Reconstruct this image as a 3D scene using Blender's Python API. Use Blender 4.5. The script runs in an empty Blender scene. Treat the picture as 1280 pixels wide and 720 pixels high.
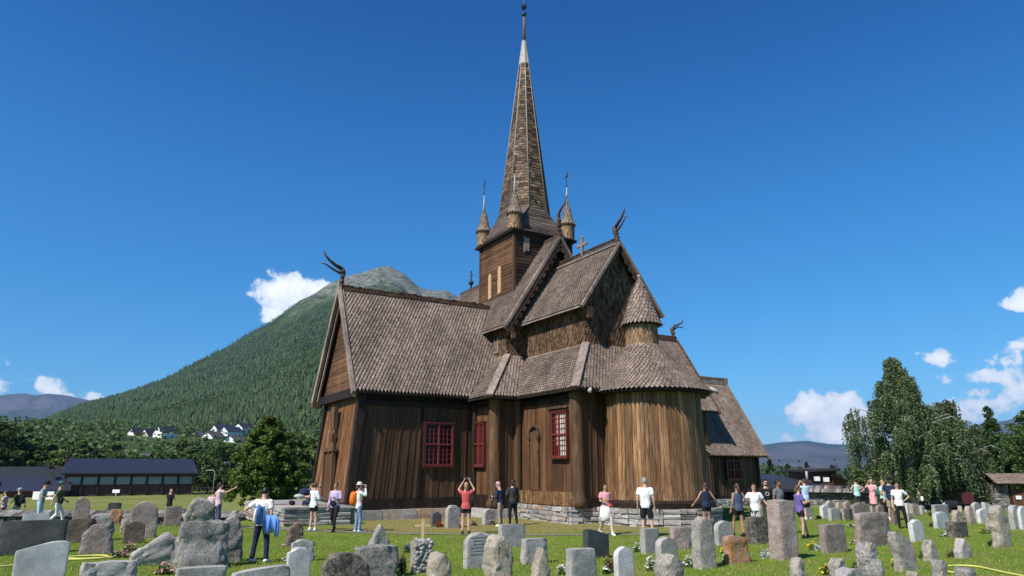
import bpy, bmesh, math, random
import numpy as np
from mathutils import Vector, Matrix, noise as mnoise
R = math.radians
scene = bpy.context.scene
col = scene.collection
random.seed(7)
rng = np.random.default_rng(11)

# ------------------------------------------------------------------ camera maths (used to read ground positions off the survey)
FPX = 868.0; PITCH = math.atan(228/868.0); CP, SP = math.cos(PITCH), math.sin(PITCH); CAMH = 2.1
CH_O = Vector((0.78, 39.4, 0.0)); CH_ROT = math.atan2(-.857, .515)      # church frame: local x = east, y = north

def sstep(a, b, t):
    t = min(1.0, max(0.0, (t-a)/(b-a))); return t*t*(3-2*t)

def to_church(x, y):
    dx, dy = x-CH_O.x, y-CH_O.y
    c, s = math.cos(-CH_ROT), math.sin(-CH_ROT)
    return dx*c-dy*s, dx*s+dy*c

def gz(x, y):
    """height of the ground"""
    e, n = to_church(x, y)
    # plateau the church stands on
    de = max(0.0, abs(e-2)-12.0); dn = max(0.0, abs(n-2)-14.0)
    k = sstep(0, 4.5, math.hypot(de, dn))
    d = y if y > 0 else 0
    right = sstep(27, 68, d)*1.3
    left = sstep(28, 36, d)*0.5 + sstep(38, 75, d)*0.9
    w = sstep(-6, 6, x)
    drop = left*(1-w)+right*w
    z = -drop*k
    z += 0.035*mnoise.noise(Vector((x*.16, y*.16, 0.3)))+0.012*mnoise.noise(Vector((x*.7, y*.7, 4.3)))
    r = math.hypot(x, y)
    z += sstep(170, 520, r)*26*sstep(60, -60, x)
    return z

def at(px, py, z=None):
    """ground point seen at pixel px,py of the photograph"""
    rx, ry, rz = px-640, FPX*CP-(360-py)*SP, (360-py)*CP+FPX*SP
    if z is not None:
        t = (z-CAMH)/rz; return Vector((rx*t, ry*t, z))
    t = 12/ry; last = t
    while t*ry < 400:
        if CAMH+rz*t < gz(rx*t, ry*t):
            a, b = last, t
            for _ in range(18):
                m = (a+b)/2
                if CAMH+rz*m < gz(rx*m, ry*m): b = m
                else: a = m
            return Vector((rx*b, ry*b, gz(rx*b, ry*b)))
        last = t; t *= 1.01
    return Vector((rx*t, ry*t, gz(rx*t, ry*t)))

def deep(px, d):
    """point on the ground in direction px at forward distance d"""
    x = (px-640)/897.0*d
    return Vector((x, d, gz(x, d)))

def zat(py, d):
    """height seen at row py at forward distance d"""
    return CAMH+((360-py)*CP+FPX*SP)/(FPX*CP-(360-py)*SP)*d

# ------------------------------------------------------------------ objects
def empty(name, loc=(0, 0, 0), rz=0.0):
    o = bpy.data.objects.new(name, None); col.objects.link(o)
    o.location = loc; o.rotation_euler = (0, 0, rz); o.empty_display_size = .2
    return o

def tag(o, label=None, cat=None, group=None, kind=None):
    if label: o['label'] = label
    if cat: o['category'] = cat
    if group: o['group'] = group
    if kind: o['kind'] = kind
    return o

class MB:
    def __init__(s): s.v = []; s.f = []; s.m = []; s.sm = []
    def add(s, vs, fs, mi=0, smooth=False):
        b = len(s.v); s.v.extend([tuple(p) for p in vs])
        for f in fs: s.f.append(tuple(i+b for i in f)); s.m.append(mi); s.sm.append(smooth)
    def box(s, c, size, rot=None, mi=0, taper=None):
        hx, hy, hz = size[0]/2, size[1]/2, size[2]/2
        vs = []
        for z in (-hz, hz):
            k = 1 if (z < 0 or taper is None) else taper
            for x, y in ((-hx, -hy), (hx, -hy), (hx, hy), (-hx, hy)): vs.append(Vector((x*k, y*k, z)))
        if rot is not None: vs = [rot @ v for v in vs]
        c = Vector(c); vs = [v+c for v in vs]
        s.add(vs, [(3, 2, 1, 0), (4, 5, 6, 7), (0, 1, 5, 4), (1, 2, 6, 5), (2, 3, 7, 6), (3, 0, 4, 7)], mi)
    def bounds(s, x0, x1, y0, y1, z0, z1, mi=0):
        s.box(((x0+x1)/2, (y0+y1)/2, (z0+z1)/2), (abs(x1-x0), abs(y1-y0), abs(z1-z0)), mi=mi)
    def beam(s, a, b, w, h, mi=0, up=None):
        """rectangular beam from a to b; w sideways, h along up"""
        a, b = Vector(a), Vector(b); d = (b-a).normalized()
        u = Vector(up) if up else (Vector((0, 0, 1)) if abs(d.z) < .95 else Vector((0, 1, 0)))
        sd = d.cross(u).normalized(); u2 = sd.cross(d).normalized()
        vs = []
        for p in (a, b):
            for i, j in ((-1, -1), (1, -1), (1, 1), (-1, 1)): vs.append(p+sd*(w/2*i)+u2*(h/2*j))
        s.add(vs, [(3, 2, 1, 0), (4, 5, 6, 7), (0, 1, 5, 4), (1, 2, 6, 5), (2, 3, 7, 6), (3, 0, 4, 7)], mi)
    def tube(s, pts, rad, n=8, mi=0, smooth=True, sq=None, cap=True):
        pts = [Vector(p) for p in pts]
        if not hasattr(rad, '__len__'): rad = [rad]*len(pts)
        vs = []; N = len(pts); ref = None
        for i, p in enumerate(pts):
            d = (pts[min(i+1, N-1)]-pts[max(i-1, 0)])
            d = d.normalized() if d.length > 1e-9 else Vector((0, 0, 1))
            if ref is None:
                ref = Vector((1, 0, 0)) if abs(d.x) < .8 else Vector((0, 1, 0))
            a = d.cross(ref).normalized(); b = a.cross(d).normalized(); ref = b
            r = rad[i]
            rx, ry = (r if hasattr(r, '__len__') else (r, r))
            for k in range(n):
                t = 2*math.pi*k/n
                vs.append(p+b*(math.cos(t)*rx)+a*(math.sin(t)*ry))
        fs = []
        for i in range(N-1):
            for k in range(n):
                k2 = (k+1) % n
                fs.append((i*n+k, i*n+k2, (i+1)*n+k2, (i+1)*n+k))
        if cap:
            fs.append(tuple(range(n))[::-1]); fs.append(tuple((N-1)*n+k for k in range(n)))
        s.add(vs, fs, mi, smooth)
    def lathe(s, prof, n=16, c=(0, 0, 0), mi=0, smooth=True, ph=0.0):
        vs = []; cx, cy, cz = c
        for r, z in prof:
            for k in range(n):
                t = 2*math.pi*k/n+ph; vs.append((cx+r*math.cos(t), cy+r*math.sin(t), cz+z))
        fs = []
        for i in range(len(prof)-1):
            for k in range(n):
                k2 = (k+1) % n; fs.append((i*n+k, i*n+k2, (i+1)*n+k2, (i+1)*n+k))
        fs.append(tuple(range(n))[::-1]); fs.append(tuple((len(prof)-1)*n+k for k in range(n)))
        s.add(vs, fs, mi, smooth)
    def ball(s, c, r, n=10, m=7, mi=0, smooth=True, rot=None):
        rx, ry, rz = r if hasattr(r, '__len__') else (r, r, r)
        vs = [Vector((0, 0, rz))]; c = Vector(c)
        for i in range(1, m):
            p = math.pi*i/m
            for k in range(n):
                t = 2*math.pi*k/n
                vs.append(Vector((rx*math.sin(p)*math.cos(t), ry*math.sin(p)*math.sin(t), rz*math.cos(p))))
        vs.append(Vector((0, 0, -rz)))
        fs = [(0, 1+k, 1+(k+1) % n) for k in range(n)]
        for i in range(m-2):
            for k in range(n):
                k2 = (k+1) % n; fs.append((1+i*n+k, 1+(i+1)*n+k, 1+(i+1)*n+k2, 1+i*n+k2))
        L = 1+(m-1)*n
        fs += [(L, 1+(m-2)*n+(k+1) % n, 1+(m-2)*n+k) for k in range(n)]
        if rot is not None: vs = [rot @ v for v in vs]
        s.add([v+c for v in vs], fs, mi, smooth)
    def prism(s, poly, thick, nrm, mi=0):
        """planar polygon extruded along -nrm"""
        nrm = Vector(nrm).normalized(); poly = [Vector(p) for p in poly]; n = len(poly)
        vs = poly+[p-nrm*thick for p in poly]
        fs = [tuple(range(n)), tuple(range(2*n-1, n-1, -1))]+[(k, n+k, n+(k+1) % n, (k+1) % n) for k in range(n)]
        s.add(vs, fs, mi)
    def mesh(s, name, mats):
        me = bpy.data.meshes.new(name)
        me.from_pydata(s.v, [], s.f)
        mats = mats if isinstance(mats, (list, tuple)) else [mats]
        for m in mats: me.materials.append(m)
        me.polygons.foreach_set('material_index', s.m)
        me.polygons.foreach_set('use_smooth', s.sm)
        me.update()
        bm = bmesh.new(); bm.from_mesh(me); bmesh.ops.recalc_face_normals(bm, faces=bm.faces); bm.to_mesh(me); bm.free()
        return me
    def build(s, name, mats, parent=None, loc=None, rz=None):
        o = bpy.data.objects.new(name, s.mesh(name, mats)); col.objects.link(o)
        if parent: o.parent = parent
        if loc is not None: o.location = loc
        if rz is not None: o.rotation_euler = (0, 0, rz)
        return o

def np_mesh(name, V, Fa, k, mats, smooth=False):
    """fast mesh of k-gons from numpy arrays"""
    me = bpy.data.meshes.new(name)
    V = np.asarray(V, dtype=np.float32); Fa = np.asarray(Fa, dtype=np.int32).reshape(-1, k)
    me.vertices.add(len(V)); me.vertices.foreach_set('co', V.ravel())
    me.loops.add(Fa.size); me.loops.foreach_set('vertex_index', Fa.ravel())
    me.polygons.add(len(Fa)); me.polygons.foreach_set('loop_start', np.arange(0, Fa.size, k, dtype=np.int32))
    me.polygons.foreach_set('loop_total', np.full(len(Fa), k, dtype=np.int32))
    for m in (mats if isinstance(mats, (list, tuple)) else [mats]): me.materials.append(m)
    me.update(calc_edges=True); me.validate()
    if smooth: me.polygons.foreach_set('use_smooth', np.ones(len(Fa), dtype=bool))
    return me

def link(name, me, parent=None, loc=None, rz=None):
    o = bpy.data.objects.new(name, me); col.objects.link(o)
    if parent: o.parent = parent
    if loc is not None: o.location = loc
    if rz is not None: o.rotation_euler = (0, 0, rz)
    return o

def copy_tree(o, parent=None):
    c = o.copy(); col.objects.link(c); c.parent = parent
    for ch in list(o.children): copy_tree(ch, c)
    return c

# ------------------------------------------------------------------ materials
class NT:
    def __init__(s, name):
        s.m = bpy.data.materials.new(name); s.m.use_nodes = True
        s.t = s.m.node_tree; s.n = s.t.nodes; s.l = s.t.links
        s.b = s.n['Principled BSDF']
    def node(s, t, **k):
        n = s.n.new(t)
        for a, b in k.items(): setattr(n, a, b)
        return n
    def link(s, a, b): s.l.new(a, b)
    def coord(s, kind='Object', scale=(1, 1, 1)):
        c = s.node('ShaderNodeTexCoord'); mp = s.node('ShaderNodeMapping')
        mp.inputs['Scale'].default_value = scale
        s.link(c.outputs[kind], mp.inputs['Vector']); return mp.outputs[0]
    def noise(s, vec, scale, detail=4, rough=.6, dist=0):
        n = s.node('ShaderNodeTexNoise'); s.link(vec, n.inputs['Vector'])
        n.inputs['Scale'].default_value = scale; n.inputs['Detail'].default_value = detail
        n.inputs['Roughness'].default_value = rough; n.inputs['Distortion'].default_value = dist
        return n.outputs['Fac']
    def ramp(s, fac, stops):
        r = s.node('ShaderNodeValToRGB'); e = r.color_ramp.elements
        while len(e) < len(stops): e.new(.5)
        for i, (p, c) in enumerate(stops):
            e[i].position = p; e[i].color = (*c, 1) if len(c) == 3 else c
        s.link(fac, r.inputs[0]); return r.outputs[0]
    def vr(s, fac, stops): return s.ramp(fac, [(p, (v, v, v)) for p, v in stops])
    def mix(s, fac, a, b, mode='MIX'):
        m = s.node('ShaderNodeMix', data_type='RGBA', blend_type=mode)
        if isinstance(fac, (int, float)): m.inputs[0].default_value = fac
        else: s.link(fac, m.inputs[0])
        for inp, v in ((m.inputs[6], a), (m.inputs[7], b)):
            if isinstance(v, tuple): inp.default_value = (*v, 1)
            else: s.link(v, inp)
        return m.outputs[2]
    def math(s, op, a, b=None):
        m = s.node('ShaderNodeMath', operation=op)
        for i, v in enumerate((a, b)):
            if v is None: continue
            if isinstance(v, (int, float)): m.inputs[i].default_value = v
            else: s.link(v, m.inputs[i])
        return m.outputs[0]
    def island(s):
        return s.node('ShaderNodeNewGeometry').outputs['Random Per Island']
    def bump(s, h, strength=.3, dist=.02):
        b = s.node('ShaderNodeBump'); b.inputs['Strength'].default_value = strength; b.inputs['Distance'].default_value = dist
        s.link(h, b.inputs['Height']); s.link(b.outputs[0], s.b.inputs['Normal'])
    def out(s, c, rough=.8, spec=.3):
        if isinstance(c, tuple): s.b.inputs['Base Color'].default_value = (*c, 1)
        else: s.link(c, s.b.inputs['Base Color'])
        if isinstance(rough, (int, float)): s.b.inputs['Roughness'].default_value = rough
        else: s.link(rough, s.b.inputs['Roughness'])
        s.b.inputs['Specular IOR Level'].default_value = spec
        return s.m

def wood(name, dark, mid, light, grain=(14, 14, .9), isl=.5, rough=.75, weather=None, spec=.25):
    """weathered timber: grain stretched along one axis, every plank its own tone"""
    t = NT(name); v = t.coord('Object', grain)
    f = t.noise(v, 1.0, 6, .65, .3)
    c = t.ramp(f, [(.28, dark), (.5, mid), (.72, light)])
    v2 = t.coord('Object', (1, 1, .35)); g = t.noise(v2, .9, 3)
    c = t.mix(1.0, c, t.vr(g, [(.3, .62), (.7, 1.25)]), 'MULTIPLY')
    r = t.vr(t.island(), [(0, 1-isl), (1, 1+isl*.6)])
    c = t.mix(1.0, c, r, 'MULTIPLY')
    if weather:
        wv = t.coord('Object', (9, 9, .5)); w = t.noise(wv, 1.0, 5, .7)
        c = t.mix(t.vr(w, [(weather[1], 0), (weather[1]+.12, weather[2])]), c, weather[0])
    t.bump(f, .45, .012)
    return t.out(c, rough, spec)

def plain(name, c, rough=.7, var=.15, scale=6, spec=.3, metal=0.0):
    t = NT(name); v = t.coord(); f = t.noise(v, scale, 4)
    cc = t.mix(1.0, c, t.vr(f, [(.3, 1-var), (.7, 1+var)]), 'MULTIPLY')
    t.b.inputs['Metallic'].default_value = metal
    return t.out(cc, rough, spec)

def stone(name, a, b, speck=(.6, .6, .6), lichen=None, lam=.6, scale=5, rough=.85, bump=.5):
    t = NT(name); v = t.coord()
    oi = t.node('ShaderNodeObjectInfo'); va = t.node('ShaderNodeVectorMath', operation='ADD')
    t.link(v, va.inputs[0]); t.link(oi.outputs['Location'], va.inputs[1]); v = va.outputs[0]
    f = t.noise(v, scale, 6, .65); g = t.noise(v, 34, 4, .75); h = t.noise(v, 1.6, 4)
    c = t.mix(t.vr(f, [(.35, 0), (.65, 1)]), a, b)
    c = t.mix(t.vr(g, [(.5, .0), (.64, .6)]), c, speck); c = t.mix(t.vr(g, [(.36, .55), (.48, 0)]), c, tuple(q*.35 for q in a))
    c = t.mix(1.0, c, t.vr(h, [(.3, .72), (.7, 1.18)]), 'MULTIPLY')
    if lichen:
        k = t.noise(v, 9, 5, .7, .4)
        c = t.mix(t.vr(k, [(lam, 0), (lam+.07, .85)]), c, lichen)
    t.bump(t.math('ADD', f, t.math('MULTIPLY', g, .6)), min(1, bump*1.3), .06)
    return t.out(c, rough, .25)

def island_col(name, stops, rough=.8, spec=.3, noise_s=None):
    t = NT(name); c = t.ramp(t.island(), stops)
    v = t.coord(); f = t.noise(v, noise_s or 8, 5)
    c = t.mix(1.0, c, t.vr(f, [(.3, .75), (.7, 1.2)]), 'MULTIPLY')
    t.bump(f, .4, .03)
    return t.out(c, rough, spec)

M = {}
def mk():
    M['shingle'] = wood('roof_shingles', (.105, .076, .060), (.235, .180, .148), (.37, .30, .255), (10, 10, 5), .26, .8)
    M['wall_shingle'] = wood('wall_shingles', (.055, .032, .02), (.15, .088, .05), (.30, .19, .115), (12, 12, 5), .65, .75)
    M['turret_shingle'] = wood('turret_shingles', (.14, .085, .05), (.27, .17, .10), (.38, .26, .17), (12, 12, 5), .5, .75)
    M['tar'] = plain('tarred_underlay', (.014, .010, .008), .8, .3)
    M['plank_dark'] = wood('tarred_planks', (.018, .010, .006), (.088, .047, .025), (.185, .10, .052), (28, 28, .8), .32, .6)
    M['plank_mid'] = wood('brown_planks', (.045, .022, .012), (.12, .060, .030), (.22, .115, .058), (22, 22, .7), .5, .65)
    M['plank_warm'] = wood('sunworn_planks', (.10, .045, .02), (.21, .10, .045), (.33, .17, .08), (13, 13, .8), .4, .65)
    M['plank_apse'] = wood('ochre_planks', (.032, .017, .009), (.215, .112, .050), (.48, .285, .140), (26, 26, .5), .5, .65,
                           weather=((.40, .36, .31), .60, .7))
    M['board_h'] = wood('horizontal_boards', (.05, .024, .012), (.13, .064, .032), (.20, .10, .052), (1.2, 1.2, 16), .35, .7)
    M['board_h_shade'] = wood('shaded_horizontal_boards', (.018, .011, .008), (.045, .027, .018), (.10, .06, .04), (1.2, 1.2, 16), .5, .7)  # darker copy of the tower boards, shade painted into the colour
    M['beam'] = wood('dark_beams', (.009, .006, .005), (.022, .014, .010), (.05, .03, .02), (6, 6, 2), .25, .65)  # tar-dark timber, with extra eave shade put into the colour
    M['sill'] = wood('worn_sill', (.05, .028, .015), (.13, .07, .035), (.22, .13, .07), (3, 3, 6), .3, .7, weather=((.42, .25, .10), .52, .85))
    M['post'] = wood('worn_posts', (.045, .024, .014), (.11, .06, .033), (.19, .11, .065), (9, 9, 1.2), .2, .65)
    M['grey_wood'] = wood('silvered_wood', (.14, .105, .085), (.25, .195, .165), (.36, .29, .25), (7, 7, 2), .25, .8)
    M['carved'] = wood('carved_wood', (.03, .018, .012), (.09, .052, .033), (.2, .13, .09), (7, 7, 5), .3, .75)
    M['spire'] = wood('spire_boards', (.035, .022, .015), (.13, .082, .054), (.40, .29, .20), (3.2, 3.2, 7), .7, .75)
    M['spire_roof'] = wood('broach_boards', (.06, .042, .034), (.14, .105, .09), (.23, .185, .165), (1.5, 1.5, 9), .5, .8)
    M['metal'] = plain('grey_flashing', (.40, .36, .33), .6, .2, 5, .3); M['curtain'] = plain('pale_curtain', (.50, .52, .46), .5, .35, 4, .5)
    M['copper'] = plain('rusty_pole', (.26, .11, .08), .6, .3)
    M['iron'] = plain('black_iron', (.03, .03, .035), .5, .2)
    M['hatch'] = plain('pale_pine_hatch', (.52, .33, .17), .6, .1)
    M['red_dark'] = plain('dark_red_casing', (.085, .022, .016), .6, .2, 3)
    M['red'] = plain('red_window_paint', (.20, .036, .034), .5, .12, 3)
    t = NT('window_glass'); t.out((.010, .009, .010), .15, .2); M['glass'] = t.m
    M['rock'] = island_col('foundation_stone', [(0, (.16, .155, .15)), (.35, (.33, .32, .31)), (.6, (.42, .41, .39)), (.8, (.27, .25, .23)), (.93, (.36, .30, .24)), (1, (.40, .25, .16))], .9, .2, 4)
    M['wall_roof'] = island_col('board_roof', [(0, (.05, .045, .042)), (.4, (.13, .12, .11)), (1, (.30, .28, .26))], .8, .2, 6)
    M['slate_rock'] = island_col('dry_stone', [(0, (.06, .06, .06)), (.5, (.17, .165, .16)), (1, (.30, .29, .27))], .9, .2, 4)
mk()
# ================================================================== the church
church = empty('stave_church', CH_O, CH_ROT)
tag(church, 'tall dark brown wooden stave church with shingled roofs, dragon heads and a slender spire', 'church')
Z = Vector((0, 0, 1))

def inside(poly, a, b):
    c = False; n = len(poly); j = n-1
    for i in range(n):
        xi, yi = poly[i]; xj, yj = poly[j]
        if (yi > b) != (yj > b) and a < (xj-xi)*(b-yi)/(yj-yi)+xi: c = not c
        j = i
    return c

def one_shingle(mb, c, u, d, n, w, L, pt, lift, th, r):
    """pointed shingle, c = centre of its exposed part"""
    w2 = w/2*(1+r.uniform(-.06, .06)); top = c-d*(L*.62); sk = r.uniform(-.006, .006)
    pts = [(-w2, 0, .004), (w2, 0, .004), (w2, L-pt, lift*.8), (sk, L, lift), (-w2, L-pt, lift*.8)]
    lj = r.uniform(-.004, .007)
    up = [top+u*a+d*b+n*(h+th+(lj if b else 0)) for a, b, h in pts]
    dn = [top+u*a+d*b+n*(h-th*.3+(lj if b else 0)) for a, b, h in pts]
    mb.add(up+dn, [(0, 1, 2, 3, 4), (1, 6, 7, 2), (2, 7, 8, 3), (3, 8, 9, 4), (4, 9, 5, 0)], 0)

def shingles(mb, poly, d, w=.2, row=.17, gap=.84, pt=.165, lift=.07, th=.016, seed=1, off=0.0):
    """cover a planar polygon with shingles; d = direction down the slope"""
    r = random.Random(seed); poly = [Vector(p) for p in poly]; d = Vector(d).normalized()
    n = None
    for i in range(len(poly)-2):
        q = (poly[i+1]-poly[0]).cross(poly[i+2]-poly[0])
        if q.length > 1e-4: n = q.normalized(); break
    if n.z < -1e-3: n = -n
    d = (d-n*d.dot(n)).normalized(); u = d.cross(n).normalized()
    p0 = poly[0]; P2 = [((p-p0).dot(u), (p-p0).dot(d)) for p in poly]
    amin, amax = min(p[0] for p in P2), max(p[0] for p in P2); bmin, bmax = min(p[1] for p in P2), max(p[1] for p in P2)
    L = row*2.0; b = bmax-row*.35; k = 0
    while b > bmin+row*.1:
        a = amin+(w/2 if k % 2 else 0)+off
        while a < amax:
            if inside(P2, a, min(b, bmax-.01)):
                one_shingle(mb, p0+u*a+d*b+n*.01, u, d, n, w*gap, L, pt, lift, th, r)
            a += w
        b -= row; k += 1
    return n

def wall_shingles(mb, poly, nrm, w=.16, row=.15, seed=1, **k):
    """same on a vertical wall; poly ordered so that it faces nrm"""
    poly = [Vector(p) for p in poly]; n = Vector(nrm).normalized()
    q = (poly[1]-poly[0]).cross(poly[2]-poly[0])
    if q.dot(n) < 0: poly = poly[::-1]
    shingles(mb, poly, (0, 0, -1), w, row, seed=seed, **k)

def ring_shingles(mb, c, prof, w=.2, row=.17, gap=.84, pt=.165, lift=.07, th=.016, seed=1, a0=0, a1=2*math.pi):
    """courses round a lathe profile (r, z), listed from the bottom up"""
    r = random.Random(seed); c = Vector(c); seg = []
    for (r0, z0), (r1, z1) in zip(prof[:-1], prof[1:]): seg.append((math.hypot(r1-r0, z1-z0), r0, z0, r1, z1))
    tot = sum(s[0] for s in seg); b = row*.35; k = 0; nb = None
    while b < tot:
        q = b; s = seg[-1]
        for s in seg:
            if q <= s[0]: break
            q -= s[0]
        t = min(1, q/s[0]); rr = s[1]+(s[3]-s[1])*t; zz = s[2]+(s[4]-s[2])*t
        if rr < .04: break
        cnt = max(6, round(2*math.pi*rr/w)) if nb is None or abs(2*math.pi*rr/nb-w) > w*.28 else nb
        nb = cnt; ww = 2*math.pi*rr/cnt
        for i in range(cnt):
            a = 2*math.pi*(i+(.5 if k % 2 else 0))/cnt
            if not (a0 <= a <= a1): continue
            out = Vector((math.cos(a), math.sin(a), 0)); u = Vector((-math.sin(a), math.cos(a), 0))
            d = (out*(s[1]-s[3])+Z*(s[2]-s[4])).normalized(); n = u.cross(d).normalized()
            if n.dot(out) < 0: n = -n
            one_shingle(mb, c+out*rr+Z*zz+n*.01, u, d, n, ww*gap, row*2, pt, lift, th, r)
        b += row; k += 1

def lerp(a, b, t): return a+(b-a)*t

def planks(mb, p00, p10, p11, p01, nrm, w=.26, th=.05, batten=True, seed=1, holes=(), mi=0, gap=.012):
    """upright planks on a wall given by its four corners (bottom a, bottom b, top b, top a)"""
    r = random.Random(seed); p00, p10, p11, p01 = map(Vector, (p00, p10, p11, p01)); nrm = Vector(nrm).normalized()
    L = (p10-p00).length; edges = [0.0]
    while edges[-1] < L-w*.6: edges.append(edges[-1]+w*r.uniform(.75, 1.25))
    edges = [e/edges[-1] for e in edges]
    for i in range(len(edges)-1):
        a, b = edges[i]+gap/2/L, edges[i+1]-gap/2/L; o = nrm*(th+r.uniform(-.012, .012))
        q = [lerp(p00, p10, a), lerp(p00, p10, b), lerp(p01, p11, b), lerp(p01, p11, a)]
        vs = [x+o for x in q]+[x-nrm*.02 for x in q]
        mb.add(vs, [(0, 1, 2, 3), (0, 4, 5, 1), (1, 5, 6, 2), (2, 6, 7, 3), (3, 7, 4, 0)], mi)
        if batten and r.random() < .8:
            bw = .028/L; c = edges[i+1]
            if i < len(edges)-2:
                q = [lerp(p00, p10, c-bw), lerp(p00, p10, c+bw), lerp(p01, p11, c+bw), lerp(p01, p11, c-bw)]
                oo = nrm*(th+.028)
                vs = [x+oo for x in q]+[x+nrm*.01 for x in q]
                mb.add(vs, [(0, 1, 2, 3), (0, 4, 5, 1), (1, 5, 6, 2), (2, 6, 7, 3), (3, 7, 4, 0)], mi)

def hboards(mb, poly, nrm, h=.2, th=.035, seed=1, mi=0):
    """horizontal boards filling a vertical planar polygon"""
    r = random.Random(seed); poly = [Vector(p) for p in poly]; nrm = Vector(nrm).normalized(); u = Z.cross(nrm).normalized()
    p0 = poly[0]; P2 = [((p-p0).dot(u), p.z) for p in poly]
    z = min(p[1] for p in P2); z1 = max(p[1] for p in P2)
    def span(zz):
        xs = []
        for i in range(len(P2)):
            (xa, ya), (xb, yb) = P2[i], P2[(i+1) % len(P2)]
            if (ya-zz)*(yb-zz) < 0: xs.append(xa+(xb-xa)*(zz-ya)/(yb-ya))
        return (min(xs), max(xs)) if len(xs) >= 2 else None
    while z < z1-.02:
        hh = min(h*r.uniform(.9, 1.1), z1-z); s0, s1 = span(z+.006), span(z+hh-.006)
        if s0 and s1:
            o = th+r.uniform(-.006, .006)
            q = [p0+u*(s0[0]-0)+Z*(z+.008-p0.z), p0+u*s0[1]+Z*(z+.008-p0.z), p0+u*s1[1]+Z*(z+hh-p0.z), p0+u*s1[0]+Z*(z+hh-p0.z)]
            vs = [q[0]+nrm*(o+.012), q[1]+nrm*(o+.012), q[2]+nrm*o, q[3]+nrm*o]+[x-nrm*.02 for x in q]
            mb.add(vs, [(0, 1, 2, 3), (0, 4, 5, 1), (1, 5, 6, 2), (2, 6, 7, 3), (3, 7, 4, 0)], mi)
        z += hh

def slab(mb, poly, thick=.12, mi=0):
    poly = [Vector(p) for p in poly]; n = (poly[1]-poly[0]).cross(poly[2]-poly[0]).normalized()
    if n.z < 0: poly = poly[::-1]; n = -n
    mb.prism(poly, thick, n, mi)

def roof_part(name, faces, w=.172, row=.165, seed=1, thick=.13, mat='shingle'):
    """faces: list of (polygon, slope direction)"""
    base = MB()
    for p, d in faces: slab(base, p, thick)
    o = base.build(name, M['tar'], church)
    sh = MB()
    for i, (p, d) in enumerate(faces): shingles(sh, p, d, w, row, seed=seed+i)
    sh.build('shingles', M[mat], o)
    return o

# ---- wall core volumes (dark timber body behind the planks)
TR = 2.78                      # transept half width
mb = MB()
def core(poly_bottom, poly_top, z0, z1):
    n = len(poly_bottom)
    vs = [(x, y, z0) for x, y in poly_bottom]+[(x, y, z1) for x, y in poly_top]
    mb.add(vs, [tuple(range(n))[::-1], tuple(range(n, 2*n))]+[(k, (k+1) % n, n+(k+1) % n, n+k) for k in range(n)])
i_ = .04
core([(-TR+i_, -10.9+i_), (TR-i_, -10.9+i_), (TR-i_, -4), (-TR+i_, -4)], [(-TR+.35, -10.4+i_), (TR-i_, -10.55+i_), (TR-i_, -4), (-TR+.35, -4)], .4, 6.0)
core([(-4.66, -4.66), (4.66, -4.66), (4.66, 4.66), (-4.66, 4.66)], [(-4.66, -4.66), (4.66, -4.66), (4.66, 4.66), (-4.66, 4.66)], .45, 5.75)
core([(4, -3.26), (9.22, -3.26), (9.22, 3.26), (4, 3.26)], [(4, -3.26), (9.22, -3.26), (9.22, 3.26), (4, 3.26)], .5, 5.75)
core([(-TR, 4), (TR, 4), (TR, 11.4), (-TR, 11.4)], [(-TR, 4), (TR, 4), (TR, 11.2), (-TR, 11.2)], .4, 6.0)
core([(-2.96, -2.96), (2.96, -2.96), (2.96, 2.96), (-2.96, 2.96)], [(-2.96, -2.96), (2.96, -2.96), (2.96, 2.96), (-2.96, 2.96)], 5.7, 9.7)
core([(2.9, -1.91), (8.22, -1.91), (8.22, 1.91), (2.9, 1.91)], [(2.9, -1.91), (8.22, -1.91), (8.22, 1.91), (2.9, 1.91)], 5.7, 9.7)
core([(-9, -2.6), (-4, -2.6), (-4, 2.6), (-9, 2.6)], [(-9, -2.6), (-4, -2.6), (-4, 2.6), (-9, 2.6)], .4, 9.3)
# gables of the core
mb.prism([(2.92, -2.9, 9.69), (2.92, 2.9, 9.69), (2.92, 0, 14.1)], .25, (1, 0, 0))
mb.prism([(8.2, -1.9, 9.69), (8.2, 1.9, 9.69), (8.2, 0, 12.3)], .25, (1, 0, 0))
mb.prism([(-2.5, -10.42, 5.98), (TR-.1, -10.5, 5.98), (0, -10.42, 10.4)], .25, (0, -1, 0))
mb.build('wall_core', M['tar'], church)

# ---- south transept
w_ = MB(); planks(w_, (TR, -10.85, .85), (TR, -4.75, .85), (TR, -4.75, 5.1), (TR, -10.36, 5.1), (1, 0, 0), .27, seed=3, gap=.018)
w_.build('plank_wall', M['plank_dark'], church)
b_ = MB()
b_.bounds(TR-.02, TR+.13, -10.95, -4.72, .42, .90); b_.bounds(TR-.02, TR+.11, -10.6, -4.75, 4.97, 5.19)
b_.bounds(TR-.02, TR+.07, -10.5, -4.75, 5.30, 5.62)
b_.beam((TR+.05, -10.88, .4), (TR+.05, -10.5, 5.7), .34, .36, up=(1, 0, 0))        # leaning corner post
b_.beam((TR+.07, -7.62, .9), (TR+.07, -7.52, 5.0), .14, .16, up=(1, 0, 0))
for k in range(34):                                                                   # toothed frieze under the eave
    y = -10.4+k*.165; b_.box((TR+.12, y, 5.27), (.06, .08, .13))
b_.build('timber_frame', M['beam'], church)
w_ = MB(); planks(w_, (-TR+.05, -10.9, .72), (TR-.12, -10.9, .72), (TR-.25, -10.52, 5.4), (-TR+.42, -10.45, 5.4), (0, -1, 0), .27, seed=5)
w_.build('gable_wall', M['plank_warm'], church)
g_ = MB(); hboards(g_, [(-2.62, -10.62, 5.72), (2.7, -10.62, 5.72), (0, -10.62, 10.4)], (0, -1, 0), .24, seed=2)
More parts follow.
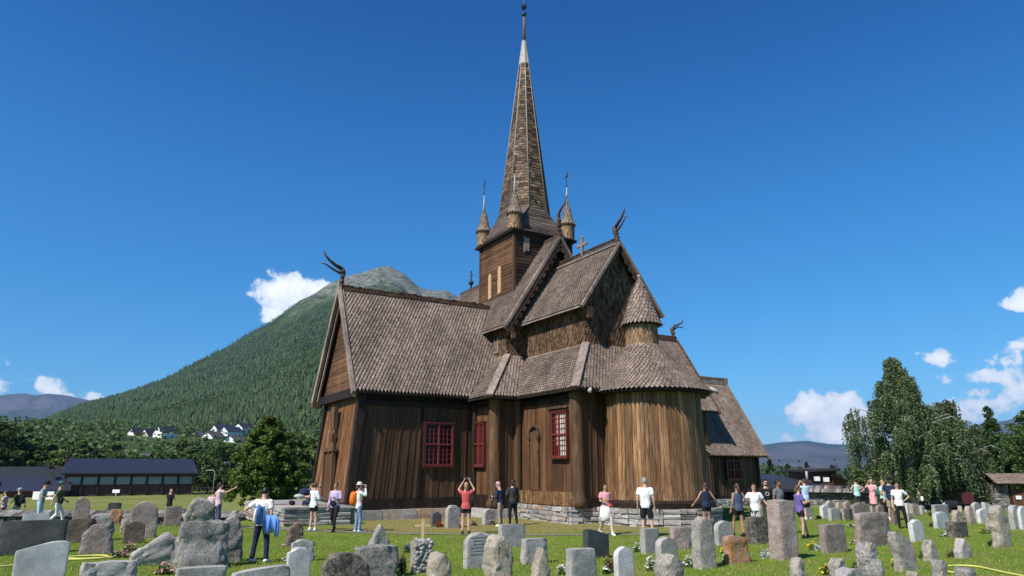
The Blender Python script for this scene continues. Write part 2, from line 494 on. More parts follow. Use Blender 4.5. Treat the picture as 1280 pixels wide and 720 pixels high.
g_.build('gable_boards', M['board_h'], church)
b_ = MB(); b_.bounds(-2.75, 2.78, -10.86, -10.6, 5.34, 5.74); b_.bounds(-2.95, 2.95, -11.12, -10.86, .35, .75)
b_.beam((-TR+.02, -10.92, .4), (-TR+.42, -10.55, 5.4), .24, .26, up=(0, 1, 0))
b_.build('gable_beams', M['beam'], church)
# the gable door with its hood and steps
dr = MB(); dr.bounds(-.55, .55, -11.0, -10.93, .75, 2.85); dr.build('door', M['plank_mid'], church)
hd = MB(); hd.bounds(-.75, -.56, -11.06, -10.9, .7, 2.95); hd.bounds(.56, .75, -11.06, -10.9, .7, 2.95); hd.bounds(-.85, .85, -11.1, -10.88, 2.96, 3.15)
hd.bounds(-.28, .28, -10.95, -10.78, 4.0, 5.05); hd.bounds(-.22, .3, -11.0, -10.8, 3.4, 3.8)
hd.build('door_frame', M['post'], church)

def dragon(fn, paths, post, seed=0):
    d = MB()
    d.tube([fn(*p) for p in post], [.12, .11, .10, .13, .11][:len(post)], 8)
    for pts, r0 in paths:
        n = len(pts); d.tube([fn(*p) for p in pts], [max(.028, .72*r0*(1-.7*i/(n-1))) for i in range(n)], 7)
    # mane knobs up the neck
    a, b = Vector(fn(*post[0])), Vector(fn(*post[-1]))
    for i in range(4): d.ball(a.lerp(b, .2+.22*i)+Vector((.02, .02, 0)), (.135, .135, .09), 8, 5)
    return d.build('dragon_head', M['carved'], church)

# roofs -----------------------------------------------------------------
RZ = 10.84
sx = TR+.42; ez = 5.55
roof_part('south_roof', [
    ([(0.0, -10.95, RZ), (sx, -11.0, ez), (sx, -5.2, ez), (1.86, -2.99, 7.78), (.87, -2.99, 9.40), (0, -2.0, RZ)], (sx, 0, ez-RZ)),
    ([(0.0, -10.95, RZ), (-sx, -11.0, ez), (-sx, -4.55, ez), (-.86, -3.2, 9.39), (0, -2.0, RZ)], (-sx, 0, ez-RZ))], .172, .165, 21)
b_ = MB()
for s in (1, -1):
    b_.beam((s*.02, -11.03, RZ+.1), (s*(sx+.06), -11.06, ez-.12), .14, .26, up=(s*.85, 0, .5))
    b_.beam((s*.02, -10.87, RZ-.05), (s*(sx-.1), -10.9, ez-.22), .08, .3, up=(s*.85, 0, .5))
b_.build('barge_boards', M['grey_wood'], church)
b_ = MB(); b_.beam((0, -10.95, RZ+.09), (0, -2.4, RZ+.09), .26, .14); b_.beam((0, -10.9, RZ+.2), (0, -2.4, RZ+.2), .1, .12)
r = random.Random(5)
for k in range(40): b_.ball((r.uniform(-.05, .05), -10.8+k*.205, RZ+.26+r.uniform(-.03, .04)), (.08, .11, .055), 6, 4, smooth=False)
b_.build('ridge_board', M['carved'], church)
# end of the wall plate sticking out under the west eave
b_ = MB(); b_.bounds(-3.0, -2.7, -11.2, -10.7, 5.2, 5.5); b_.build('plate_end', M['post'], church)
dragon(lambda n, z: (0, n, z), [([(-10.93, 11.95), (-11.31, 12.13), (-11.61, 12.33), (-11.84, 12.55), (-11.9, 12.75)], .15),
                                ([(-10.93, 11.72), (-11.2, 11.80), (-11.55, 11.96), (-11.8, 12.1), (-12.02, 12.1)], .11)],
       [(-10.95, 10.8), (-10.93, 11.2), (-10.9, 11.55), (-10.86, 11.8), (-10.93, 11.98)])

# north transept
nz = 10.3
roof_part('north_roof', [([(0, 11.75, nz), (sx, 11.8, ez), (sx, 4.6, ez), (.9, 3.0, 9.1), (0, 2.2, nz)], (sx, 0, ez-nz)),
                         ([(0, 11.75, nz), (-sx, 11.8, ez), (-sx, 4.6, ez), (-.9, 3.0, 9.1), (0, 2.2, nz)], (-sx, 0, ez-nz))], .172, .165, 41)
b_ = MB(); b_.beam((0, 11.8, nz+.12), (0, 2.6, nz+.12), .22, .22); b_.beam((0, 11.8, nz+.3), (0, 2.6, nz+.3), .1, .2)
for s in (1, -1): b_.beam((s*.02, 11.82, nz+.08), (s*(sx+.05), 11.85, ez-.12), .12, .26, up=(s*.85, 0, .5))
b_.build('ridge_board', M['carved'], church)
dragon(lambda n, z: (0, n, z), [([(11.5, 11.2), (11.75, 11.42), (12.1, 11.55), (12.4, 11.68), (12.56, 11.95)], .14),
                                ([(11.5, 11.05), (11.8, 11.25), (12.1, 11.4), (12.52, 11.36)], .1)],
       [(11.68, 10.2), (11.6, 10.5), (11.54, 10.83), (11.5, 11.1), (11.5, 11.3)])
w_ = MB(); planks(w_, (TR, 4.8, .7), (TR, 11.4, .7), (TR, 11.2, 5.5), (TR, 4.8, 5.5), (1, 0, 0), .28, seed=12); w_.build('plank_wall', M['plank_dark'], church)
g_ = MB(); hboards(g_, [(-2.7, 11.35, 5.0), (2.7, 11.35, 5.0), (0, 11.35, 9.9)], (0, 1, 0), .24, seed=2); g_.build('gable_boards', M['board_h'], church)

# sacristy beyond the north transept
se = 2.65; sz = 2.95; srz = 7.75
c_ = MB(); c_.bounds(-2.5, 2.5, 11.35, 15.6, .3, 3.4)
c_.prism([(-2.5, 15.6, 3.3), (2.5, 15.6, 3.3), (0, 15.6, 7.4)], .3, (0, 1, 0)); c_.build('wall_core', M['tar'], church)
w_ = MB(); planks(w_, (2.52, 11.4, .5), (2.52, 15.6, .5), (2.52, 15.6, 3.3), (2.52, 11.4, 3.3), (1, 0, 0), .25, seed=14)
planks(w_, (-2.5, 15.62, .5), (2.5, 15.62, .5), (2.5, 15.62, 3.3), (-2.5, 15.62, 3.3), (0, 1, 0), .25, seed=15)
w_.build('plank_wall', M['plank_dark'], church)
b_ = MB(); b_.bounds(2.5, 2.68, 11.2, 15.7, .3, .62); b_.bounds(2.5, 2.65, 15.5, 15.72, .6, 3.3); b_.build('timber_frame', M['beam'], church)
roof_part('sacristy_roof', [([(0, 16.15, srz), (3.1, 16.0, sz), (3.1, 10.9, sz), (0, 10.9, srz)], (3.1, 0, sz-srz)),
                            ([(0, 16.15, srz), (-3.1, 16.0, sz), (-3.1, 10.9, sz), (0, 10.9, srz)], (-3.1, 0, sz-srz))], .172, .16, 51)
b_ = MB(); b_.beam((0, 16.25, srz+.08), (0, 11.5, srz+.08), .24, .16); b_.beam((0, 16.25, srz+.42), (0, 11.5, srz+.42), .12, .1)
for k in range(24): b_.box((0, 11.7+k*.19, srz+.26), (.09, .12, .26))
b_.bounds(-.1, .1, 16.1, 16.3, srz, srz+.46)
for s in (1, -1): b_.beam((s*.02, 16.2, srz+.02), (s*3.15, 16.06, sz-.12), .1, .2, up=(s*.85, 0, .5))
b_.build('ridge_board', M['grey_wood'], church)

# ---- nave: low wall, pent roof, upper wall, steep roof
w_ = MB(); planks(w_, (2.9, -4.70, 1.0), (4.55, -4.70, 1.0), (4.55, -4.70, 5.3), (2.9, -4.70, 5.3), (0, -1, 0), .28, seed=8); w_.build('plank_wall', M['plank_mid'], church)
w_ = MB(); planks(w_, (4.70, -4.55, 1.0), (4.70, -3.3, 1.0), (4.70, -3.3, 5.3), (4.70, -4.55, 5.3), (1, 0, 0), .42, seed=9); w_.build('plank_wall', M['plank_dark'], church)
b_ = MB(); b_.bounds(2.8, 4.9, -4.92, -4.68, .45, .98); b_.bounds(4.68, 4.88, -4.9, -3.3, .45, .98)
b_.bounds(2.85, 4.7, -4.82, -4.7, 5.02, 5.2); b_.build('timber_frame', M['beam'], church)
# ---- chancel walls
w_ = MB(); planks(w_, (4.85, -3.30, 1.2), (8.9, -3.30, 1.2), (8.9, -3.30, 5.2), (4.85, -3.30, 5.2), (0, -1, 0), .33, seed=18, batten=False, gap=.02); w_.build('plank_wall', M['plank_mid'], church)
w_ = MB(); planks(w_, (9.26, -3.0, 1.0), (9.26, 3.2, 1.0), (9.26, 3.2, 5.4), (9.26, -3.0, 5.4), (1, 0, 0), .30, seed=19); w_.build('plank_wall', M['plank_dark'], church)
b_ = MB(); b_.bounds(4.8, 9.2, -3.56, -3.28, .68, 1.22); b_.build('sill_boards', M['sill'], church)
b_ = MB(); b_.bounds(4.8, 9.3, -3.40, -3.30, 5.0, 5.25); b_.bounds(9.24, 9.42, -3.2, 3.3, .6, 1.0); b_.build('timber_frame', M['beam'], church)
# round corner posts
def post(x, y, r0, z0, z1, mat='post'):
    p = MB(); p.lathe([(r0*1.28, z0), (r0*1.3, z0+.25), (r0*1.05, z0+.5), (r0*1.0, z0+.8), (r0*.96, (z0+z1)/2), (r0, z1-.35), (r0*1.12, z1-.2), (r0*1.12, z1)], 20, (x, y, 0))
    p.build('column', M[mat], church)
post(4.62, -4.62, .30, .42, 5.45, 'post'); post(9.18, -3.22, .30, .6, 5.45, 'post'); post(4.86, -3.52, .2, .6, 5.4, 'plank_dark')
post(3.02, -4.86, .12, .5, 5.3, 'beam')

E1 = 5.3; pz = 5.42; uz = 7.78; U = 2.98
dS = (0, -1, -1); dE = (1, 0, -1)
E2 = 3.75; C1 = 9.85; cw = 1.93; cx = 8.25; cz = 7.68; cp = 5.45
# valley corner between nave east pent and chancel south pent at (E1.., -E2)
roof_part('nave_aisle_roof', [
    ([(1.75, -U, uz), (U, -U, uz), (E1, -E1, pz), (3.25, -E1, pz)], (0, -(E1-U), pz-uz)),
    ([(U, -U, uz), (U, -1.9, uz), (E1, -3.7, pz), (E1, -E1, pz)], (E1-U, 0, pz-uz)),
    ([(1.2, U, uz), (U, U, uz), (E1, E1, pz), (3.2, E1, pz)], (0, (E1-U), pz-uz)),
    ([(U, U, uz), (U, 1.9, uz), (E1, 3.7, pz), (E1, E1, pz)], (E1-U, 0, pz-uz))], .172, .165, 61)
roof_part('chancel_aisle_roof', [
    ([(U, -cw, cz), (cx, -cw, cz), (C1, -E2, cp), (E1, -E2, cp)], (0, -(E2-cw), cp-cz)),
    ([(cx, -cw, cz), (cx, cw, cz), (C1, E2, cp), (C1, -E2, cp)], (C1-cx, 0, cp-cz)),
    ([(U, cw, cz), (cx, cw, cz), (C1, E2, cp), (E1, E2, cp)], (0, (E2-cw), cp-cz))], .172, .165, 71)
for q0, q1, uu in (((E1+.03, -E1-.03, pz+.02), (U, -U, uz+.06), (.6, -.6, 1)), ((C1+.03, -E2-.03, cp+.02), (cx, -cw, cz+.06), (.6, -.6, 1)), ((C1, E2, cp+.05), (cx, cw, cz+.1), (.6, .6, 1))):
    b_ = MB(); b_.beam(q0, q1, .35, .12, up=uu); b_.build('hip_board', M['grey_wood'], church)
b_ = MB(); b_.beam((5.25, -E2-.02, cp-.06), (C1+.05, -E2-.02, cp-.06), .05, .09); b_.beam((C1+.04, -E2, cp-.06), (C1+.04, E2, cp-.06), .05, .09)
b_.beam((3.2, -E1-.02, pz-.06), (E1+.04, -E1-.02, pz-.06), .05, .09); b_.beam((E1+.04, -E1, pz-.06), (E1+.04, -3.75, pz-.06), .05, .09)
b_.beam((sx+.04, -11.0, ez-.05), (sx+.04, -4.6, ez-.05), .06, .1)
b_.build('eave_boards', M['beam'], church)
# upper nave walls and chancel walls in shingles
s_ = MB()
wall_shingles(s_, [(.6, -U, 7.6), (U, -U, 7.6), (U, -U, 9.7), (.6, -U, 9.7)], (0, -1, 0), .15, .13, 81, lift=.04)
wall_shingles(s_, [(U, -U, 7.6), (U, -1.9, 7.6), (U, -1.5, 12), (U, -2.9, 9.7)], (1, 0, 0), .15, .13, 82, lift=.04)
wall_shingles(s_, [(U, -2.9, 9.7), (U, 2.9, 9.7), (U, 0, 14.1)], (1, 0, 0), .15, .13, 83, lift=.04)
s_.build('clerestory_shingles', M['wall_shingle'], church)
s_ = MB()
wall_shingles(s_, [(2.98, -cw, 7.62), (cx, -cw, 7.62), (cx, -cw, 9.7), (2.98, -cw, 9.7)], (0, -1, 0), .15, .13, 84, lift=.04)
wall_shingles(s_, [(cx, -cw, 7.62), (cx, cw, 7.62), (cx, cw, 9.7), (cx, 0, 12.4), (cx, -cw, 9.7)], (1, 0, 0), .17, .19, 85, lift=.05)
s_.build('chancel_shingles', M['wall_shingle'], church)
b_ = MB(); b_.bounds(2.98, cx+.05, -cw-.07, -cw, cz-.06, cz+.04); b_.bounds(1.2, U+.05, -U-.07, -U, uz-.06, uz+.04)
b_.build('flashing_board', M['grey_wood'], church)

# nave steep roof
nax, nex, ney, nrz, nez = 3.6, -3.6, 3.42, 14.45, 9.25
roof_part('nave_roof', [([(nax, 0, nrz), (nax, -ney, nez), (.75, -ney, nez), (-.2, -2.1, 11.2), (-3.2, -2.1, 11.2), (-3.2, 0, nrz)], (0, -ney, nez-nrz)),
                        ([(nax, 0, nrz), (nax, ney, nez), (.75, ney, nez), (-.2, 2.1, 11.2), (-3.2, 2.1, 11.2), (-3.2, 0, nrz)], (0, ney, nez-nrz))], .172, .165, 91)
roof_part('west_roof', [([(-2, 0, 13.75), (-8.4, 0, 13.75), (-8.4, -3.4, 8.9), (-2, -3.4, 8.9)], (0, -3.4, -4.85)),
                        ([(-2, 0, 13.75), (-8.4, 0, 13.75), (-8.4, 3.4, 8.9), (-2, 3.4, 8.9)], (0, 3.4, -4.85))], .172, .165, 95)
b_ = MB()
for s in (1, -1):
    b_.beam((nax+.05, s*.02, nrz+.1), (nax+.05, s*(ney+.08), nez-.08), .12, .14, up=(0, s*.8, .55))
b_.build('barge_boards', M['grey_wood'], church)
b_ = MB()
def scallops(x, p, q, cnt, sg, depth=.2):
    """hanging carved lobes below a barge board"""
    for k in range(cnt):
        t0 = (k+.08)/cnt; t1 = (k+.92)/cnt; a = Vector((x, lerp(p[0], q[0], t0), lerp(p[1], q[1], t0))); b = Vector((x, lerp(p[0], q[0], t1), lerp(p[1], q[1], t1)))
        d = (b-a); L = d.length; d.normalize(); nn = Vector((0, -sg*abs(d.z), -abs(d.y))).normalized()*-1
        nn = Vector((0, -d.z, d.y)); nn = nn if nn.z < 0 else -nn
        poly = [a, b]+[a.lerp(b, .5)+d*(L/2*math.cos(tt))+nn*(depth*math.sin(tt)) for tt in [math.pi*j/7 for j in range(1, 7)]]
        b_.prism(poly, .06, (1, 0, 0))
for s in (1, -1):
    b_.beam((nax+.02, s*.02, nrz-.13), (nax+.02, s*(ney+.02), nez-.28), .1, .3, up=(0, s*.8, .55))
    scallops(nax+.05, (s*.1, nrz-.42), (s*(ney-.12), nez-.36), 13, s)
    scallops(U+.2, (s*.1, nrz-1.0), (s*(ney-.5), nez-.2), 16, s, .12)
for s in (1, -1): b_.beam((8.58, s*.02, 12.62), (8.58, s*2.4, 9.3), .1, .34, up=(0, s*.8, .55)); scallops(8.6, (s*.1, 12.4), (s*2.25, 9.25), 9, s, .14)
b_.build('carved_barge', M['carved'], church)
b_ = MB(); b_.bounds(U, nax, -ney+.25, -ney+.55, nez-.42, nez-.18); b_.bounds(8.3, 8.75, -2.2, -1.85, 9.0, 9.35)
b_.box((8.72, -2.05, 8.95), (.2, .2, .25)); b_.box((nax, -ney+.4, nez-.5), (.18, .22, .3))
b_.build('bracket', M['carved'], church)

# chancel steep roof
crz, cez, cey = 12.72, 9.38, 2.42
roof_part('chancel_roof', [([(8.58, 0, crz), (8.68, -cey, cez), (3.0, -cey, cez), (3.0, 0, crz)], (0, -cey, cez-crz)),
                           ([(8.58, 0, crz), (8.68, cey, cez), (3.0, cey, cez), (3.0, 0, crz)], (0, cey, cez-crz))], .172, .165, 101)
b_ = MB(); 
for s in (1, -1): b_.beam((8.63, s*.02, crz+.06), (8.73, s*(cey+.05), cez-.06), .14, .13, up=(0, s*.8, .55))
b_.beam((3.0, -cey-.02, cez-.04), (8.7, -cey-.02, cez-.04), .05, .08); b_.beam((.9, -ney-.02, nez-.04), (nax+.05, -ney-.02, nez-.04), .05, .08)
b_.beam((3.0, -.16, crz+.02), (8.6, -.16, crz+.02), .06, .1)
b_.build('barge_boards', M['grey_wood'], church)
# carved openwork crest
b_ = MB(); b_.beam((3.0, 0, crz+.08), (8.6, 0, crz+.08), .1, .14); b_.beam((3.0, 0, crz+.36), (8.6, 0, crz+.36), .09, .06)
for k in range(26):
    x = 3.15+k*.21
    b_.beam((x-.09, 0, crz+.12), (x+.09, 0, crz+.34), .06, .05, up=(0, 1, 0)); b_.beam((x+.09, 0.01, crz+.12), (x-.09, 0.01, crz+.34), .05, .05, up=(0, 1, 0))
b_.beam((nax, 0, nrz+.1), (1.7, 0, nrz+.1), .12, .2)
for k in range(11): b_.ball((nax-.1-k*.17, 0, nrz+.24), (.09, .05, .07), 6, 4, smooth=False)
b_.beam((-8.4, 0, 13.85), (-2, 0, 13.85), .14, .2)
b_.build('ridge_crest', M['carved'], church)
dragon(lambda e, z: (e, 0, z), [([(8.27, 13.55), (8.5, 13.78), (8.8, 13.98), (9.0, 14.2), (9.1, 14.5)], .14), ([(8.3, 13.4), (8.6, 13.5), (8.9, 13.72), (9.18, 13.98)], .1)],
       [(8.5, 12.7), (8.45, 13.0), (8.38, 13.25), (8.32, 13.45), (8.27, 13.68)])
dragon(lambda e, z: (e, 0, z), [([(3.5, 15.6), (3.55, 15.95), (3.8, 16.18), (4.14, 16.36), (4.37, 16.75)], .13)],
       [(3.56, 14.4), (3.52, 14.8), (3.48, 15.11), (3.5, 15.4), (3.51, 15.7)])
# crosses
c_ = MB(); x = 5.62
c_.bounds(x-.07, x+.07, -.05, .05, 12.9, 13.86); c_.bounds(x-.33, x+.33, -.045, .045, 13.45, 13.6)
for a, b in ((x-.36, 13.52), (x+.36, 13.52), (x, 13.92)): c_.ball((a, 0, b), (.11, .06, .11), 8, 6)
c_.build('ridge_cross', M['grey_wood'], church)
c_ = MB(); x = -6.88; c_.tube([(x, 0, 13.8), (x, 0, 15.2)], .05, 6); c_.beam((x-.22, 0, 14.85), (x+.22, 0, 14.85), .05, .06); c_.lathe([(.1, 14.2), (.19, 14.35), (.1, 14.5)], 8, (x, 0, 0))
c_.build('ridge_cross', M['iron'], church)

# ---- the tower
T = 1.95; tz = 15.12
c_ = MB(); c_.bounds(-T+.04, T-.04, -T+.04, T-.04, 9.5, 15.3); tower = c_.build('tower', M['tar'], church)
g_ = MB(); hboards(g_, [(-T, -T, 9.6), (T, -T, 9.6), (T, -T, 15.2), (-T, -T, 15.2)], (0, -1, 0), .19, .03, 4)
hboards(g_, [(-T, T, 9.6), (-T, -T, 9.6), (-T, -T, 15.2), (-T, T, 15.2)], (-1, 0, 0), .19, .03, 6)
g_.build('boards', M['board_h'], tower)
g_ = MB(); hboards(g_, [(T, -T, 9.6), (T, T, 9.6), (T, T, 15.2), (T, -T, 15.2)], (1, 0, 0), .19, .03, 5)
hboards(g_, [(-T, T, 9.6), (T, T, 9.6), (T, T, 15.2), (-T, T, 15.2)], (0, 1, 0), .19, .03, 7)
g_.build('boards', M['board_h_shade'], tower)  # east and north faces: their shade is carried by the board colour
g_ = MB()
for a, b in ((1, -1), (-1, -1), (1, 1), (-1, 1)): g_.bounds(a*T-.1*a, a*T+.06*a, b*T-.1*b, b*T+.06*b, 9.6, 15.25)
g_.build('corner_board', M['post'], tower)
for (xa, za, zb) in ((-.86, 11.65, 13.15), (.25, 11.75, 13.35)):
    h_ = MB(); y = -T-.07; ww = .34
    poly = [(xa, y, za), (xa+ww, y, za+.05), (xa+ww, y, zb-.18), (xa+ww*.8, y, zb-.03), (xa+ww*.5, y, zb+.06), (xa+ww*.2, y, zb-.03), (xa, y, zb-.18)]
    h_.prism(poly, .06, (0, -1, 0)); h_.build('sound_hatch', M['hatch'], tower)
h_ = MB(); h_.bounds(T+.05, T+.09, -1.25, -1.0, 14.0, 14.75); h_.bounds(T+.05, T+.1, -1.35, -1.26, 13.9, 14.85); h_.build('sound_hatch', M['grey_wood'], tower)

# broach roof, spire
def ngon(r, n, z, ph): return [(r*math.cos(ph+2*math.pi*k/n), r*math.sin(ph+2*math.pi*k/n), z) for k in range(n)]
spire = None
sb = MB(); H2 = 2.2
sq = lambda h, z: [(h, -h, z), (h, h, z), (-h, h, z), (-h, -h, z)]
# square eave to octagon
octr = 1.42/math.cos(math.pi/8); zo = 16.95
O8 = ngon(octr, 8, zo, math.pi/8)          # corners at 22.5, 67.5 ...
S4 = [(H2, H2, tz), (-H2, H2, tz), (-H2, -H2, tz), (H2, -H2, tz)]
mid8 = ngon(2.3, 8, 15.72, math.pi/8)
sb.bounds(-H2, H2, -H2, H2, tz-.12, tz)
def frust(A, B):
    n = len(A); sb.add(list(A)+list(B), [(k, (k+1) % n, n+(k+1) % n, n+k) for k in range(n)])
# flare in two stages of stepped board courses
E8 = []
for k in range(4):
    cx_, cy_ = [(1, 1), (-1, 1), (-1, -1), (1, -1)][k]
    if k % 2 == 0: E8 += [(cx_*H2, cy_*H2*.999, tz), (cx_*H2*.999, cy_*H2, tz)]
    else: E8 += [(cx_*H2*.999, cy_*H2, tz), (cx_*H2, cy_*H2*.999, tz)]
sb.build('spire_eave', M['tar'], church)
bb = MB(); steps = 14
for i in range(steps):
    t0, t1 = i/steps, (i+1)/steps
    f0, f1 = t0**.8, t1**.8                        # concave sweep
    for k in range(8):
        A = [Vector(E8[k]).lerp(Vector(O8[k]), f) for f in (f0, f1)]; B = [Vector(E8[(k+1) % 8]).lerp(Vector(O8[(k+1) % 8]), f) for f in (f0, f1)]
        for q, t in ((A, (t0, t1)), (B, (t0, t1))):
            for j in (0, 1): q[j].z = lerp(tz, zo, t[j]**1.25)
        c0 = Vector((A[0].x+B[0].x, A[0].y+B[0].y, 0)).normalized()*.03
        if (A[0]-B[0]).length < .01 and (A[1]-B[1]).length < .05: continue
        bb.add([A[0]+c0, B[0]+c0, B[1], A[1], A[0]-c0, B[0]-c0], [(0, 1, 2, 3), (0, 4, 5, 1)])
bb.build('spire_skirt', M['spire_roof'], church)
ztop = 28.95; sp = MB(); z = zo-.15; r = random.Random(3)
def rad(z): return lerp(octr, .12, (z-zo)/(ztop-zo))
core_ = MB(); core_.lathe([(octr-.03, zo-.3), (.1, ztop)], 8, (0, 0, 0), ph=math.pi/8, smooth=False); spire = core_.build('spire', M['tar'], church)
while z < ztop-1.6:
    h = r.uniform(.16, .22); A = ngon(rad(z)+.02, 8, z, math.pi/8); B = ngon(rad(z+h)-.004, 8, z+h, math.pi/8); A2 = ngon(rad(z)-.03, 8, z, math.pi/8)
    for k in range(8):
        a0, a1, b0, b1 = Vector(A[k]), Vector(A[(k+1) % 8]), Vector(B[k]), Vector(B[(k+1) % 8])
        c0, c1 = Vector(A2[k]), Vector(A2[(k+1) % 8])
        cuts = [0]+sorted(r.uniform(.15, .85) for _ in range(r.choice([1, 2, 2, 3])))+[1] if rad(z) > .5 else [0, 1]
        for p, q in zip(cuts[:-1], cuts[1:]):
            j = (a0+a1).normalized()*r.uniform(-.006, .012); g = .004
            vs = [a0.lerp(a1, p+g)+j, a0.lerp(a1, q-g)+j, b0.lerp(b1, q-g)+j, b0.lerp(b1, p+g)+j, c0.lerp(c1, p+g), c0.lerp(c1, q-g)]
            sp.add(vs, [(0, 1, 2, 3), (0, 4, 5, 1)])
    z += h
sp.build('spire_boards', M['spire'], spire)
fl = MB()
for k in range(8):
    a = math.pi/8+2*math.pi*k/8; p0 = Vector((math.cos(a)*(rad(zo)+.03), math.sin(a)*(rad(zo)+.03), zo-.1)); p1 = Vector((math.cos(a)*.16, math.sin(a)*.16, ztop-.4))
    fl.tube([p0, p1], [.026, .022], 6)
fl.lathe([(.36, ztop-1.75), (.3, ztop-1.5), (.15, ztop), (.02, ztop+.1)], 8, (0, 0, 0), ph=math.pi/8, smooth=False)
fl.build('metal_ribs', M['metal'], spire)
ro = MB(); ro.tube([(0, 0, ztop-.1), (0, 0, 30.3), (0, 0, 31.0)], [.12, .07, .05], 8); ro.tube([(0, 0, 31.0), (0, 0, 32.7)], .025, 6); ro.build('mast', M['copper'], spire)
ba = MB(); ba.ball((0, 0, 30.95), .16, 12, 8); ba.lathe([(.05, 31.3), (.16, 31.42), (.2, 31.55), (.08, 31.7)], 8, (0, 0, 0), smooth=False)
ba.build('finial_ball', M['iron'], spire)
va = MB(); va.prism([(.0, -.02, 32.05), (.9, -.02, 32.1), (.9, -.02, 32.45), (.0, -.02, 32.5)], .03, (0, -1, 0)); va.build('weather_vane', M['copper'], spire)

# corner turrets of the tower
def turret(x, y):
    t_ = empty('tower_turret', (x, y, 15.15)); t_.parent = church
    b = MB(); b.lathe([(.22, -.35), (.34, 0), (.34, .95), (.32, 1.0)], 10, smooth=False); k = b.build('drum', M['tar'], t_)
    s = MB(); ring_shingles(s, (0, 0, 0), [(.36, .0), (.36, .95)], .15, .14, lift=.02, seed=int(x*10)); s.build('shingles', M['turret_shingle'], k)
    c = MB(); c.lathe([(.47, .9), (.41, 1.0), (.27, 1.35), (.16, 1.9), (.09, 2.2)], 12); k = c.build('cone', M['spire_roof'], t_)
    s = MB(); ring_shingles(s, (0, 0, 0), [(.48, .93), (.42, 1.03), (.28, 1.38), (.17, 1.92), (.10, 2.2)], .14, .13, lift=.02, seed=int(y*10)+5); s.build('shingles', M['shingle'], k)
    m = MB(); m.tube([(0, 0, 2.15), (0, 0, 2.75), (0, 0, 3.4)], [.10, .06, .02], 8); m.build('metal_tip', M['metal'], t_)
    v = MB(); v.tube([(0, 0, 3.3), (0, 0, 4.5)], .016, 5); v.ball((0, 0, 3.5), .06, 8, 5); v.ball((0, 0, 3.85), .04, 8, 5)
    v.prism([(-.16, 0, 3.98), (.18, 0, 4.02), (.1, 0, 4.12), (.2, 0, 4.26), (-.02, 0, 4.2)], .02, (0, -1, 0)); v.build('weather_vane', M['iron'], t_)
for x, y in ((1.82, -1.82), (-1.82, -1.82), (1.82, 1.82), (-1.82, 1.82)): turret(x, y)

# ---- apse
AX, AR = 10.30, 2.04
c_ = MB(); c_.lathe([(AR+.12, .65), (AR+.06, 1.5), (AR-.02, 3.5), (AR-.04, 5.6)], 48, (AX, 0, 0)); apse = c_.build('apse', M['tar'], church)
p_ = MB(); r = random.Random(9); a = -math.pi*.75
while a < math.pi*.75:
    wv = r.uniform(.13, .24); da = wv/AR; o = r.uniform(.02, .045)
    def ringp(aa, rr, z): return (AX+rr*math.cos(aa), rr*math.sin(aa), z)
    prof = [(AR+.16, .78), (AR+.10, 1.5), (AR+.03, 3.5), (AR, 5.55)]
    g = .006/AR; vs = []
    for rr, zz in prof: vs += [ringp(a+g, rr+o, zz), ringp(a+da-g, rr+o, zz)]
    for rr, zz in prof: vs += [ringp(a+g, rr-.06, zz), ringp(a+da-g, rr-.06, zz)]
    fs = []
    for i in range(3):
        b = 2*i; fs += [(b, b+1, b+3, b+2), (b+8, b, b+2, b+10), (b+1, b+9, b+11, b+3)]
    fs.append((8, 9, 1, 0)); p_.add(vs, fs)
    a += da
p_.build('planking', M['plank_apse'], apse)
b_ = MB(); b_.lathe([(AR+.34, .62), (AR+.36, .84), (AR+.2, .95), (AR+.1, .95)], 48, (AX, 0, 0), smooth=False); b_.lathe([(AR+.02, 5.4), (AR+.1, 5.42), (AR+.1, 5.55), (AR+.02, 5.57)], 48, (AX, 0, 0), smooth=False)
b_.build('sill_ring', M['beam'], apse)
prof = [(AR+.48, 5.32), (AR+.02, 5.78), (AR-.52, 6.45), (AR-1.05, 7.2), (.88, 7.75), (.82, 8.0)]
TX = AX-.42                      # the turret rides slightly west of the middle
def shear(mb_):
    mb_.v = [(x-(AX-TX)*min(1, max(0, (z-5.35)/2.2)), y, z) for x, y, z in mb_.v]
prof = [(AR+.48, 5.32), (AR+.04, 5.78), (AR-.46, 6.35), (AR-.92, 6.9), (.74, 7.42), (.68, 7.7)]
c_ = MB(); c_.lathe([(AR+.44, 5.22)]+[(a-.03, b) for a, b in prof], 48, (AX, 0, 0)); shear(c_); cone = c_.build('apse_roof', M['tar'], church)
s_ = MB(); ring_shingles(s_, (AX, 0, 0), [(AR+.52, 5.3)]+prof[1:-1], .2, .16, pt=.12, seed=31); shear(s_); s_.build('shingles', M['shingle'], cone)
c_ = MB(); c_.lathe([(.66, 7.2), (.64, 8.55), (.64, 8.7)], 24, (TX, 0, 0)); tur = c_.build('apse_turret', M['tar'], church)
s_ = MB(); ring_shingles(s_, (TX, 0, 0), [(.68, 7.35), (.66, 8.65)], .15, .2, pt=.16, lift=.03, seed=32); s_.build('drum_shingles', M['turret_shingle'], tur)
s_ = MB(); ring_shingles(s_, (TX, 0, 0), [(.86, 8.45), (.74, 8.72), (.57, 9.2), (.34, 9.9), (.06, 10.52)], .17, .19, pt=.1, seed=33); s_.build('cone_shingles', M['shingle'], tur)
s_ = MB(); s_.lathe([(.84, 8.41), (.72, 8.69), (.54, 9.2), (.31, 9.9), (.03, 10.52)], 24, (TX, 0, 0)); s_.build('cone', M['tar'], tur)
s_ = MB(); s_.tube([(TX, 0, 10.4), (TX, 0, 10.6), (TX, 0, 10.63), (TX, 0, 10.73)], [.08, .08, .04, .035], 8); s_.ball((TX, 0, 10.78), .08, 8, 6); s_.build('finial', M['metal'], tur)

